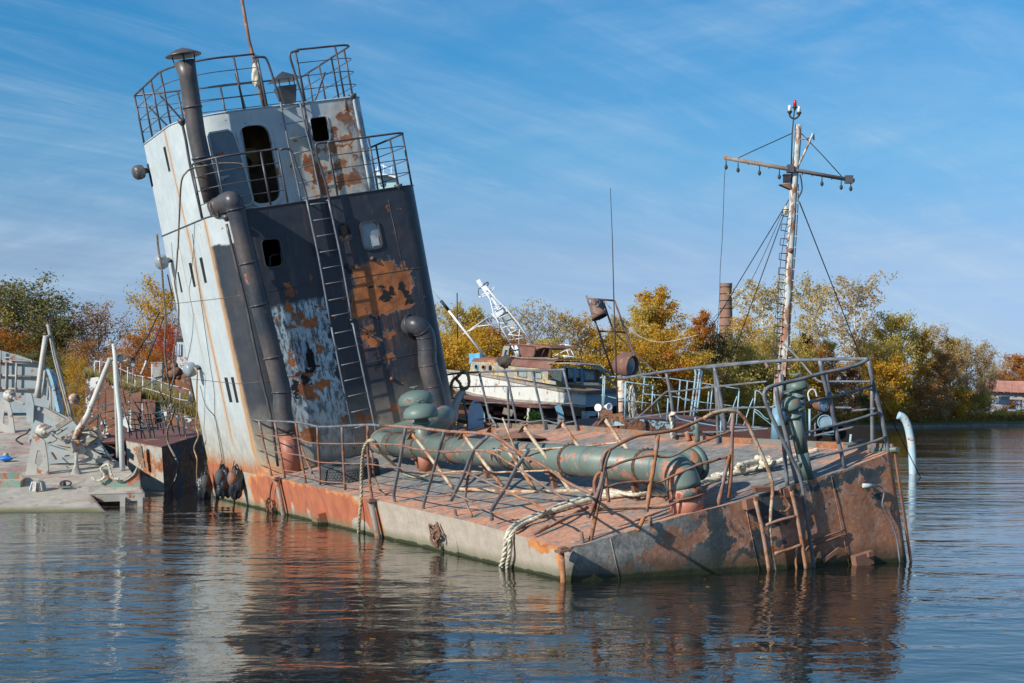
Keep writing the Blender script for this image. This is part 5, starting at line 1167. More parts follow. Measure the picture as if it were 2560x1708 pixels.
holeplate('cradle_plate', cX, [(195, 610), (235, 615), (255, 700), (250, 830), (200, 830)], [(215, 690, 12, 14)], Yc + 3.2)
for a, b, Y, w in (((430, 870), (545, 800), Yc + .2, .14), ((380, 950), (560, 1040), Yc - .3, .16), ((610, 1000), (735, 930), Yc - .3, .14), ((500, 975), (640, 1040), Yc - .5, .2), ((640, 1035), (860, 1160), Yc - .6, .16), ((620, 940), (730, 870), Yc - .3, .12), ((720, 960), (840, 1120), Yc - .1, .1), ((330, 740), (490, 830), Yc + 3.2, .18), ((120, 640), (230, 640), Yc + 3.6, .08)):
    mb = MB(); mb.beam(P(*cX(*a), Y), P(*cX(*b), Y), .12, w); mb.build('lever_beam', M['wood_grey'] if w in (.14,) else LG, pontoon)
wplate('lever_plate', cX, [(535, 975), (590, 970), (650, 1040), (640, 1075), (560, 1068)], Yc - .75, (0, .12, 0), LG, pontoon)
c_ = P(*cX(575, 1240), ys1 + .15)
mb = MB(); mb.tube([c_, P(*cX(575, 1130), c_.y), P(*cX(575, 1060), c_.y)], [.05, .05, .055], 12); mb.lathe(c_, (0, 0, 1), [(.21, 0), (.18, .02), (.06, .32), (.05, .45)], 4); mb.lathe(P(*cX(576, 1130), c_.y), (0, 0, 1), [(0, -.05), (.06, 0), (0, .05)], 12); mb.build('pedestal', LG, pontoon)
mb = MB(); mb.lathe(P(*cX(515, 975), Yc - .8), (0, -1, 0), [(.08, 0), (.08, .1), (0, .11)], 18); mb.build('pivot_boss', LG, pontoon)
# distant lamp-like drum behind the frames
mb = MB(); mb.lathe(P(*cX(560, 660), Yf + 1), (.3, -1, .2), [(0, -.15), (.16, -.12), (.18, .05), (.12, .1), (.12, .15), (0, .15)], 24); mb.build('rope_drum', worn('drum paint far', (.50, .46, .42), (.40, .3, .25), .6, 1.6, .6), pontoon)
rnd = random.Random(21)
for k in range(26):
    Y = rnd.choice([ys1 + 1.2, ys1 + 1.8, ys1 + 2.4]); x0, y0 = rnd.uniform(360, 830), rnd.uniform(800, 1120); a_ = rnd.uniform(-1.2, 1.2); l_ = rnd.uniform(40, 150)
    mb = MB(); mb.beam(P(*cX(x0, y0), Y), P(*cX(x0 + l_ * math.cos(a_), y0 + l_ * math.sin(a_) * .7), Y + rnd.uniform(-.3, .3)), rnd.uniform(.02, .07), rnd.uniform(.02, .09)); mb.build('scrap_bar', rnd.choice([M['rust'], LG, M['wood_grey'], M['wire'], gp]), pontoon)
for k in range(9):
    x0, y0 = rnd.uniform(300, 860), rnd.uniform(850, 1180); q = [P(*cX(x0 + rnd.uniform(-60, 60) , y0 + rnd.uniform(-50, 60)), ys1 + rnd.uniform(.8, 1.8)) for _ in range(5)]; mb = MB(); mb.tube(smooth(q), .012, 5); mb.build('loose_cable', M['wire'], pontoon)
# green and red chock at the corner
Yk = onp(*cX(800, 1320)).y
gr_ = worn('green chock paint', (.16, .30, .24), (.13, .24, .2), .36, 3.0, .6, .002, -.02, bare=(.38, .12, .08))
wplate('corner_chock', cX, [(790, 1325), (795, 1215), (830, 1240), (880, 1275), (940, 1262), (1000, 1215), (1030, 1170), (1045, 1190), (1060, 1330)], Yk, (0, .08, 0), gr_, pontoon)
wplate('corner_chock', cX, [(758, 1300), (762, 1190), (785, 1205), (795, 1320)], Yk + .1, (0, .4, 0), gr_, pontoon)
wb('chock_lip', cX, [(795, 1215), (850, 1258), (900, 1280), (950, 1268), (1010, 1225), (1035, 1170)], Yk - .03, .05, LG, pontoon)
mb = MB(); mb.rope([P(*cX(x, y), Yk - .1) for x, y in [(690, 1250), (740, 1275), (790, 1240), (760, 1180), (810, 1150), (830, 1190), (850, 1250), (900, 1262)]], .035); mb.build('lashing_rope', M['hawser'], pontoon)
# deck fittings: bitt frame, hatch coaming, ring
def onx(x, y, h=0): return onp(*cX(x, y), h)
c_ = onx(287, 1348); t = thing('deck_pedestal', 'small octagonal ribbed steel pedestal near the pontoon edge', 'pedestal', c_)
mb = MB(); mb.lathe(c_, (0, -.1, 1), [(.21, 0), (.19, .03), (.14, .2), (.15, .24), (0, .24)], 8); mb.build('drum', M['light_grey'], t)
for k in range(8):
    a = k * math.pi / 4; mb = MB(); mb.beam(c_ + Vector((math.cos(a) * .215, math.sin(a) * .215, .01)), c_ + Vector((math.cos(a) * .155, math.sin(a) * .155, .23)), .025, .03); mb.build('rib', M['pale_paint'], t)
q = [onx(-60, 1322), onx(155, 1322), onx(185, 1300), onx(150, 1258), onx(-60, 1262)]; t = thing('hatch_coaming', 'low red and green hatch coaming at the left edge of the pontoon', 'hatch', q[1])
for a, b in zip(q, q[1:]):
    mb = MB(); mb.beam(a + Vector((0, 0, .07)), b + Vector((0, 0, .07)), .03, .18); mb.build('coaming_plate', gr_, t)
c_ = onx(495, 1318, .05); t = thing('mooring_ring', 'dark steel mooring ring lying on a teal pad on the pontoon', 'ring', c_)
mb = MB(); mb.tube([c_ + Vector((.14 * math.cos(a), .0 + .05 * math.sin(a), .08 + .07 * math.sin(a))) for a in [k * math.pi / 10 for k in range(20)]], .022, 8, closed=True); mb.build('ring', M['wire'], t)
mb = MB(); mb.box(c_ + Vector((.02, -.08, .0)), (.32, .16, .04)); mb.build('ring_pad', M['green_cap'], t)
mb = MB(); mb.lathe(c_ + Vector((-.06, .02, 0)), (0, 0, 1), [(.07, 0), (.06, .1), (.025, .15), (0, .15)], 12); mb.build('eye_post', M['wire'], t)
cb_ = onx(40, 1105, .1); solo('blue_rag', blob(cb_, .20, .12, .07, 31, .07, 22, 12), plain('blue tarpaulin', (.02, .16, .50), .5, 0, .4, 5, .01), 'crumpled bright blue tarpaulin on the pontoon deck', 'tarpaulin')
solo('buoy', blob(onx(45, 1080, .1), .08, .08, .08, 3, .0, 20, 12), M['light_grey'], 'small grey buoy lying beside the blue tarpaulin', 'buoy')
mb = MB(); mb.tube(smooth([P(*cX(x, y), Y) for x, y, Y in [(225, 880, ys1 + 2), (200, 915, ys1 + 2), (150, 940, ys1 + 2), (122, 965, ys1 + 1.6), (145, 985, ys1 + 1.4), (175, 1000, ys1 + 1.4)]]), .025, 6); solo('loose_wire', mb, M['wire'], 'loose black wire curling on the pontoon deck behind the near stand', 'wire')

# ------------------------------------------------------------------ half-sunken rusty wreck between the pontoon and the barge
Yw = 46.0
wreck = thing('rusty_wreck', 'half-sunken rusty hulk with bent deck rails behind the pontoon', 'wreck', P(*cY(500, 1250), Yw))
c0, c1, c2 = P(*cY(282, 965), 44.5), P(*cY(555, 1020), 43), P(*cY(850, 925), 46)
mb = MB(); mb.plate([c0, c1, c1 + Vector((.15, 0, -2.5)), c0 + Vector((.3, 0, -2.9))], (0, .1, 0)); mb.build('transom_plating', worn('wreck grey paint', (.40, .37, .31), (.30, .29, .26), .5, .9, .7, .004), wreck)
mb = MB(); mb.plate([c1, c2, c2 + Vector((.3, 0, -3.0)), c1 + Vector((.15, 0, -2.5))], (0, .1, 0)); mb.build('hull_plating', rustdark, wreck)
c3 = P(*cY(60, 985), 46); mb = MB(); mb.plate([c3, P(*cY(275, 945), 46), P(*cY(300, 965), 46) + Vector((.1, 0, -2.8)), c3 + Vector((0, 0, -2.6))], (0, .1, 0)); mb.build('hull_plating', rustdark, wreck)
mb = MB(); mb.plate([c1 + Vector((0, 0, .01)), c2, P(*cY(850, 905), 50), P(*cY(560, 830), 54), P(*cY(300, 905), 52), P(*cY(60, 980), 46.5), c0], (0, 0, -.03)); mb.build('deck', reddeck, wreck)
DK = worn('dark green rail paint', (.05, .07, .075), (.09, .11, .11), .35, 3, .5)
for pts in ([(290, 760), (340, 755), (430, 775), (500, 765), (590, 745), (690, 725), (800, 670)], [(300, 805), (420, 815), (600, 790)], [(310, 845), (430, 850), (620, 830)], [(320, 880), (480, 890), (680, 860)], [(430, 680), (560, 675), (600, 700), (640, 760)], [(230, 630), (360, 590), (560, 490)], [(60, 720), (220, 690), (420, 680)], [(60, 770), (200, 745)], [(110, 820), (300, 780)], [(60, 905), (200, 850)],
            [(690, 800), (800, 790)], [(700, 860), (830, 850)]): wb('rail_bar', cY, pts, Yw - .6, .035, DK, wreck, 5)
for a, b in (((300, 760), (315, 950)), ((335, 757), (375, 975)), ((385, 765), (410, 985)), ((430, 775), (480, 1000)), ((470, 770), (515, 1010)), ((440, 680), (480, 1000)), ((365, 770), (445, 990)), ((480, 700), (530, 870)), ((510, 690), (555, 890)), ((545, 680), (600, 900)), ((575, 690), (650, 910)), ((600, 700), (640, 890)), ((650, 740), (700, 955)), ((670, 730), (690, 900)), ((560, 760), (570, 920)), ((230, 460), (290, 700)), ((290, 590), (405, 765)), ((240, 640), (330, 930)), ((70, 730), (135, 880)), ((490, 510), (580, 665)), ((290, 690), (420, 850)), ((130, 885), (120, 945)), ((700, 760), (730, 930))): wb('rail_post', cY, [a, b], Yw - .5, .045, DK, wreck, 5)
wb('davit', cY, [(680, 735), (700, 730), (715, 780), (735, 920), (745, 1010), (790, 1120)], Yw - 1, .04, DK, wreck)
mb = MB()
for x, y, dx, dz in ((395, 1060, .3, .9), (415, 1150, .22, .5)): mb.box(P(*cY(x, y), 43.4), (dx * .45, .15, dz * .45), Matrix.Rotation(-.15, 3, 'Y'))
mb.build('mooring_lug', M['wood_grey'], wreck)

# white ruined hull with grass behind it, rails round its deck
Yh = 56.0
hulk = thing('grassy_hulk', 'old white hull with torn plating, grass growing on its deck and white pipe rails', 'hulk', P(*cY(400, 900), Yh))
n = 22; top = [(-20, 505), (60, 540), (180, 570), (250, 600), (340, 640), (430, 680), (620, 760), (700, 780), (840, 810)]
mb = MB(); tp = [P(*cY(x, y), Yh) for x, y in top]; 
for a, b in zip(tp, tp[1:]): mb.add([a, b, Vector((b.x, b.y + .3, -.5)), Vector((a.x, a.y + .3, -.5))], [(0, 1, 2, 3)])
mb.build('hull_plating', peel, hulk)
rnd = random.Random(12)
for k in range(16):
    x = -10 + k * 30; y = interp(x, [(a, b) for a, b in top]) + rnd.uniform(-25, 5); p = P(*cY(x, y), Yh - .15); hgt = rnd.uniform(1.4, 3.2); wd = rnd.uniform(.25, .5)
    mb = MB(); mb.plate([p, p + Vector((wd, 0, rnd.uniform(-.2, .1))), p + Vector((wd * .9, -.1, -hgt)), p + Vector((.05, -.1, -hgt * .9))], (0, .05, 0)); mb.build('torn_strake', [peel, peel, rustdark, peel, peel, M['rust']][k % 6], hulk)
deckp = [tp[0], tp[3], tp[5], tp[8], P(*cY(860, 700), 62), P(*cY(700, 560), 66), P(*cY(300, 480), 68), P(*cY(-20, 470), 64)]
mb = MB(); mb.plate(deckp, (0, 0, -.05)); mb.build('deck', plain('weedy deck', (.20, .16, .08), .95, 0, .4, 2), hulk)
WR = worn('white pipe rail', (.62, .63, .62), (.5, .5, .5), .4, 3, .5)
for pts in ([(235, 425), (350, 475), (480, 500), (600, 545), (700, 570), (770, 590)], [(255, 515), (360, 560), (480, 590), (600, 630), (690, 660), (770, 670)], [(50, 370), (200, 385), (340, 350)]): wb('rail_bar', cY, pts, Yh + 1, .045, WR, hulk, 5)
for x, y0, y1 in ((300, 415, 570), (357, 475, 600), (415, 490, 615), (485, 390, 640), (695, 565, 720), (770, 590, 700), (50, 375, 490), (90, 370, 490), (555, 530, 600), (250, 450, 520)): wb('rail_post', cY, [(x, y0), (x, y1)], Yh + 1, .055, WR, hulk, 5)
mb = MB(); mb.box(P(*cY(523, 452), Yh + 2), (.46, .3, .74)); mb.box(P(*cY(523, 382), Yh + 2), (.52, .36, .04)); mb.build('locker', M['light_grey'], hulk)
mb = MB(); 
for x, y, s_ in ((610, 420, .14), (650, 410, .16), (640, 470, .2), (600, 480, .16), (670, 450, .2), (620, 380, .1), (680, 490, .12)): mb.lathe(P(*cY(x, y), Yh + 1.5), (random.uniform(-.4, .4), -1, random.uniform(-.3, .6)), [(0, -s_), (s_, -s_ * .8), (s_, s_ * .5), (s_ * .6, s_), (0, s_)], 14)
wd_ = mb.build('windlass', M['chain'], hulk); wd_['kind'] = 'stuff'
wb('windlass_pipe', cY, [(690, 400), (770, 400)], Yh + 1, .1, LG, hulk)
mb = MB(); mb.tube([P(*cY(620 + 22 * math.cos(a), 330 + 22 * math.sin(a)), Yh + 1) for a in [k * math.pi / 8 for k in range(16)]], .02, 6, closed=True); mb.build('windlass_ring', M['wire'], hulk)
wb('boom_arm', cY, [(440, 368), (430, 400), (400, 470)], Yh, .09, WR, hulk)
# lamps on poles
for x, y, r, lab, mt in ((243, 350, .16, 'round teal-glass searchlight behind the tall pontoon post', 'mirror'), (335, 395, .11, 'small round lamp hanging under a dark hood on the hulk rail', 'pale_paint')):
    c_ = P(*cY(x, y), Yh - 1); t = thing('searchlight', lab, 'lamp', c_)
    mb = MB(); mb.lathe(c_, (.4, -1, .1), [(0, -r), (r * .7, -r * .9), (r, .0), (r, r * .25), (r * .92, r * .3), (r * .9, .0)], 26); mb.build('lamp_housing', M['light_grey'] if r > .15 else M['wire'], t)
    mb = MB(); mb.lathe(c_, (.4, -1, .1), [(0, r * .15), (r * .9, r * .15)], 26); mb.build('lens', M[mt], t)
    mb = MB(); mb.tube([c_ + Vector((0, .1, -r)), Vector((c_.x, c_.y + .1, c_.z - r - .6))], .025, 6); mb.build('bracket', M['light_grey'], t)
mb = MB(); mb.lathe(P(*cY(325, 360), Yh - 1), (0, 0, 1), [(.15, -.04), (.14, .04), (.05, .1), (0, .1)], 16); solo('lamp_hood', mb, M['wire'], 'dark bell-shaped hood above the small round lamp', 'hood')
# white wheelhouse at the foot of the red tree
wh = thing('white_wheelhouse', 'small white wooden wheelhouse with grey roof beside the red tree', 'cabin', P(*cY(690, 400), 62))
c_ = P(*cY(725, 300), 63); mb = MB(); mb.box(c_ + Vector((.35, 0, -.05)), (1.1, 1.1, 1.15)); mb.build('wall', M['pale_paint'], wh)
mb = MB(); mb.box(c_ + Vector((.35, 0, .56)), (1.4, 1.4, .08)); mb.build('roof', M['soot_pipe'], wh)
mb = MB(); mb.box(c_ + Vector((.4, .1, -1.5)), (1.3, 1.5, 1.9)); mb.build('deckhouse_base', peel, wh)
for x in (672, 692):
    p = P(*cY(x, 285), 62.42); mb = MB(); mb.box(p, (.09, .03, .5)); w_ = mb.build('window', M['lead_glass'], wh); mb = MB(); mb.tube([p + Vector((a, -.02, b)) for a, b in ((-.05, -.26), (.05, -.26), (.05, .26), (-.05, .26))], .014, 4, closed=True); mb.build('frame', M['white_metal'], w_)
for pts, lab in (([(540, 0), (450, 180), (360, 320)], 'thin stay running up from the lamps past the yellow tree'), ([(575, 30), (520, 180), (445, 370)], 'second thin stay running up to the right past the yellow tree')):
    mb = MB(); mb.tube([P(*cY(*p), Yh - 1) for p in pts], .03, 5); solo('stay_wire', mb, M['wire'], lab, 'wire')
WS = .62
# ------------------------------------------------------------------ blue-railed workboat moored behind the barge
Ym = 37.0
wbt = thing('workboat', 'low rusty workboat with pale blue pipe rails moored behind the far side of the barge', 'boat', P(*cQ(1200, 1400), Ym))
sheer = [(-330, 1480), (-60, 1200), (360, 1120), (560, 1130), (800, 1150), (1040, 1180), (1400, 1205), (1900, 1240), (2350, 1270), (2900, 1290), (3200, 1300)]
near = [P(*cQ(x, y), Ym - .2 + .0004 * x) for x, y in sheer]
far = [P(*cQ(x, y), Ym + 4.0) for x, y in [(-330, 1100), (-60, 1080), (360, 1040), (560, 1010), (800, 1020), (1040, 1030), (1400, 1060), (1900, 1150), (2350, 1215), (2900, 1250), (3200, 1290)]]
mb = MB()
for i in range(len(near) - 1): mb.add([near[i], near[i + 1], far[i + 1], far[i]], [(0, 1, 2, 3)], 0, True)
mb.build('deck', reddeck, wbt)
def plank(i0, i1, nm, mt, off=0.0):
    mb = MB()
    for i in range(i0, i1):
        a, b = near[i] + Vector((0, off, .05)), near[i + 1] + Vector((0, off, .05)); mb.add([a, b, Vector((b.x, b.y + .2, -.5)), Vector((a.x, a.y + .2, -.5))], [(0, 1, 2, 3)], 0, True)
    return mb.build(nm, mt, wbt)
plank(0, 5, 'hull_plating', bluepeel); plank(5, 10, 'hull_plating', worn('dark red hull side', (.12, .055, .05), (.16, .08, .07), .35, 1, .7, .003))
mb = MB()
for i in range(len(far) - 1): a, b = far[i], far[i + 1]; mb.add([a, b, Vector((b.x, b.y - .2, -.5)), Vector((a.x, a.y - .2, -.5))], [(0, 1, 2, 3)])
mb.build('hull_plating', rustdark, wbt)
BL = M['blue_rail']
for pts, Y, r in (([(75, 480), (240, 480), (650, 485), (1000, 505), (1180, 530), (1380, 560), (1650, 600), (2050, 660)], Ym + 2.5, .026), ([(380, 555), (600, 590), (790, 610)], Ym + .2, .028), ([(20, 750), (240, 800), (400, 830), (740, 875)], Ym + .2, .022), ([(640, 735), (1000, 765), (1240, 800), (1460, 850), (1900, 905), (2000, 920), (2350, 935)], Ym + 2.5, .02),
                  ([(1110, 1050), (1180, 1105), (1400, 1150), (1750, 1210), (2100, 1225), (2400, 1225)], Ym, .025), ([(1040, 655), (1140, 740), (1230, 820), (1350, 830), (1560, 870)], Ym + 1.2, .022), ([(790, 735), (840, 870), (870, 1000), (900, 1090)], Ym + .5, .022), ([(985, 800), (1020, 850), (1060, 900), (1090, 980)], Ym + .6, .02), ([(0, 500), (60, 480)], Ym + .3, .03)):
    wb('rail_bar', cQ, pts, Y, r, BL, wbt)
for x0, y0, x1, y1, Y in ((72, 470, 55, 950, Ym + .2), (50, 490, 35, 950, Ym + .1), (655, 490, 615, 975, Ym + 2), (778, 610, 757, 1010, Ym + .4), (1180, 525, 1140, 1000, Ym + 2.4), (1288, 540, 1240, 1045, Ym + 2.4), (1000, 800, 985, 1130, Ym + .3), (1655, 595, 1615, 1040, Ym + 2.4), (1600, 700, 1565, 1060, Ym + 1.6), (2045, 660, 2005, 1185, Ym + 1.8), (1780, 1080, 1770, 1400, Ym - .05), (2285, 690, 2250, 1210, Ym + 1.2), (1400, 1080, 1380, 1370, Ym), (380, 550, 365, 1080, Ym + .1)):
    wb('rail_post', cQ, [(x0, y0), (x1, y1)], Y, .034, BL, wbt)
for pts in ([(1365, 345), (1398, 390), (1400, 520), (1330, 1060)], [(1420, 350), (1458, 400), (1455, 480), (1375, 1060)], [(1455, 375), (1485, 400), (1488, 470), (1425, 1010)]): wb('air_pipe', cQ, pts, Ym + 1.5, .05, BL, wbt, 9)
for pts in ([(2015, 765), (1960, 920), (1890, 1150)], [(2250, 800), (2190, 950), (2110, 1200)], [(2285, 685), (2350, 710), (2420, 800), (2480, 860)], [(2270, 965), (2330, 990), (2420, 1080), (2480, 1110)]): wb('rail_brace', cQ, pts, Ym + 1.1, .026, BL, wbt)
wb('rail_bar', cG, [(330, 440), (450, 535), (560, 620)], Ym + 1, .02, BL, wbt)
# forward fittings: pedestal column with searchlight
wb('lamp_column', cQ, [(315, 540), (318, 700), (320, 805)], Ym + .4, .19, worn('column white paint', (.62, .62, .56), (.50, .46, .38), .45, 2.2, .5), wbt, 16)
wb('lamp_column_foot', cQ, [(320, 805), (312, 920), (305, 1010)], Ym + .4, [.17, .16, .16], worn('column foot rust', (.5, .36, .3), (.5, .45, .4), .5, 2.2, .6), wbt, 14)
wb('column_pipe', cQ, [(375, 560), (372, 1080)], Ym + .3, .05, BL, wbt)
sl = thing('searchlight', 'large rusty brown searchlight with dark glass on the white column', 'searchlight', P(*cQ(390, 310), Ym + .4))
c_ = P(*cQ(380, 320), Ym + .4); ax_s = Vector((.72, -.55, -.12)).normalized(); sb_ = worn('searchlight rust', (.15, .075, .055), (.20, .12, .10), .40, 3.0, .6, .002)
mb = MB(); mb.lathe(c_, ax_s, [(0, -.36), (.16, -.34), (.25, -.26), (.285, -.15), (.285, .14), (.30, .15), (.30, .22), (.26, .22), (.25, .14)], 36); mb.build('lamp_housing', sb_, sl)
mb = MB(); mb.lathe(c_, ax_s, [(0, .19), (.12, .185), (.26, .165)], 36); mb.build('lens', plain('dark lamp glass', (.06, .09, .12), .06, 0, .4, 3, 0, .8), sl)
mb = MB(); x = ax_s.orthogonal(); mb.beam(c_ + Vector((-.16, .02, .30)), c_ + Vector((.16, -.1, .27)), .16, .07, ax_s); mb.build('top_vent', sb_, sl)
mb = MB(); mb.tube([c_ + Vector((-.15, 0, -.24)), c_ + Vector((-.1, 0, -.45)), c_ + Vector((-.16, 0, -.62))], .045, 8); mb.tube([c_ + Vector((.1, -.1, -.26)), c_ + Vector((.03, 0, -.45))], .035, 8); mb.build('yoke', sb_, sl)
# rusty box, horn lamps and blue bollards on the workboat's fore end
mb = MB(); q = [P(*cQ(x, y), Ym - 1.2) for x, y in [(0, 980), (60, 950), (180, 975), (190, 1150), (160, 1180), (20, 1130)]]; mb.plate(q, (.0, .3, 0)); mb.build('cowl_box', M['rust'], wbt)
mb = MB(); q = [P(*cQ(x, y), Ym - 1.4) for x, y in [(178, 1030), (355, 1015), (362, 1195), (185, 1205)]]; mb.plate(q, (0, .6, 0)); mb.build('cowl_box', bluepeel, wbt)
for x, y, lab in ((1560, 1210, 'left one of two small white horn lamps beside the rusty box'), (1637, 1203, 'right one of two small white horn lamps beside the rusty box')):
    c_ = P(*cK(x, y), Ym - 1.1); t = thing('horn_lamp', lab, 'lamp', c_); mb = MB(); mb.lathe(c_, (-.4 if x < 1600 else .5, -1, 0), [(0, -.12), (.05, -.12), (.07, .0), (.10, .08), (.085, .09), (0, .03)], 20); mb.build('bell', M['white_metal'], t)
    mb = MB(); mb.tube([c_, c_ + Vector((0, .1, -.28))], .02, 6); mb.build('bracket', M['white_metal'], t)
wplate('bollard_plate', cK, [(1165, 1200), (1195, 1185), (1225, 1200), (1245, 1260), (1252, 1420), (1188, 1420), (1195, 1280)], Ym - .8, (0, .25, 0), M['blue_paint'], wbt)
f_ = solo('frayed_fender', blob(P(*cQ(470, 860), Ym + .3), .10, .10, .46, 8, .05, 22, 16), plain('frayed white rope', (.56, .55, .52), .95, 0, .3, 16, .02), 'shaggy frayed white rope fender hanging beside the lamp column', 'fender')
mb = MB(); rnd = random.Random(3)
for k in range(160):
    a = rnd.uniform(0, 6.28); h = rnd.uniform(-.5, .45); p = P(*cQ(470, 860), Ym + .3) + Vector((.1 * math.cos(a) - h * .12, .1 * math.sin(a), h)); mb.tube([p, p + Vector((rnd.uniform(-.04, .05), -.03, -rnd.uniform(.06, .16)))], .006, 3)
o = mb.build('fray_strands', M['hawser'], None, origin=f_.location); o.parent = f_; o.location = (0, 0, 0); o['kind'] = 'stuff'
# ladder mast frame with broken lamp
fr = worn('frame tube', (.14, .08, .065), (.2, .15, .13), .45, 3, .6)
for pts in ([(1445, 210), (1500, 380), (1560, 530), (1600, 660), (1690, 920)], [(1455, 235), (1690, 255)], [(1560, 527), (1798, 537)], [(1695, 250), (1800, 540), (1860, 700), (1920, 850), (2000, 1110)], [(1590, 240), (1640, 390), (1690, 530), (1760, 600), (1870, 710), (2100, 930), (2281, 1100)]): wb('frame_tube', cK, pts, Ym + 3.0, .045, fr, wbt, 7, False)
bl_ = thing('broken_lamp', 'dark broken lamp with torn shade hanging in the leaning tube frame', 'lamp', P(*cK(1540, 345), Ym + 2.9))
c_ = P(*cK(1545, 350), Ym + 2.9); mb = MB(); mb.lathe(c_, (.35, -.2, -.9), [(.04, -.38), (.1, -.3), (.16, -.14), (.22, .1), (.24, .2), (.2, .2)], 20); mb.build('lamp_shade', fr, bl_)
blob(c_ + Vector((.05, -.05, .1)), .15, .12, .2, 40, .1, 18, 12).build('torn_cover', M['bag'], bl_)
mb = MB(); mb.tube([c_ + Vector((.0, 0, .2)), P(*cK(1590, 245), Ym + 3)], .03, 6); mb.build('hanger', fr, bl_)
mb = MB(); mb.tube([P(*p, Ym - .6) for p in [(1526, 470), (1531, 600), cK(1690, 200), cK(1710, 800), cK(1733, 1430)]], [.008, .012, .016, .022, .026], 6); solo('whip_aerial', mb, M['wire'], 'tall thin black whip aerial rising behind the middle of the far rail', 'aerial')
mb = MB(); mb.tube(smooth([P(*cK(x, y), Ym + 3) for x, y in [(1600, 255), (1650, 310), (1750, 430), (1900, 560), (2050, 620), (2200, 618), (2450, 560)]]), .012, 5); solo('slack_wire', mb, M['hawser'], 'slack pale wire sagging from the tube frame towards the mast', 'wire')
# the mast with its yard
WS = 1.0
mast = thing('mast', 'tall leaning rust-streaked mast with yard and red lamp beside the raised corner', 'mast', P(*cG(510, 640), 36.5))
Yt = 36.5
mp = [P(*q, Yt) for q in (cM(440, 168), cM(432, 300), cM(415, 500), cM(398, 800), cM(375, 1200), cM(355, 1450), cG(498, 200), cG(490, 400))]
mm = N('mast paint'); v = mm.tc.outputs['Object']; n_ = mm.noise(mm.mapping(v, (3, 3, .8)), 2.2, 7, .7, .3)
c = mm.mix(mm.ramp(mm.noise(v, 3, 5, .6), .35, .65), (.52, .54, .50), (.36, .42, .44)); c = mm.mix(mm.ramp(n_, .47, .53), c, mm.mix(mm.ramp(mm.noise(v, 6, 5, .7), .4, .6), (.20, .09, .05), (.30, .16, .10)))
M['mast'] = mm.done(c, .7, mm.bump(n_, .003))
mb = MB(); mb.tube(mp, [.085, .095, .10, .105, .12, .13, .15, .16], 16); mb.build('pole', M['mast'], mast)
mb = MB(); mb.tube([mp[-1], P(*cG(482, 640), Yt)], [.17, .19], 16); mb.build('pole_foot', M['blue_paint'], mast)
ya, yb = P(*cM(62, 335), Yt - .1), P(*cM(725, 452), Yt - .1); mb = MB(); mb.tube([ya, yb], .052, 10); yard = mb.build('yard', worn('yard varnish', (.17, .12, .09), (.26, .24, .22), .4, 3, .6), mast)
mb = MB(); mb.box(P(*cM(697, 446), Yt - .1), (.2, .14, .2)); mb.box(P(*cM(398, 392), Yt - .1), (.16, .2, .2)); mb.build('yard_band', M['tower_rail'], yard)
for x, y in ((72, 345), (133, 360), (185, 362), (242, 375), (291, 382), (343, 395), (460, 415), (510, 420), (560, 430), (610, 438), (658, 448), (707, 455)):
    a_ = P(*cM(x, y), Yt - .1); big = x in (133, 242, 343, 560, 658, 707, 72)
    mb = MB(); mb.tube([a_, a_ + Vector((0, 0, -.12 if big else -.05))], .014, 5)
    if big: mb.lathe(a_ + Vector((0, 0, -.2)), (0, 0, 1), [(0, -.07), (.04, -.03), (.045, .02), (.02, .07), (0, .08)], 8)
    mb.build('pulley', M['wire'], yard)
DKW = M['wire']
for pts in ([(137, 335), (200, 305), (410, 210)], [(455, 212), (560, 320), (660, 430)]): wb('yard_lift', cM, pts, Yt, .013, DKW, mast, 5, False)
wb('gaff_bracket', cM, [(437, 380), (480, 290), (515, 212)], Yt - .05, .03, M['mast'], mast); wb('gaff_brace', cM, [(440, 245), (515, 232)], Yt - .05, .02, M['mast'], mast); wb('gaff_hook', cM, [(518, 212), (519, 245)], Yt - .05, .02, DKW, mast)
# lamp cluster at the top
wb('lamp_stem', cM, [(403, 400), (408, 220), (414, 150), (421, 80)], Yt - .1, .018, DKW, mast, 6, False)
wb('lamp_arm', cM, [(395, 105), (398, 125), (420, 137), (440, 125), (443, 110)], Yt - .1, .022, DKW, mast)
for x, y0, y1, mt, nm in ((422, 40, 78, 'red', 'red_lamp'), (396, 66, 102, 'clear', 'clear_lamp'), (443, 72, 108, 'clear', 'clear_lamp')):
    top, bot = P(*cM(x, y0), Yt - .1), P(*cM(x, y1), Yt - .1); h = (top - bot).length
    if mt not in M: M[mt] = plain(mt + ' lamp glass', (.55, .015, .012) if mt == 'red' else (.62, .70, .74), .12, 0, .1, 3, 0, .7)
    mb = MB(); mb.lathe(bot, top - bot, [(.0, 0), (.044, 0), (.046, h * .7), (.034, h * .93), (0, h)], 14); l_ = mb.build(nm, M[mt], mast)
    mb = MB(); mb.lathe(bot, (0, 0, -1), [(.06, -.02), (.065, .01), (.035, .04), (.025, .08)], 12); mb.build('lamp_base', DKW, l_)
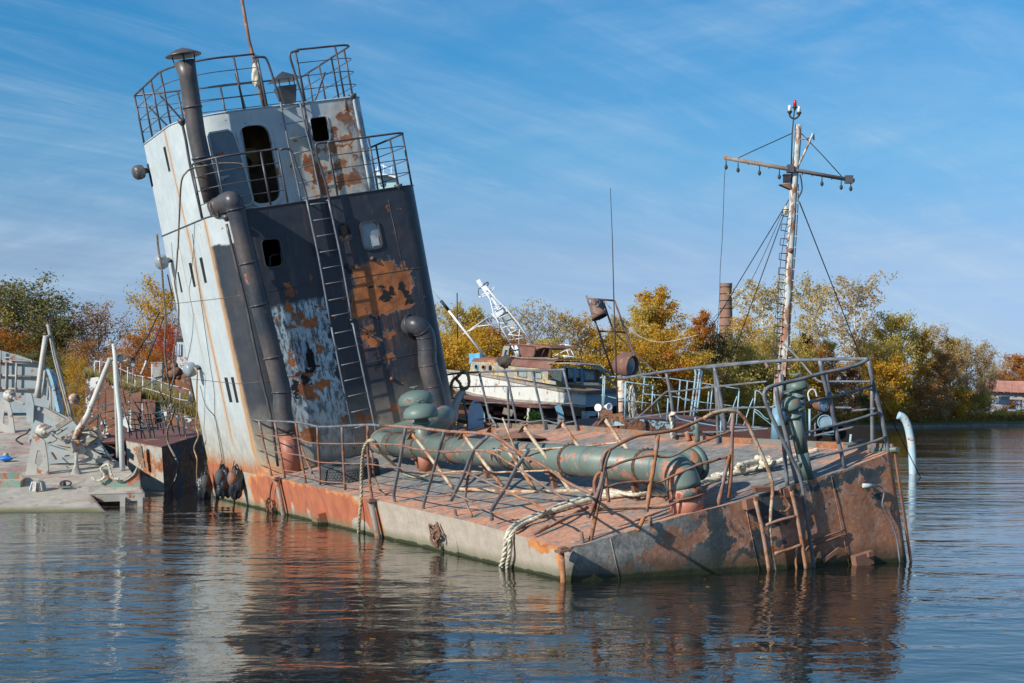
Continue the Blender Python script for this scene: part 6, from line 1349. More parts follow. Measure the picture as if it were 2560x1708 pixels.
# running light box, rungs, cable clips
mb = MB(); mb.box(P(*cM(381, 443), Yt - .05), (.17, .16, .18)); mb.box(P(*cM(381, 424), Yt - .05), (.2, .18, .03)); mb.build('lantern', DKW, mast)
mb = MB(); mb.plate([P(*cM(x, y), Yt - .1) for x, y in [(345, 470), (400, 464), (402, 495), (385, 488)]], (0, .2, 0)); mb.build('lantern_shelf', M['rust'], mast)
for y in range(12):
    yy = 600 + y * 74.5; xr = 392 - (yy - 600) * .047; w_ = 34 + y * 1.3
    a_, b_, c_, d_ = [P(*cM(px, py), Yt - .12) for px, py in ((xr, yy), (xr - w_ + 2, yy - 2), (xr - w_ - 2, yy + 30), (xr - 4, yy + 36))]
    mb = MB(); mb.tube([a_, b_, c_, d_], .014, 5); mb.build('rung', DKW, mast)
wb('rung_rail', cM, [(390, 620), (350, 860), (335, 1100), (325, 1440)], Yt - .2, .009, DKW, mast)
wb('mast_cable', cM, [(440, 470), (437, 600), (425, 800), (410, 1000), (395, 1250), (385, 1450)], Yt - .12, .014, DKW, mast)
wb('mast_cable', cM, [(448, 420), (455, 450), (458, 500), (440, 540)], Yt - .12, .02, DKW, mast)
for k in range(17):
    mb = MB(); t = k / 16; mb.box(P(*cM(438 - 48 * t, 510 + 900 * t), Yt - .12), (.05, .04, .025)); mb.build('cable_clip', M['pale_paint'], mast)
mb = MB(); mb.lathe(P(*cM(376, 605), Yt), (0, 0, 1), [(0, -.12), (.06, -.08), (.065, .05), (.02, .13), (0, .13)], 10); mb.build('block', M['hawser'], mast)
mb = MB(); mb.lathe(P(*cM(400, 808), Yt - .1), (0, -1, 0), [(0, .06), (.06, .05), (.07, 0)], 12); mb.build('patch_plate', M['rust'], mast)
for nm, pts, ys, lab in (('stay', [(393, 548), (0, 1195)], [Yt, 48], 'left-hand mast stay running down to the middle boats'), ('stay', [(385, 560), (200, 960), (100, 1060), (0, 1160)], [Yt, 38, 40, 42], 'lighter sagging mast stay just below the left-hand one'), ('stay', [(375, 600), (50, 1500)], [Yt, 38.5], 'steeper mast stay running down to the blue rails')):
    mb = MB(); mb.tube(smooth([P(*cM(*p), y) for p, y in zip(pts, ys)]) if len(pts) > 2 else [P(*cM(*p), y) for p, y in zip(pts, ys)], .014 if 'lighter' not in lab else .008, 5); solo('mast_stay', mb, DKW, lab, 'stay')
mb = MB(); mb.tube([P(*cM(445, 560), Yt), P(*cM(755, 1345), 45), PZ(*cG(1432, 872), 0) + Vector((0, 0, -.2))], .016, 5); solo('mast_stay', mb, DKW, 'right-hand mast stay running down into the open water beyond the barge', 'stay')
mb = MB(); mb.tube(smooth([P(*cM(x, y), Yt) for x, y in [(70, 368), (63, 450), (58, 600), (52, 750), (42, 900), (38, 1050), (28, 1200), (20, 1350)]]), .008, 5); solo('halyard', mb, DKW, 'thin broken halyard dangling from the left end of the yard', 'rope')

# searchlights and blue casing behind the pulpit
Yp = 33.5
for x, y, r, ax_, lab, nm in ((765, 395, .165, (.55, -.8, -.05), 'rusty brown searchlight with blue glass and loop handle behind the pulpit', 1), (788, 512, .165, (-.15, -1, .05), 'grey round searchlight with mesh glass below the rusty one behind the pulpit', 0)):
    c_ = P(*cG(x, y), Yp); t = thing('searchlight', lab, 'searchlight', c_); ax_ = Vector(ax_).normalized(); hm = sb_ if nm else M['blue_paint']
    mb = MB(); mb.lathe(c_, ax_, [(0, -.2), (r * .7, -.18), (r * .95, -.06), (r, .06), (r * 1.08, .07), (r * 1.08, .11), (r * .92, .11), (r * .9, .05)], 30); mb.build('lamp_housing', hm, t)
    mb = MB(); mb.lathe(c_, ax_, [(0, .05 if nm else .1), (r * .92, .08)], 30); mb.build('lens', M['mirror'] if nm else M['lead_glass'], t)
    if nm: mb = MB(); mb.tube(smooth([P(*cG(*p), Yp) for p in [(690, 375), (680, 325), (700, 298), (725, 305), (738, 345)]]), .022, 7); mb.build('handle', M['pale_paint'], t)
    else: mb = MB(); mb.tube([c_ + Vector((-.22, .05, .02)), c_ + Vector((-.22, .05, -.3)), c_ + Vector((.22, .05, -.3)), c_ + Vector((.22, .05, .02))], .02, 6); mb.build('yoke', M['blue_paint'], t)
cas = thing('blue_casing', 'pale blue steel casing carrying the searchlights beyond the barge deck', 'casing', P(*cG(800, 680), Yp + .6))
wplate('casing_plate', cG, [(725, 690), (760, 570), (800, 562), (850, 575), (868, 690)], Yp + .3, (0, .5, 0), M['blue_paint'], cas)
wplate('casing_side', cG, [(870, 690), (895, 560), (970, 545), (965, 690)], Yp + .8, (0, .5, 0), M['rust'], cas)
mb = MB(); mb.box(P(*cG(795, 690), Yp), (.22, .3, .5)); mb.box(P(*cG(800, 830), Yp + .6), (2.2, .8, 2.2)); mb.build('casing_foot', M['dark_void'], cas)
wb('casing_pipe', cG, [(700, 505), (740, 470), (800, 425)], Yp, .03, M['wire'], cas)
wb('casing_rail', cG, [(690, 425), (692, 600)], Yp, .03, BL, cas)
wb('casing_post', cG, [(950, 690), (960, 590)], Yp, .03, BL, cas)
# curved davit standing in the open water
dv = thing('sunken_davit', 'curved pale blue davit arm with rust standing out of the water at the right', 'davit', PZ(*cG(1365, 850), 0))
Yd = PZ(*cG(1365, 850), 0).y
wb('arm', cG, [(1268, 466), (1300, 480), (1325, 520), (1345, 600), (1358, 700), (1364, 850), (1364, 960)], Yd, [.02, .10, .15, .18, .19, .19, .19] and .15, worn('davit blue paint', (.42, .58, .66), (.34, .48, .56), .36, 1.3, .45, .002, bare=(.55, .56, .54)), dv, 12)

# ------------------------------------------------------------------ old cabin cruiser sitting on a rusty pontoon
Yc0 = 46.0
cr_ = thing('cabin_cruiser', 'derelict white cabin cruiser with rusting brown cabin roof sitting on a brown hulk', 'boat', P(*cK(900, 1300), Yc0 + 3))
fw_ = Vector((-.52, .854, 0)); rt_ = Vector((.854, .52, 0)); o_ = P(*cK(1450, 1085), Yc0)
def SP(x, y, inset=0.0, cr=cK):                               # pixel on the plane of the cruiser's side, moved inboard by inset
    px, py = cr(x, y); n = rt_; o = o_ + rt_ * inset; c = Vector((0, 0, EYE)); d = Vector(((px - 1280) / F, 1, -(py - HOR) / F)); return c + d * ((o - c).dot(n) / d.dot(n))
def TP(x, y, off=0.0, cr=cK):                                 # pixel on the transom plane
    px, py = cr(x, y); n = -fw_; o = o_ + fw_ * off; c = Vector((0, 0, EYE)); d = Vector(((px - 1280) / F, 1, -(py - HOR) / F)); return c + d * ((o - c).dot(n) / d.dot(n))
wpnt = worn('cruiser white paint', (.58, .59, .56), (.49, .50, .47), .24, 1.6, .5, .002, 0, .2, bare=(.35, .33, .30))
top = [(1450, 1085), (1200, 1050), (950, 1000), (700, 950), (450, 905), (250, 885), (170, 875)]; bot = [(1440, 1200), (1200, 1175), (950, 1155), (700, 1140), (450, 1095), (290, 1050), (225, 990)]
def strip(a, b, ins, nm, mt, conv=SP, ib=None):
    mb = MB(); A_ = [conv(*p, ins) for p in a]; B_ = [conv(*p, ins if ib is None else ib) for p in b]
    for i in range(len(a) - 1): mb.add([A_[i], A_[i + 1], B_[i + 1], B_[i]], [(0, 1, 2, 3)], 0, True)
    return mb.build(nm, mt, cr_)
strip(top, bot, 0, 'topsides', wpnt)
keel = [(1430, 1290), (1200, 1275), (950, 1262), (700, 1225), (450, 1160), (290, 1090), (240, 1010)]
hp = worn('planked lower hull', (.26, .21, .17), (.20, .17, .14), .35, 1.4, .85, .006)
strip(bot, keel, 0, 'lower_planking', hp, ib=.35)
tr_p = [TP(1450, 1085), TP(1895, 1050), TP(1885, 1185), TP(1442, 1200)]
mb = MB(); mb.plate(tr_p, fw_ * .05); mb.build('transom', worn('transom blue grey', (.30, .38, .44), (.26, .34, .40), .1, 1, .5), cr_)
mb = MB(); mb.plate([TP(1442, 1203), TP(1900, 1190), TP(1760, 1300), TP(1480, 1300)], fw_ * .05); mb.build('transom_bottom', M['dark_void'], cr_)
mb = MB(); mb.add([SP(*p) for p in top] + [p + rt_ * 2.2 for p in (SP(170, 875), SP(700, 950), SP(1450, 1085))][:0] + [], []); 
far_top = [SP(*p) + rt_ * (2.6 if i < 4 else 2.6 - (i - 3) * .75) for i, p in enumerate(top)]; A_ = [SP(*p) for p in top]
mb = MB()
for i in range(len(top) - 1): mb.add([A_[i], far_top[i], far_top[i + 1], A_[i + 1]], [(0, 1, 2, 3)])
mb.build('deck', worn('cruiser deck', (.22, .17, .14), (.28, .24, .20), .3, 1.5, .85), cr_)
for dz, nm, t0 in ((0.0, 'rubbing_strake', top), (0.0, 'chine_strake', bot)):
    pts = [SP(*p, -.03) for p in t0]; mb = MB()
    for a, b in zip(pts, pts[1:]): mb.beam(a, b, .07, .09)
    mb.build(nm, M['wood_grey'], cr_)
mb = MB(); mb.beam(TP(1450, 1075, -.06), TP(1900, 1040, -.06), .09, .1); mb.build('transom_strake', worn('transom strake', (.18, .09, .07), (.26, .2, .17), .3, 2, .8), cr_)
# cabin
cwm = worn('cabin side paint', (.32, .30, .27), (.24, .22, .21), .34, 1.6, .7, .002, .0, bare=(.48, .42, .18))
cab = [(412, 885), (415, 790), (440, 770), (705, 775), (1105, 860), (1110, 815), (1160, 800), (1530, 850), (1570, 1005), (1440, 1035), (1130, 985), (700, 930)]
ccab = [SP(x, y, .45) for x, y in [(405, 890), (420, 800), (700, 810), (770, 840), (1105, 868), (1105, 960), (1440, 1040), (1130, 1000), (700, 930)]]
ocn = SP(*top[3], .45); axf = -fw_
def s2(p): return ((p - ocn).dot(axf), p.z)
def s3(x, z): return Vector((ocn.x, ocn.y, 0)) + axf * x + Vector((0, 0, z))
wins = [[(832, 868), (915, 872), (915, 938), (832, 925)], [(980, 885), (1048, 890), (1048, 950), (980, 945)]]
ports = [(467, 848, 16, 24), (531, 850, 16, 18), (590, 858, 10, 24)]
hs = [[s2(SP(x, y, .45)) for x, y in w_] for w_ in wins] + [[s2(SP(cx + rx * math.cos(k * math.pi / 8), cy + ry * math.sin(k * math.pi / 8), .45)) for k in range(16)] for cx, cy, rx, ry in ports]
mb, _ = holed_face([s2(p) for p in ccab], hs, s3); mb.build('cabin_side', cwm, cr_)
for w_ in wins:
    mb = MB(); mb.plate([SP(x, y, .50) for x, y in w_], rt_ * .02); wo = mb.build('window', plain('milky glass', (.22, .30, .30), .25, 0, .2, 2, 0, .6) if 'milky' not in M else M['milky'], cr_); mb = MB(); mb.tube([SP(x, y, .43) for x, y in w_], .025, 5, closed=True); mb.build('window_frame', M['wood_grey'], wo)
for k, (cx, cy, rx, ry) in enumerate(ports):
    mb = MB(); mb.tube([SP(cx + rx * math.cos(a), cy + ry * math.sin(a), .43) for a in [j * math.pi / 8 for j in range(16)]], .022, 6, closed=True); p_ = mb.build('porthole', M['blue_paint'] if k == 0 else (M['rust'] if k == 1 else M['wire']), cr_)
    mb = MB(); mb.plate([SP(cx + rx * math.cos(a), cy + ry * math.sin(a), .55) for a in [j * math.pi / 8 for j in range(16)]], rt_ * .02); mb.build('porthole_glass', M['lead_glass'] if k != 1 else M['rust'], p_)
rr_ = worn('red rusted cabin roof', (.15, .062, .048), (.22, .12, .09), .25, 1.6, .75, .002)
def barrel(nm, a, b, h, dep, mt, seg=6):                      # rounded roof edge between two side points, curving inboard
    A_, B_ = a, b; mb = MB(); vs = []
    for p in (A_, B_):
        for k in range(seg + 1):
            t = k / seg * math.pi / 2; vs.append(p + rt_ * (dep * (1 - math.cos(t))) + Vector((0, 0, h * math.sin(t))))
    n_ = seg + 1; mb.add(vs, [(k, k + 1, n_ + k + 1, n_ + k) for k in range(seg)], 0, True)
    mb.add([vs[seg], vs[seg] + rt_ * 1.3, vs[n_ + seg] + rt_ * 1.3, vs[n_ + seg]], [(0, 1, 2, 3)])
    return mb.build(nm, mt, cr_)
barrel('cabin_roof', SP(420, 812, .45), SP(705, 822, .45), .24, .35, rr_); barrel('cabin_roof', SP(772, 835, .42), SP(1128, 868, .42), .33, .42, rr_)
# aft shelter: posts, dark inside, sagging slatted roof, two framed windows
mb = MB(); mb.plate([SP(1240, 850, 1.6), SP(1560, 870, 1.6), SP(1570, 1010, 1.6), SP(1240, 1010, 1.6)], rt_ * .03); mb.build('shelter_bulkhead', plain('shelter inside', (.07, .085, .09), .7), cr_)
mb = MB(); mb.plate([SP(1110, 880, .5), SP(1240, 860, .5), SP(1240, 985, .5), SP(1150, 950, .5)], rt_ * .02); mb.build('shelter_side', plain('shelter side glass', (.05, .075, .07), .25), cr_)
for q, ins in (([(1290, 868), (1385, 865), (1385, 940), (1290, 945)], .9), ([(1430, 880), (1520, 875), (1520, 962), (1430, 965)], .9)):
    p_ = [TP(x, y, .8) for x, y in q]; mb = MB(); mb.plate(p_, fw_ * .02); w_ = mb.build('window', plain('hazy pane', (.50, .48, .42), .3, 0, .35, 3), cr_); mb = MB(); mb.tube(p_, .035, 6, closed=True); mb.build('window_frame', M['blue_paint'], w_)
for pts in ([(1240, 850), (1240, 985)], [(1405, 850), (1410, 1010)], [(1560, 860), (1575, 1000)], [(1345, 868), (1345, 980)]): mb = MB(); mb.beam(TP(*pts[0], .7), TP(*pts[1], .7), .09, .06, (0, 1, 0)); mb.build('shelter_post', M['blue_paint'] if pts[0][0] != 1560 else M['wood_grey'], cr_)
mb = MB(); mb.plate([TP(1245, 985, .72), TP(1420, 985, .72), TP(1420, 1010, .72), TP(1245, 1000, .72)], fw_ * .05); mb.build('shelter_sill', cwm, cr_)
for k in range(7):
    a = SP(1125 + k * 4, 812 - k * 3, .5 + k * .28); b = SP(1540, 840 - k * 2, .5 + k * .3) ; c_ = TP(1575 - k * 0, 870 - k * 2, .5) if False else b + axf * .4 + Vector((0, 0, -.18)); mb = MB()
    mid = (a + b) / 2 + Vector((0, 0, .04)); mb.beam(a, mid, .24, .03); mb.beam(mid, b, .24, .03); mb.beam(b, c_, .22, .03); mb.build('roof_slat', M['wood_grey'], cr_)
for a, b in (((1530, 830), (1700, 925)), ((1545, 850), (1700, 1010)), ((1560, 850), (1640, 900))): mb = MB(); mb.beam(TP(*a, .6), TP(*b, -.3), .1, .03); mb.build('fallen_slat', M['wood_grey'], cr_)
mb = MB(); mb.tube([TP(1228, 1005, .0), TP(1240, 860, .0), TP(1262, 838, .0), TP(1400, 830, .0)], .02, 6); mb.build('hand_rail', M['pale_paint'], cr_)
mb = MB(); mb.plate([TP(1180, 975, .9), TP(1350, 1000, .9), TP(1450, 1030, .9), TP(1440, 1045, .9), TP(1180, 1020, .9)], fw_ * .04); mb.build('cockpit_board', worn('yellow green board', (.40, .34, .10), (.35, .16, .08), .3, 1.5, .7), cr_)
# wheelhouse with broken roof
whp = worn('wheelhouse paint', (.34, .36, .32), (.26, .24, .22), .42, 2, .7, .002)
def cbar(nm, pts, r, mt, ins=.8): mb = MB(); mb.tube(smooth([SP(x, y, ins) for x, y in pts]) if len(pts) > 2 else [SP(x, y, ins) for x, y in pts], r, 7); return mb.build(nm, mt, cr_)
hw = [[(722, 695), (748, 697), (748, 748), (705, 748)]]
mb, _ = holed_face([s2(SP(x, y, .8)) for x, y in [(685, 768), (705, 672), (722, 650), (775, 645), (760, 700), (755, 770)]], [[s2(SP(x, y, .8)) for x, y in hw[0]]], lambda x, z: s3(x, z) + rt_ * .35); mb.build('wheelhouse_side', whp, cr_)
mb = MB(); mb.plate([SP(x, y, .9) for x, y in hw[0]], rt_ * .02); mb.build('window', M['lead_glass'], cr_)
mb = MB(); mb.plate([SP(x, y, .8) for x, y in [(860, 648), (985, 650), (990, 700), (975, 755), (870, 760), (845, 690)]], rt_ * .6); mb.build('wheelhouse_panel', rr_, cr_)
mb = MB(); mb.plate([SP(x, y, .75) for x, y in [(712, 652), (780, 640), (980, 645), (1040, 655), (1120, 660), (1138, 680), (1070, 672), (1000, 690), (990, 665), (870, 655), (770, 655)]], rt_ * 1.1); mb.build('wheelhouse_roof', rr_, cr_)
for pts in ([(775, 650), (762, 700), (758, 770)], [(790, 690), (785, 755)], [(845, 690), (862, 760)], [(990, 700), (985, 765)], [(1075, 690), (1045, 765)], [(1135, 680), (1132, 765)], [(985, 765), (1132, 765)], [(770, 665), (800, 700), (845, 690)]): cbar('wheelhouse_frame', pts, .03, M['wire'])
blob(SP(740, 800, .5), .35, .3, .22, 5, .08).build('torn_canvas', plain('torn dark canvas', (.06, .05, .045), .9, 0, .5, 3, .02), cr_)
mb = MB(); mb.plate([SP(x, y, .6) for x, y in [(396, 728), (495, 724), (497, 770), (400, 822), (405, 770)]], rt_ * .1); mb.build('blue_board', plain('blue board', (.10, .34, .58), .5), cr_)
mb = MB(); rnd = random.Random(2)
cbar('roof_rail', [(660, 900), (760, 760), (860, 765), (1130, 770)], .02, M['wood_grey'], .5)
for k in range(9): x = 800 + k * 38; cbar('roof_litter', [(x, 778 + rnd.uniform(-8, 6)), (x + rnd.uniform(20, 90), 770 + rnd.uniform(-8, 8))], .025, M['wood_grey'], rnd.uniform(.6, 1.5))
# brown hulk carrying it
hk = thing('brown_hulk', 'dark brown open-sided hulk under the cabin cruiser behind the far rail', 'hulk', P(*cK(600, 1300), 47))
brn = worn('brown hulk paint', (.14, .05, .04), (.18, .075, .06), .25, 1, .75)
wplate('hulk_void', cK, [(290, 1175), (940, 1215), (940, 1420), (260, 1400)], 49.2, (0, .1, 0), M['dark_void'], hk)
for pts in ([(250, 1130), (500, 1165), (940, 1215)], [(300, 1245), (600, 1255), (920, 1275)], [(295, 1190), (280, 1380)], [(600, 1180), (598, 1290)], [(910, 1215), (905, 1300)], [(460, 1180), (460, 1250)]): 
    mb = MB(); q = [P(*cK(*p), 48) for p in pts]
    for a, b in zip(q, q[1:]): mb.beam(a, b, .12, .13, (0, 1, 0))
    mb.build('hulk_beam', brn, hk)
mb = MB(); mb.plate([P(*cK(x, y), Y) for x, y, Y in [(225, 1100, 47), (900, 1195, 47), (1500, 1215, 47), (1500, 1200, 52), (225, 1085, 52)]], (0, 0, -.05)); mb.build('hulk_deck', brn, hk)
wplate('hulk_plating', cK, [(930, 1210), (1560, 1230), (1560, 1450), (930, 1450)], 47.6, (0, .1, 0), worn('hulk side', (.05, .04, .04), (.10, .09, .09), .5, .8, .8), hk)
wb('hulk_post', cK, [(935, 1215), (925, 1390)], 47, .06, M['pale_paint'], hk)
for x in range(4):
    mb = MB(); q = P(*cK(1480 + x * 60, 1340 + (x % 2) * 30), 44); mb.box(q, (.5, .5, .7 - .1 * x)); mb.build('junk_box', [M['pale_paint'], M['rust'], M['light_grey'], rustdark][x], hk)
wb('junk_strut', cK, [(1450, 1300), (1540, 1390)], 43.8, .06, M['wood_grey'], hk); wb('junk_strut', cK, [(1080, 1310), (1380, 1345), (1500, 1390)], 43.8, .04, M['rust'], hk)
mb = MB(); mb.beam(P(*cK(705, 1235), 46.8), P(*cK(790, 1260), 46.8), .2, .22); solo('driftwood_log', mb, M['wood_grey'], 'short pale log lying in the open side of the brown hulk', 'log')
c_ = P(*cK(475, 1310), 36.5); mb = MB(); mb.plate([c_ + Vector((.36 * 1.1 * (k_[0]), 0, k_[1])) for k_ in [(-.55, .3), (-.4, .42), (-.2, .50), (0, .49), (.25, .38), (.48, .12), (.55, -.2), (.55, -.5), (-.6, -.5), (-.62, 0)]], (0, .06, 0)); solo('oval_plate', mb, plain('pale blue hatch paint', (.38, .52, .66), .45, 0, .1, 4), 'pale blue rounded hatch plate standing behind the far rail', 'hatch cover')
wcv = thing('white_davit', 'curved white davit arm leaning beside the deckhouse behind the far rail', 'davit', P(*cK(260, 1360), 37))
wb('arm', cK, [(370, 1065), (330, 1085), (295, 1150), (270, 1240), (262, 1380)], 37, .10, worn('white davit paint', (.62, .64, .64), (.52, .56, .58), .2, 2, .5), wcv, 10)
# leafy weed on the hulk
mb = MB(); rnd = random.Random(9)
for k in range(240):
    p = P(*cK(rnd.gauss(990, 34), rnd.gauss(1285, 22)), 46.5 + rnd.uniform(-.2, .2)); a = Vector((rnd.uniform(-1, 1), rnd.uniform(-1, 1), rnd.uniform(-1, 1))).normalized() * .06; b = a.orthogonal().normalized() * .035
    mb.add([p - a, p - b, p + a, p + b], [(0, 1, 2, 3)])
tag(solo('weed', mb, plain('yellow green weed leaves', (.30, .34, .04), .7, 0, .5, 4), 'yellow-green weed growing in the hulk below the cruiser', 'weed'), kind='stuff')

# ------------------------------------------------------------------ white lattice mast leaning behind the cruiser
WS = .45
Yl = 62.0
lm = thing('lattice_mast', 'white leaning lattice radar mast standing behind the cabin cruiser', 'mast', P(*cK(860, 700), Yl))
WM = M['white_metal']
fl = [(520, 130), (590, 230), (640, 340), (670, 430), (770, 640)]; frr = [(545, 120), (640, 240), (730, 330), (800, 420), (870, 520), (970, 640)]
wb('leg', cK, [(515, 135), (590, 240), (620, 370), (680, 480), (772, 640)], Yl - .5, .09, WM, lm, 6, False)
wb('leg', cK, [(545, 125), (640, 240), (735, 330), (840, 460), (970, 640)], Yl - .5, .09, WM, lm, 6, False)
wb('leg', cK, [(530, 130), (610, 240), (680, 380), (750, 500), (835, 640)], Yl + .6, .07, WM, lm, 6, False)
wb('leg', cK, [(535, 128), (650, 290), (760, 440), (920, 650)], Yl + .6, .07, WM, lm, 6, False)
L1 = [(515, 135), (590, 240), (620, 370), (680, 480), (772, 640)]; L2 = [(545, 125), (640, 240), (735, 330), (840, 460), (970, 640)]
def lerp2(pl, t): s_ = t * (len(pl) - 1); i = min(int(s_), len(pl) - 2); f_ = s_ - i; return (pl[i][0] * (1 - f_) + pl[i + 1][0] * f_, pl[i][1] * (1 - f_) + pl[i + 1][1] * f_)
for k in range(11):
    t = .1 + k * .085; a, b = lerp2(L1, t), lerp2(L2, t + (.05 if k % 2 else -.03)); wb('lattice_brace', cK, [a, b], Yl - .4 + (k % 3) * .3, .045, WM, lm, 5)
mb = MB(); mb.plate([P(*cK(x, y), Yl) for x, y in [(600, 385), (650, 345), (725, 300), (752, 345), (690, 380), (640, 420)]], (0, 1.2, 0)); mb.build('platform', WM, lm)
for pts in ([(600, 385), (345, 558)], [(650, 465), (475, 485)], [(475, 485), (400, 530)], [(490, 225), (632, 130)], [(490, 225), (590, 205)], [(590, 205), (632, 130)], [(770, 500), (850, 500)], [(740, 560), (840, 510)], [(850, 510), (845, 640)], [(600, 380), (725, 300)]): wb('strut', cK, pts, Yl - .3, .05, WM, lm, 6)
mb = MB(); mb.plate([P(*cK(x, y), Yl - .3) for x, y in [(462, 80), (495, 62), (525, 115), (500, 140)]], (0, .5, 0)); mb.build('radar_panel', WM, lm)
wb('lamp_arm', cK, [(525, 120), (560, 95), (572, 100), (565, 125)], Yl - .4, .06, M['wire'], lm); wb('cable', cK, [(520, 145), (488, 150), (485, 190), (492, 212)], Yl - .4, .04, M['wire'], lm)
mb = MB(); q = [P(*cK(x, y), Yl - .2) for x, y in [(700, 390), (740, 370), (830, 480), (780, 500)]]; mb.plate(q, (0, .2, 0)); mb.build('louvre_panel', worn('louvre grey', (.35, .38, .40), (.45, .48, .5), .05, 2, .5), lm)
for pts in ([(1140, 690), (1225, 645), (1255, 645), (1310, 730)], [(1150, 755), (1250, 705), (1290, 700), (1330, 660)], [(1255, 645), (1330, 665)], [(1240, 745), (1395, 768)], [(1270, 690), (1300, 770)], [(1225, 745), (1290, 770)], [(1310, 700), (1345, 765)]): wb('bow_rail', cK, pts, Yl + 1, .045, WM, lm, 6, False)
wb('mast_foot', cK, [(830, 640), (840, 760)], Yl, .3, WM, lm); wb('mast_foot', cK, [(930, 640), (940, 760)], Yl, .2, WM, lm)
wb('leg', cK, [(770, 640), (850, 780)], Yl - .5, .09, WM, lm)
WS = .62
spar = thing('leaning_spar', 'slim white spar with black upper end leaning beside the deckhouse', 'spar', P(*cK(550, 765), 55))
wb('pole', cK, [(215, 338), (550, 765)], 55, .07, WM, spar); wb('pole_tip', cK, [(150, 256), (218, 340)], 55, .10, M['wire'], spar, 8); wb('stay', cK, [(20, 90), (150, 256)], 55, .012, M['hawser'], spar, 4)
mb = MB(); mb.tube([P(*cK(295, 188), 60), P(*cK(299, 600), 60)], .025, 5); solo('thin_pole', mb, M['wire'], 'thin vertical grey aerial pole between deckhouse and lattice mast', 'aerial')
# pale blue tower top glimpsed behind the platform rail
bt = thing('distant_tower', 'small pale blue wheelhouse top seen through the right platform rail', 'wheelhouse', P(*cT2(1240, 1250), 90))
pb_ = worn('distant blue', (.40, .58, .60), (.36, .52, .55), .05, .5, .5)
wplate('wall', cT2, [(1175, 1150), (1240, 1150), (1330, 1175), (1330, 1330), (1175, 1330)], 90, (0, 2, 0), pb_, bt); wplate('roof', cT2, [(1150, 1155), (1180, 1130), (1320, 1160), (1335, 1180), (1240, 1150)], 89.5, (0, 2.5, 0), M['white_metal'], bt)
c_ = P(966, 500, 91); mb = MB(); mb.box((c_.x, 91.2, c_.z / 2 - .3), (1.0, 1.6, c_.z + .6)); mb.build('column', pb_, bt)
wplate('window', cT2, [(1190, 1190), (1230, 1190), (1230, 1240), (1190, 1240)], 89.9, (0, .05, 0), M['lead_glass'], bt)
for pts in ([(1172, 1080), (1172, 1150)], [(1150, 1105), (1195, 1105)], [(1225, 1060), (1225, 1150)], [(1290, 1080), (1290, 1165)], [(1200, 1065), (1330, 1120)]): wb('aerial', cT2, pts, 89.8, .04, M['white_metal'], bt, 5)
# ------------------------------------------------------------------ land, trees, chimney, far buildings
bank = [(-1500, 60), (-60, 72), (-20, 74), P(900, 0, 96).to_2d()[:], P(1250, 0, 112).to_2d()[:], P(1600, 0, 145).to_2d()[:], P(1900, 0, 178).to_2d()[:], P(2139, 0, 206).to_2d()[:], P(2300, 0, 222).to_2d()[:], P(2560, 0, 246).to_2d()[:], P(3000, 0, 290).to_2d()[:], P(4200, 0, 420).to_2d()[:], (1500, 900)]
g = N('bank ground'); v = g.tc.outputs['Object']; c = g.mix(g.ramp(g.noise(v, .3, 6, .7), .35, .65), (.16, .12, .05), (.09, .09, .035)); M['bank'] = g.done(c, .95, g.bump(g.noise(v, 2, 5, .7), .08))
mb = MB()
for (x0, y0), (x1, y1) in zip(bank, bank[1:]):
    mb.add([(x0, y0, .45), (x1, y1, .45), (x1, y1 + 3, .9), (x0, y0 + 3, .9)], [(0, 1, 2, 3)])
    mb.add([(x0, y0 + 3, .9), (x1, y1 + 3, .9), (x1, 2400, 1.5), (x0, 2400, 1.5)], [(0, 1, 2, 3)])
    mb.add([(x0, y0, .45), (x1, y1, .45), (x1, y1 - .5, -.6), (x0, y0 - .5, -.6)], [(0, 1, 2, 3)])
tag(mb.build('ground', M['bank']), kind='structure')
# concrete quay edge blocks along the far shore
quay = thing('quay_edge', 'low cracked concrete quay edge along the far shore at the right', 'quay', P(2300, 1068, 222)); rnd = random.Random(6)
edge = [P(x, 0, y).to_2d() for x, y in [(2080, 200), (2139, 205), (2300, 221), (2420, 232), (2560, 245), (2800, 268)]]
for a, b in zip(edge, edge[1:]):
    n = max(1, int((b - a).length / 5.5))
    for i in range(n):
        p, q = a.lerp(b, i / n), a.lerp(b, (i + .97) / n); h = .30 + rnd.uniform(-.08, .1); mb = MB(); mb.beam((p.x, p.y - .4, h / 2 - .1), (q.x, q.y - .4, h / 2 - .1 + rnd.uniform(-.04, .04)), .7, h + .2); mb.build('quay_block', M['concrete'], quay)

def leaf_mat(name, a, b, c3, trans=.55):
    g = N(name); v = g.tc.outputs['Object']; info = g.n('ShaderNodeObjectInfo').outputs['Random']
    n1 = g.noise(g.vmath('ADD', v, g.vmath('MULTIPLY', g.n_comb(info), (17, 11, 5))), .55, 3, .6); n2 = g.noise(v, 4.5, 2, .6)
    c = g.mix(g.ramp(n1, .36, .64), a, b); c = g.mix(g.ramp(n2, .50, .74), c, c3)
    g.lk(c, g.b.inputs['Base Color']); g.b.inputs['Roughness'].default_value = .6; g.b.inputs['Specular IOR Level'].default_value = .25
    tr = g.n('ShaderNodeBsdfTranslucent'); g.lk(c, tr.inputs[0]); ms = g.n('ShaderNodeMixShader'); ms.inputs[0].default_value = trans
    g.nt.links.new(g.b.outputs[0], ms.inputs[1]); g.nt.links.new(tr.outputs[0], ms.inputs[2]); g.nt.links.new(ms.outputs[0], g.out.inputs['Surface']); return g.mat
def _nc(s, val):
    x = s.n('ShaderNodeCombineXYZ')
    for i in range(3): s.lk(val, x.inputs[i])
    return x.outputs[0]
N.n_comb = _nc
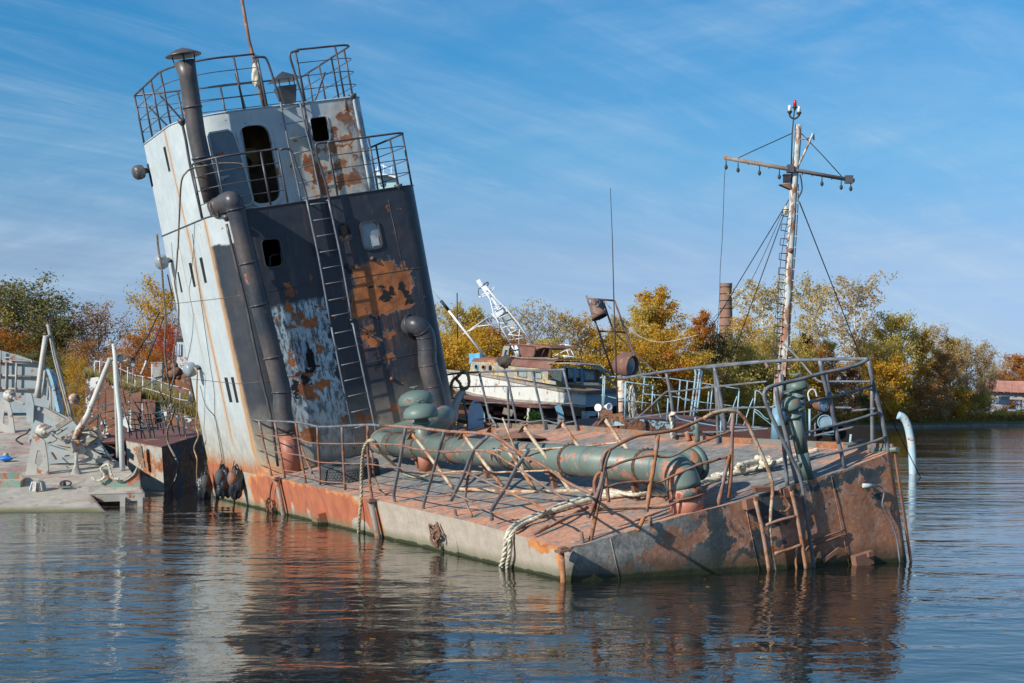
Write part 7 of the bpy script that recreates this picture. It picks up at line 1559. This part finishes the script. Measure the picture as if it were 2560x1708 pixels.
LM = {'gold': leaf_mat('golden leaves', (.70, .42, .04), (.54, .32, .04), (.78, .52, .08)), 'straw': leaf_mat('straw yellow leaves', (.60, .44, .14), (.46, .34, .12), (.68, .50, .16)),
      'orange': leaf_mat('orange leaves', (.56, .22, .03), (.42, .16, .03), (.62, .33, .05)), 'red': leaf_mat('red leaves', (.56, .075, .03), (.42, .06, .025), (.60, .18, .04)),
      'maroon': leaf_mat('maroon leaves', (.32, .10, .07), (.24, .10, .065), (.44, .19, .09)), 'green': leaf_mat('green leaves', (.22, .21, .065), (.16, .16, .055), (.44, .31, .08)),
      'olive': leaf_mat('olive leaves', (.66, .50, .12), (.50, .40, .11), (.78, .58, .13)), 'russet': leaf_mat('russet leaves', (.54, .28, .11), (.40, .21, .09), (.62, .40, .14)), 'dark': leaf_mat('dark green needles', (.035, .06, .03), (.025, .045, .025), (.05, .08, .035)),
      'tan': leaf_mat('faded tan leaves', (.58, .43, .22), (.46, .34, .18), (.66, .50, .25))}
M['bark'] = plain('grey brown bark', (.17, .13, .10), .9, 0, .35, 3, .01); M['birch'] = plain('pale birch bark', (.62, .56, .46), .8, 0, .3, 3, .004)
def tree_proto(seed, H, R, base, nleaf, lsize, shape='oval', upright=.55, clump=.55, nbr=22):
    rnd = random.Random(seed); rs = np.random.RandomState(seed); mb = MB(); tips = []
    lean = Vector((rnd.uniform(-.05, .07), rnd.uniform(-.05, .05), 0)); tp = [Vector((0, 0, -.5))]
    for i in range(1, 8): tp.append(Vector((lean.x * H * i / 7 + rnd.uniform(-.12, .12), lean.y * H * i / 7 + rnd.uniform(-.12, .12), H * .93 * i / 7)))
    r0 = H * .014; mb.tube(tp, [r0 * (1 - .9 * i / 7) for i in range(8)], 7)
    for b in range(nbr):
        t = base + (1 - base) * ((b + rnd.random()) / nbr) ** .9 * .97; i = min(int(t * 7), 6); p0 = tp[i].lerp(tp[i + 1], t * 7 - i)
        u_ = (t - base) / (1 - base)
        prof = {'oval': math.sin(math.pi * (.12 + .80 * u_)) ** .75, 'cone': (1 - u_) ** .8 + .08, 'dome': math.sqrt(max(.05, 1 - (u_ * .98) ** 2)), 'vase': .45 + .75 * u_ if u_ < .8 else 1.6 * (1.15 - u_) + .3}[shape]
        a = b * 2.399 + rnd.uniform(-.4, .4); d = Vector((math.cos(a), math.sin(a), rnd.uniform(upright - .25, upright + .3) * (1.15 if shape != 'cone' else .2))).normalized()
        ln = R * prof * rnd.uniform(.72, 1.15); q = [p0]
        for k in range(1, 5): q.append(q[-1] + (d + Vector((rnd.uniform(-.2, .2), rnd.uniform(-.2, .2), rnd.uniform(-.08, .2)))).normalized() * ln / 4)
        mb.tube(q, [r0 * .36 * (1 - t * .6) * (1 - .8 * k / 4) for k in range(5)], 5, False)
        for k in range(1, 5):
            tips.append((q[k], .55 + .12 * k))
            for s_ in range(2):
                e = q[k] + (d * .6 + Vector((rnd.uniform(-1, 1), rnd.uniform(-1, 1), rnd.uniform(-.5, .8)))).normalized() * ln * rnd.uniform(.16, .34)
                mb.tube([q[k], q[k].lerp(e, .5) + Vector((rnd.uniform(-.06, .06), rnd.uniform(-.06, .06), .05)), e], [.03, .02, .01], 3, False); tips.append((e, 1.0)); tips.append((q[k].lerp(e, .6), .8))
    tips.append((tp[-1], 1.0))
    P_ = np.array([tuple(t[0]) for t in tips]); w = np.array([t[1] for t in tips]); w = w * rs.uniform(.25, 1.6, len(w)); idx = rs.choice(len(tips), nleaf, p=w / w.sum())
    c = P_[idx] + rs.normal(0, 1, (nleaf, 3)) * np.array([clump, clump, clump * .8]) * rs.uniform(.35, 1.1, (nleaf, 1)) * .55
    a = rs.normal(0, 1, (nleaf, 3)); a /= np.linalg.norm(a, axis=1)[:, None]; h = rs.normal(0, 1, (nleaf, 3)); b = np.cross(a, h); b /= np.linalg.norm(b, axis=1)[:, None]
    sz = lsize * rs.uniform(.6, 1.35, (nleaf, 1)); a *= sz; b *= sz * .62
    vs = np.stack([c - a, c - b, c + a, c + b], 1).reshape(-1, 3)
    me = bpy.data.meshes.new('crown'); me.vertices.add(len(vs)); me.vertices.foreach_set('co', vs.astype(np.float32).ravel())
    me.loops.add(nleaf * 4); me.loops.foreach_set('vertex_index', np.arange(nleaf * 4, dtype=np.int32)); me.polygons.add(nleaf); me.polygons.foreach_set('loop_start', np.arange(nleaf, dtype=np.int32) * 4)
    me.update(calc_edges=True); me.materials.append(LM['gold'])
    tm = bpy.data.meshes.new('trunk'); tm.from_pydata([tuple(p) for p in mb.v], [], mb.f); tm.materials.append(M['bark'])
    for p_ in tm.polygons: p_.use_smooth = True
    tm.update(); return (me, tm, H)
PT = {'birch': tree_proto(1, 14, 3.0, .22, 11000, .115, 'oval', .9, .62, 26), 'birch2': tree_proto(2, 14, 3.4, .18, 10000, .115, 'oval', .8, .7, 26), 'sparse': tree_proto(3, 14, 4.6, .25, 5200, .12, 'vase', .95, .6, 28), 'sparse2': tree_proto(4, 14, 4.0, .22, 4500, .115, 'oval', .9, .6, 26),
      'broad': tree_proto(5, 11, 4.6, .12, 11500, .12, 'dome', .5, .85, 28), 'broad2': tree_proto(6, 11, 5.0, .10, 11500, .12, 'oval', .5, .9, 28), 'bush': tree_proto(7, 5, 3.2, .04, 9000, .11, 'dome', .5, .7, 20), 'bush2': tree_proto(8, 5, 3.6, .04, 8000, .11, 'dome', .4, .8, 20),
      'conifer': tree_proto(9, 13, 2.8, .08, 12000, .11, 'cone', .0, .5, 34), 'bare': tree_proto(10, 13, 4.2, .2, 1600, .10, 'oval', .9, .6, 30), 'near': tree_proto(11, 9, 3.2, .12, 8500, .07, 'oval', .6, .6, 28), 'near2': tree_proto(12, 9, 3.6, .10, 11000, .065, 'dome', .6, .7, 28), 'nearsparse': tree_proto(13, 9, 2.8, .15, 5200, .065, 'oval', .8, .55, 26)}
def shoreY(px): 
    return interp(px, [(-400, 76), (600, 80), (900, 98), (1250, 114), (1600, 147), (1900, 180), (2139, 208), (2300, 225), (2560, 249), (3000, 292), (4200, 420)])
tn = 0
def tree(proto, leaf, px, ytop, Y, label, width=1.0, bark='bark', cat='tree', group='trees on the shore', z0=.8):
    global tn; tn += 1
    me, tm, H = PT[proto]; h = EYE - (ytop - HOR) / F * Y - z0; s_ = h / (H * 1.0)
    base = Vector(((px - 1280) / F * Y, Y, z0)); t = thing(cat.replace(' ', '_') if cat != 'tree' else 'autumn_tree', label, cat, base, group); t.rotation_euler = (0, 0, (tn * 2.1) % 6.28)
    sx = s_ * width; t.scale = (sx, sx, s_)
    for nm, m_, mt in (('crown', me, LM[leaf]), ('trunk', tm, M[bark])):
        o = bpy.data.objects.new(nm, m_); COL.objects.link(o); o.parent = t; o.material_slots[0].link = 'OBJECT'; o.material_slots[0].material = mt
    return t
# (proto, leaf, x, top y, extra distance, width, bark, label) in photo pixels; front rows nearer the water
TR = [('sparse2', 'olive', 1116, 760, 14, 1.0, 'bark', 'thin olive-leaved tree just right of the deckhouse'), ('birch2', 'olive', 1180, 768, 12, .9, 'bark', 'olive-green tree behind the white spar'), ('broad2', 'gold', 1130, 838, 3, 1.1, 'bark', 'rounded golden tree low beside the deckhouse'),
      ('broad', 'gold', 1205, 820, 6, 1.0, 'bark', 'golden tree below the leaning lattice mast'), ('broad2', 'orange', 1262, 838, 5, .9, 'bark', 'yellow-orange tree directly behind the lattice mast'), ('bare', 'tan', 1330, 765, 16, 1.0, 'bark', 'nearly bare twiggy tree right of the lattice mast'), ('bare', 'olive', 1290, 772, 20, 1.0, 'bark', 'bare tree peeping over the lattice mast platform'),
      ('sparse2', 'straw', 1408, 780, 10, .9, 'birch', 'thin straw-yellow birch left of the tube frame'), ('sparse2', 'gold', 1458, 790, 8, .9, 'birch', 'thin golden birch under the hanging lamp'), ('broad', 'olive', 1370, 850, 4, .9, 'bark', 'low olive tree behind the cruiser stern'), ('broad2', 'gold', 1500, 835, 5, .8, 'bark', 'small golden tree beside the tall whip aerial'),
      ('birch', 'straw', 1560, 790, 12, .85, 'birch', 'slim straw-yellow birch right of the whip aerial'), ('birch', 'gold', 1640, 722, 14, 1.15, 'birch', 'tallest golden birch left of the brick chimney'), ('birch2', 'olive', 1608, 760, 16, 1.0, 'birch', 'olive birch leaning on the tallest golden one'), ('broad', 'gold', 1590, 850, 3, .9, 'bark', 'bright golden tree behind the rusty searchlight'), ('broad2', 'gold', 1670, 830, 4, 1.0, 'bark', 'broad golden tree below the tallest birch'),
      ('birch', 'orange', 1745, 776, 10, .9, 'birch', 'orange-gold birch just left of the brick chimney'), ('broad', 'olive', 1735, 880, 2, .9, 'bark', 'olive bushy tree below the orange birch'), ('broad2', 'green', 1810, 838, 5, .8, 'bark', 'green tree hiding the foot of the brick chimney'), ('sparse', 'straw', 1905, 724, 12, 1.0, 'birch', 'wide airy straw-yellow birch right of the chimney'), ('sparse2', 'gold', 1860, 790, 9, .9, 'birch', 'small golden birch at the foot of the airy one'),
      ('sparse', 'straw', 2020, 722, 14, .9, 'birch', 'airy yellow birch directly behind the rusty mast'), ('sparse', 'tan', 2135, 716, 12, 1.15, 'birch', 'wide tan tree with visible limbs right of the mast'), ('conifer', 'dark', 2005, 820, 8, .9, 'bark', 'dark green conifer right behind the mast'), ('broad', 'olive', 1870, 860, 3, 1.0, 'bark', 'olive tree between chimney and mast'), ('broad2', 'olive', 1950, 850, 4, 1.0, 'bark', 'broad olive tree at the mast'),
      ('birch2', 'green', 2065, 850, 5, .8, 'bark', 'yellow-green birch right of the dark conifer'), ('broad2', 'orange', 2030, 866, 2, .75, 'bark', 'orange maple low behind the twin green vents'), ('broad', 'olive', 2226, 788, 10, .85, 'bark', 'tall dark olive oak left of the yellow birch'), ('broad2', 'olive', 2190, 860, 6, .9, 'bark', 'olive tree at the foot of the tan tree'), ('birch', 'gold', 2300, 828, 6, 1.0, 'birch', 'bright yellow birch right of the olive oak'),
      ('sparse2', 'tan', 2338, 812, 12, .9, 'birch', 'thin tan tree behind the bright birch'), ('birch2', 'straw', 2370, 842, 10, 1.0, 'bark', 'straw-coloured tree right of the thin tan one'), ('broad2', 'tan', 2424, 862, 6, 1.0, 'bark', 'rounded tan tree above the far quay'), ('broad', 'russet', 2350, 880, 3, .8, 'bark', 'brown-russet tree over the quay edge'), ('broad2', 'russet', 2462, 894, 10, .5, 'bark', 'brown tree left of the red-roofed house'),
      ('broad', 'orange', 2556, 888, 26, 1.1, 'bark', 'orange-brown oak at the right edge of the view'), ('broad2', 'russet', 2510, 930, 30, 1.0, 'bark', 'hazy russet tree above the red roof'), ('bush', 'gold', 2210, 908, 1.5, .9, 'bark', 'pale golden bush left of the yellow birch'), ('broad2', 'straw', 2205, 925, 1, .6, 'bark', 'straw-yellow bush at the waterline'), ('broad', 'maroon', 2122, 922, 1.5, .75, 'bark', 'dark maroon tree behind the pulpit rail'),
      ('bush2', 'green', 2160, 990, 1, .8, 'bark', 'low green bush on the quay behind the pulpit'), ('bush', 'olive', 2240, 985, 1.5, 1.0, 'bark', 'olive bush on the quay'), ('bush2', 'russet', 2300, 965, 1.5, 1.1, 'bark', 'russet bush overhanging the quay'), ('bush', 'gold', 2385, 975, 1.5, 1.0, 'bark', 'small yellow bush overhanging the quay'), ('bush2', 'olive', 2440, 985, 2, 1.0, 'bark', 'olive shrub right of the yellow bush'), ('bush', 'russet', 2455, 1000, 2, .6, 'bark', 'brown shrub in front of the red-roofed house'),
      ('bush2', 'maroon', 2530, 1034, 2, 1.0, 'bark', 'maroon shrubs at the right edge of the shore'), ('bush', 'tan', 2350, 985, 2, 1.0, 'bark', 'tan shrub with pale fallen branches'), ('bush', 'gold', 1700, 905, 1, 1.0, 'bark', 'golden bush below the brick chimney'), ('bush2', 'olive', 1810, 920, 1, 1.1, 'bark', 'olive bush behind the blue rails'), ('bush', 'olive', 1900, 915, 1, 1.1, 'bark', 'olive bush left of the mast'), ('bush2', 'gold', 1980, 935, 1, 1.0, 'bark', 'golden bush at the foot of the mast'),
      ('bush', 'orange', 1640, 905, 1, .9, 'bark', 'orange-gold bush behind the frayed fender'), ('bush2', 'russet', 1770, 930, .8, .6, 'bark', 'small pinkish russet bush by the far rail'), ('bush', 'russet', 2070, 930, 1, .9, 'bark', 'russet bush between mast and maroon tree'), ('bush', 'gold', 1100, 890, 1, 1.0, 'bark', 'golden bush hugging the deckhouse'), ('bush2', 'gold', 1310, 890, 1, 1.0, 'bark', 'golden bush behind the cruiser wheelhouse'), ('bush', 'gold', 1440, 900, 1, .8, 'bark', 'golden bush behind the cruiser shelter'), ('bush2', 'olive', 1540, 900, 1, .9, 'bark', 'olive bush behind the lamp column'),
      ('broad', 'orange', 2640, 880, 5, 1.1, 'bark', None), ('broad2', 'russet', 2760, 890, 5, 1.1, 'bark', None), ('broad', 'olive', 2900, 870, 6, 1.1, 'bark', None), ('broad2', 'gold', 3050, 880, 6, 1.1, 'bark', None)]
for pr, lf, px, yt, ex, w_, bk, lab in TR:
    tree(pr, lf, px, yt, shoreY(px) + ex, lab or {2640: 'orange oak just beyond the right edge of the view', 2760: 'russet tree beyond the right edge of the view', 2900: 'olive tree far beyond the right edge', 3050: 'golden tree farthest to the right of all'}[px], w_, bk, 'bush' if pr.startswith('bush') else 'tree', 'bushes on the shore' if pr.startswith('bush') else 'trees on the shore')
NT = [('near', 'green', 30, 700, 88, 1.5, 'dark green tree at the far left edge'), ('near', 'green', 88, 728, 90, 1.1, 'second dark green tree beside the leftmost one'), ('near2', 'orange', 20, 830, 86, 1.0, 'orange-brown tree under the leftmost green one'), ('near2', 'green', 120, 800, 88, 1.0, 'lower green tree behind the davit post'), ('near', 'maroon', 160, 792, 90, .9, 'purple-brown tree right of the davits'), ('nearsparse', 'russet', 245, 768, 90, 1.0, 'thin russet tree in the gap left of the tall post'), ('near2', 'russet', 205, 850, 86, .9, 'russet brush behind the pontoon davits'),
      ('near2', 'gold', 190, 898, 78, .62, 'small bright gold bush between the davits'), ('near2', 'russet', 290, 880, 84, .9, 'brown brush right of the tall post'), ('near2', 'orange', 335, 835, 86, .9, 'rust-orange tree left of the red one'), ('near', 'gold', 405, 705, 92, .8, 'tall narrow yellow tree beside the white wall'), ('near2', 'red', 425, 815, 84, .75, 'bright red tree beside the deckhouse'), ('near2', 'orange', 375, 880, 82, .8, 'orange undergrowth below the red tree'), ('near2', 'olive', 440, 900, 84, .8, 'olive undergrowth behind the wheelhouse'), ('near', 'olive', -60, 740, 88, 1.2, None), ('near2', 'green', 60, 880, 80, 1.0, 'dark undergrowth behind the bulkhead'), ('near', 'orange', 520, 820, 88, .9, None), ('near2', 'green', 150, 890, 80, .9, 'green undergrowth behind the davit strut'), ('near', 'gold', 640, 780, 92, 1, None), ('near', 'olive', 800, 790, 96, 1, None), ('near', 'gold', 960, 800, 104, 1, None)]
for pr, lf, px, yt, Y, w_, lab in NT: tree(pr, lf, px, yt, Y, lab or {-60: 'olive tree just beyond the left edge of the view', 520: 'orange tree on the bank behind the white port side', 640: 'first golden tree behind the deckhouse', 800: 'olive tree behind the middle of the deckhouse', 960: 'golden tree behind the starboard side of the deckhouse'}[px], w_, 'bark', 'tree', 'trees behind the pontoon')
# undergrowth: the tangle that closes the foot of the wood down to the water
def undergrowth(name, leaf, n, seed, x0, x1, h, back, label, ls=.16):
    rs = np.random.RandomState(seed); px = rs.uniform(x0, x1, n); cl = np.zeros(n)
    for k in range(7): cl += np.sin(px / (14 + 19 * k) + rs.uniform(0, 6)) * (.5 + .1 * k)
    hh = h * (.62 + .16 * cl); t = rs.uniform(0, 1, n) ** .7; Y = np.array([shoreY(p) for p in px]) + rs.uniform(.6, back, n); z = .3 + np.clip(hh, .4, None) * t
    c = np.stack([(px - 1280) / F * Y, Y, z], 1); a = rs.normal(0, 1, (n, 3)); a /= np.linalg.norm(a, axis=1)[:, None]; b = np.cross(a, rs.normal(0, 1, (n, 3))); b /= np.linalg.norm(b, axis=1)[:, None]
    s_ = (ls * Y / 200 * rs.uniform(.6, 1.3, n))[:, None]; a *= s_; b *= s_ * .7; vs = np.stack([c - a, c - b, c + a, c + b], 1).reshape(-1, 3)
    me = bpy.data.meshes.new(name); me.vertices.add(len(vs)); me.vertices.foreach_set('co', vs.astype(np.float32).ravel()); me.loops.add(n * 4); me.loops.foreach_set('vertex_index', np.arange(n * 4, dtype=np.int32))
    me.polygons.add(n); me.polygons.foreach_set('loop_start', np.arange(n, dtype=np.int32) * 4); me.update(calc_edges=True); me.materials.append(LM[leaf]); o = bpy.data.objects.new(name, me); COL.objects.link(o); tag(o, label, None, None, 'stuff')
undergrowth('undergrowth', 'olive', 34000, 1, 1080, 3000, 3.2, 3.5, 'olive undergrowth along the far shore')
undergrowth('undergrowth', 'russet', 22000, 2, 1500, 3000, 2.6, 3.0, 'russet undergrowth along the far shore')
undergrowth('undergrowth', 'gold', 16000, 3, 1080, 2500, 2.4, 2.5, 'yellow undergrowth along the far shore')
undergrowth('undergrowth', 'green', 12000, 4, 2050, 3000, 1.8, 2.0, 'green undergrowth at the waterline of the far shore')
undergrowth('undergrowth', 'tan', 26000, 5, 1080, 2430, 7.0, 22, 'dim twiggy growth inside the far wood', .22)
# brick chimney
Yq = 330.0; ch = thing('brick_chimney', 'tall weathered red brick chimney rising behind the golden trees', 'chimney', P(1815, 1018, Yq))
g = N('chimney brick'); v = g.tc.outputs['Object']; br = g.n('ShaderNodeTexBrick'); sx_ = g.sep(v); ang = g.math('ARCTAN2', sx_[0], sx_[1]); cb2 = g.n('ShaderNodeCombineXYZ'); g.lk(g.math('MULTIPLY', ang, 1.4), cb2.inputs[0]); g.lk(sx_[2], cb2.inputs[1]); g.lk(cb2.outputs[0], br.inputs['Vector'])
br.inputs['Scale'].default_value = 1.6; br.inputs['Color1'].default_value = (.22, .085, .055, 1); br.inputs['Color2'].default_value = (.17, .08, .058, 1); br.inputs['Mortar'].default_value = (.36, .28, .23, 1); br.inputs['Mortar Size'].default_value = .03
c = g.mix(g.ramp(g.noise(v, .35, 7, .7), .42, .66), br.outputs[0], (.20, .11, .08)); c = g.mix(g.ramp(g.noise(v, .8, 6, .7), .6, .72), c, (.13, .08, .06)); M['brick'] = g.done(c, .9)
top_ = P(1814, 709, Yq).z
mb = MB(); mb.lathe((P(1815, 0, Yq).x, Yq, 1), (0, 0, 1), [(1.95, 0), (1.62, (top_ - 1) * .6), (1.36, top_ - 2.0), (1.40, top_ - 1.6), (1.42, top_ - 1.0), (1.05, top_ - 1.0)], 32); mb.build('stack', M['brick'], ch)
rnd = random.Random(8)
for k in range(14):
    a = k * math.pi / 7; mb = MB(); c_ = Vector((P(1815, 0, Yq).x + 1.3 * math.cos(a), Yq + 1.3 * math.sin(a), top_ + .0 + rnd.uniform(-.25, .05) - .05)); mb.box(c_, (.5, .3, .35), Matrix.Rotation(a + 1.57, 3, 'Z')); mb.build('broken_brick_course', M['brick'], ch)
for k, y in enumerate((718, 735, 752, 772, 795, 815, 833, 855, 870)):
    z_ = P(0, y, Yq).z; t = (z_ - 1) / (top_ - 1); r_ = 1.95 - .58 * t + .04; mb = MB(); mb.lathe((P(1815, 0, Yq).x, Yq, z_), (0, 0, 1), [(r_ - .05, -.08), (r_ + .05, -.08), (r_ + .05, .08), (r_ - .05, .08)], 32); mb.build('iron_band', M['wire'], ch)
# red-roofed house and a grey hut beyond the trees at the right
ho = thing('red_roofed_house', 'long house with pale red tiled roof half hidden by trees at the right', 'house', P(2490, 1005, 262)); 
def hp_(x, y, Y): return P(*cS(x, y), Y)
mb = MB(); mb.plate([hp_(2090, 745, 262), hp_(2400, 755, 262), hp_(2400, 800, 262), hp_(2090, 790, 262)], (0, 8, 0)); mb.build('wall', plain('house wall', (.42, .36, .34), .8), ho)
roofm = plain('faded red tiles', (.46, .22, .17), .85, 0, .25, .6)
mb = MB(); mb.plate([hp_(2060, 745, 261), hp_(2420, 760, 261), hp_(2380, 695, 266), hp_(2100, 690, 266)], (0, 0, .2)); mb.build('roof', roofm, ho)
for k in range(9): mb = MB(); mb.beam(hp_(2065 + k * 42, 746 + k * 1.5, 260.9), hp_(2100 + k * 34, 690 + k * .6, 265.9), .18, .3); mb.build('tile_ridge', roofm, ho)
for x in (2130, 2200, 2280): mb = MB(); mb.plate([hp_(x, 758, 261.9), hp_(x + 22, 758, 261.9), hp_(x + 22, 782, 261.9), hp_(x, 782, 261.9)], (0, .05, 0)); mb.build('window', M['lead_glass'], ho)
hu = thing('grey_hut', 'small grey hut standing on the shore below the red-roofed house', 'hut', P(2512, 1005, 256))
mb = MB(); mb.plate([hp_(2205, 785, 256), hp_(2265, 785, 256), hp_(2265, 825, 256), hp_(2205, 825, 256)], (0, 3, 0)); mb.build('wall', plain('hut wall', (.34, .38, .42), .8), hu); mb = MB(); mb.plate([hp_(2200, 786, 255.8), hp_(2270, 786, 255.8), hp_(2262, 776, 258), hp_(2208, 776, 258)], (0, 0, .12)); mb.build('roof', M['light_grey'], hu)
# dry grass on the bank and on the old hulk
def grass(name, fn, n, h, mat, seed, label):
    rs = random.Random(seed); mb = MB()
    for _ in range(n):
        p = fn(rs); a = rs.uniform(0, 6.28); d = Vector((math.cos(a), math.sin(a), 0)) * h * .07; l = Vector((rs.uniform(-.4, .4), rs.uniform(-.4, .4), 1)).normalized() * h * rs.uniform(.5, 1.3); mb.add([p - d, p + d, p + l], [(0, 1, 2)])
    return tag(mb.build(name, mat), label, None, None, 'stuff')
dry = leaf_mat('dry grass blades', (.34, .25, .09), (.22, .20, .06), (.42, .32, .14), .3)
dq = [deckp[0], deckp[3], deckp[4], deckp[6]]
def hulkp(rs):
    s_, t = rs.random(), rs.random(); a = deckp[0].lerp(deckp[3], s_); b = deckp[7].lerp(deckp[4], s_); return a.lerp(b, t ** 1.5) + Vector((0, 0, .0))
grass('hulk_grass', hulkp, 14000, .38, dry, 1, 'dry grass and weeds growing over the old white hull')
def bankp(rs):
    px = rs.uniform(-100, 620); Y = rs.uniform(75, 92); return Vector(((px - 1280) / F * Y, Y, .9))
grass('bank_grass', bankp, 9000, .7, dry, 2, 'tall dry grass on the bank behind the wrecks')
# ------------------------------------------------------------------ water
g = N('harbour water'); pos = g.n('ShaderNodeNewGeometry').outputs['Position']
a = g.noise(g.mapping(pos, (1, 1.35, 1)), 3.4, 3, .5, .3); b = g.noise(g.mapping(pos, (.8, 1.2, 1), rot=(0, 0, .3)), 1.0, 3, .5, .4); c_ = g.noise(pos, 11, 2, .5)
calm = g.ramp(g.noise(g.mapping(pos, (.35, 1, 1)), .16, 4, .6, .3), .38, .60, .20, 1.25)
h = g.math('ADD', g.math('MULTIPLY', a, .42), g.math('ADD', g.math('MULTIPLY', b, 1.6), g.math('MULTIPLY', c_, .03)))
h = g.math('MULTIPLY', h, calm)
g.b.inputs['IOR'].default_value = 1.36
M['water'] = g.done((.014, .014, .012), .02, g.bump(h, .025), 0, .5)
# fallen leaves afloat near the wreck
rs = random.Random(5); mb = MB()
for _ in range(420):
    p = Vector((rs.uniform(-16, 12), rs.uniform(12.5, 40), .006)); a = rs.uniform(0, 6.28); r = rs.uniform(.02, .045); mb.add([p + Vector((r * math.cos(a + k), r * .8 * math.sin(a + k), rs.uniform(0, .004))) for k in (0, 1.5, 3, 4.6)], [(0, 1, 2, 3)])
tag(mb.build('floating_leaves', LM['gold']), 'small yellow leaves floating on the water', None, None, 'stuff')
mb = MB(); mb.add([(-1500, -60, 0), (1500, -60, 0), (1500, 2500, 0), (-1500, 2500, 0)], [(0, 1, 2, 3)])
tag(mb.build('water', M['water']), kind='structure')
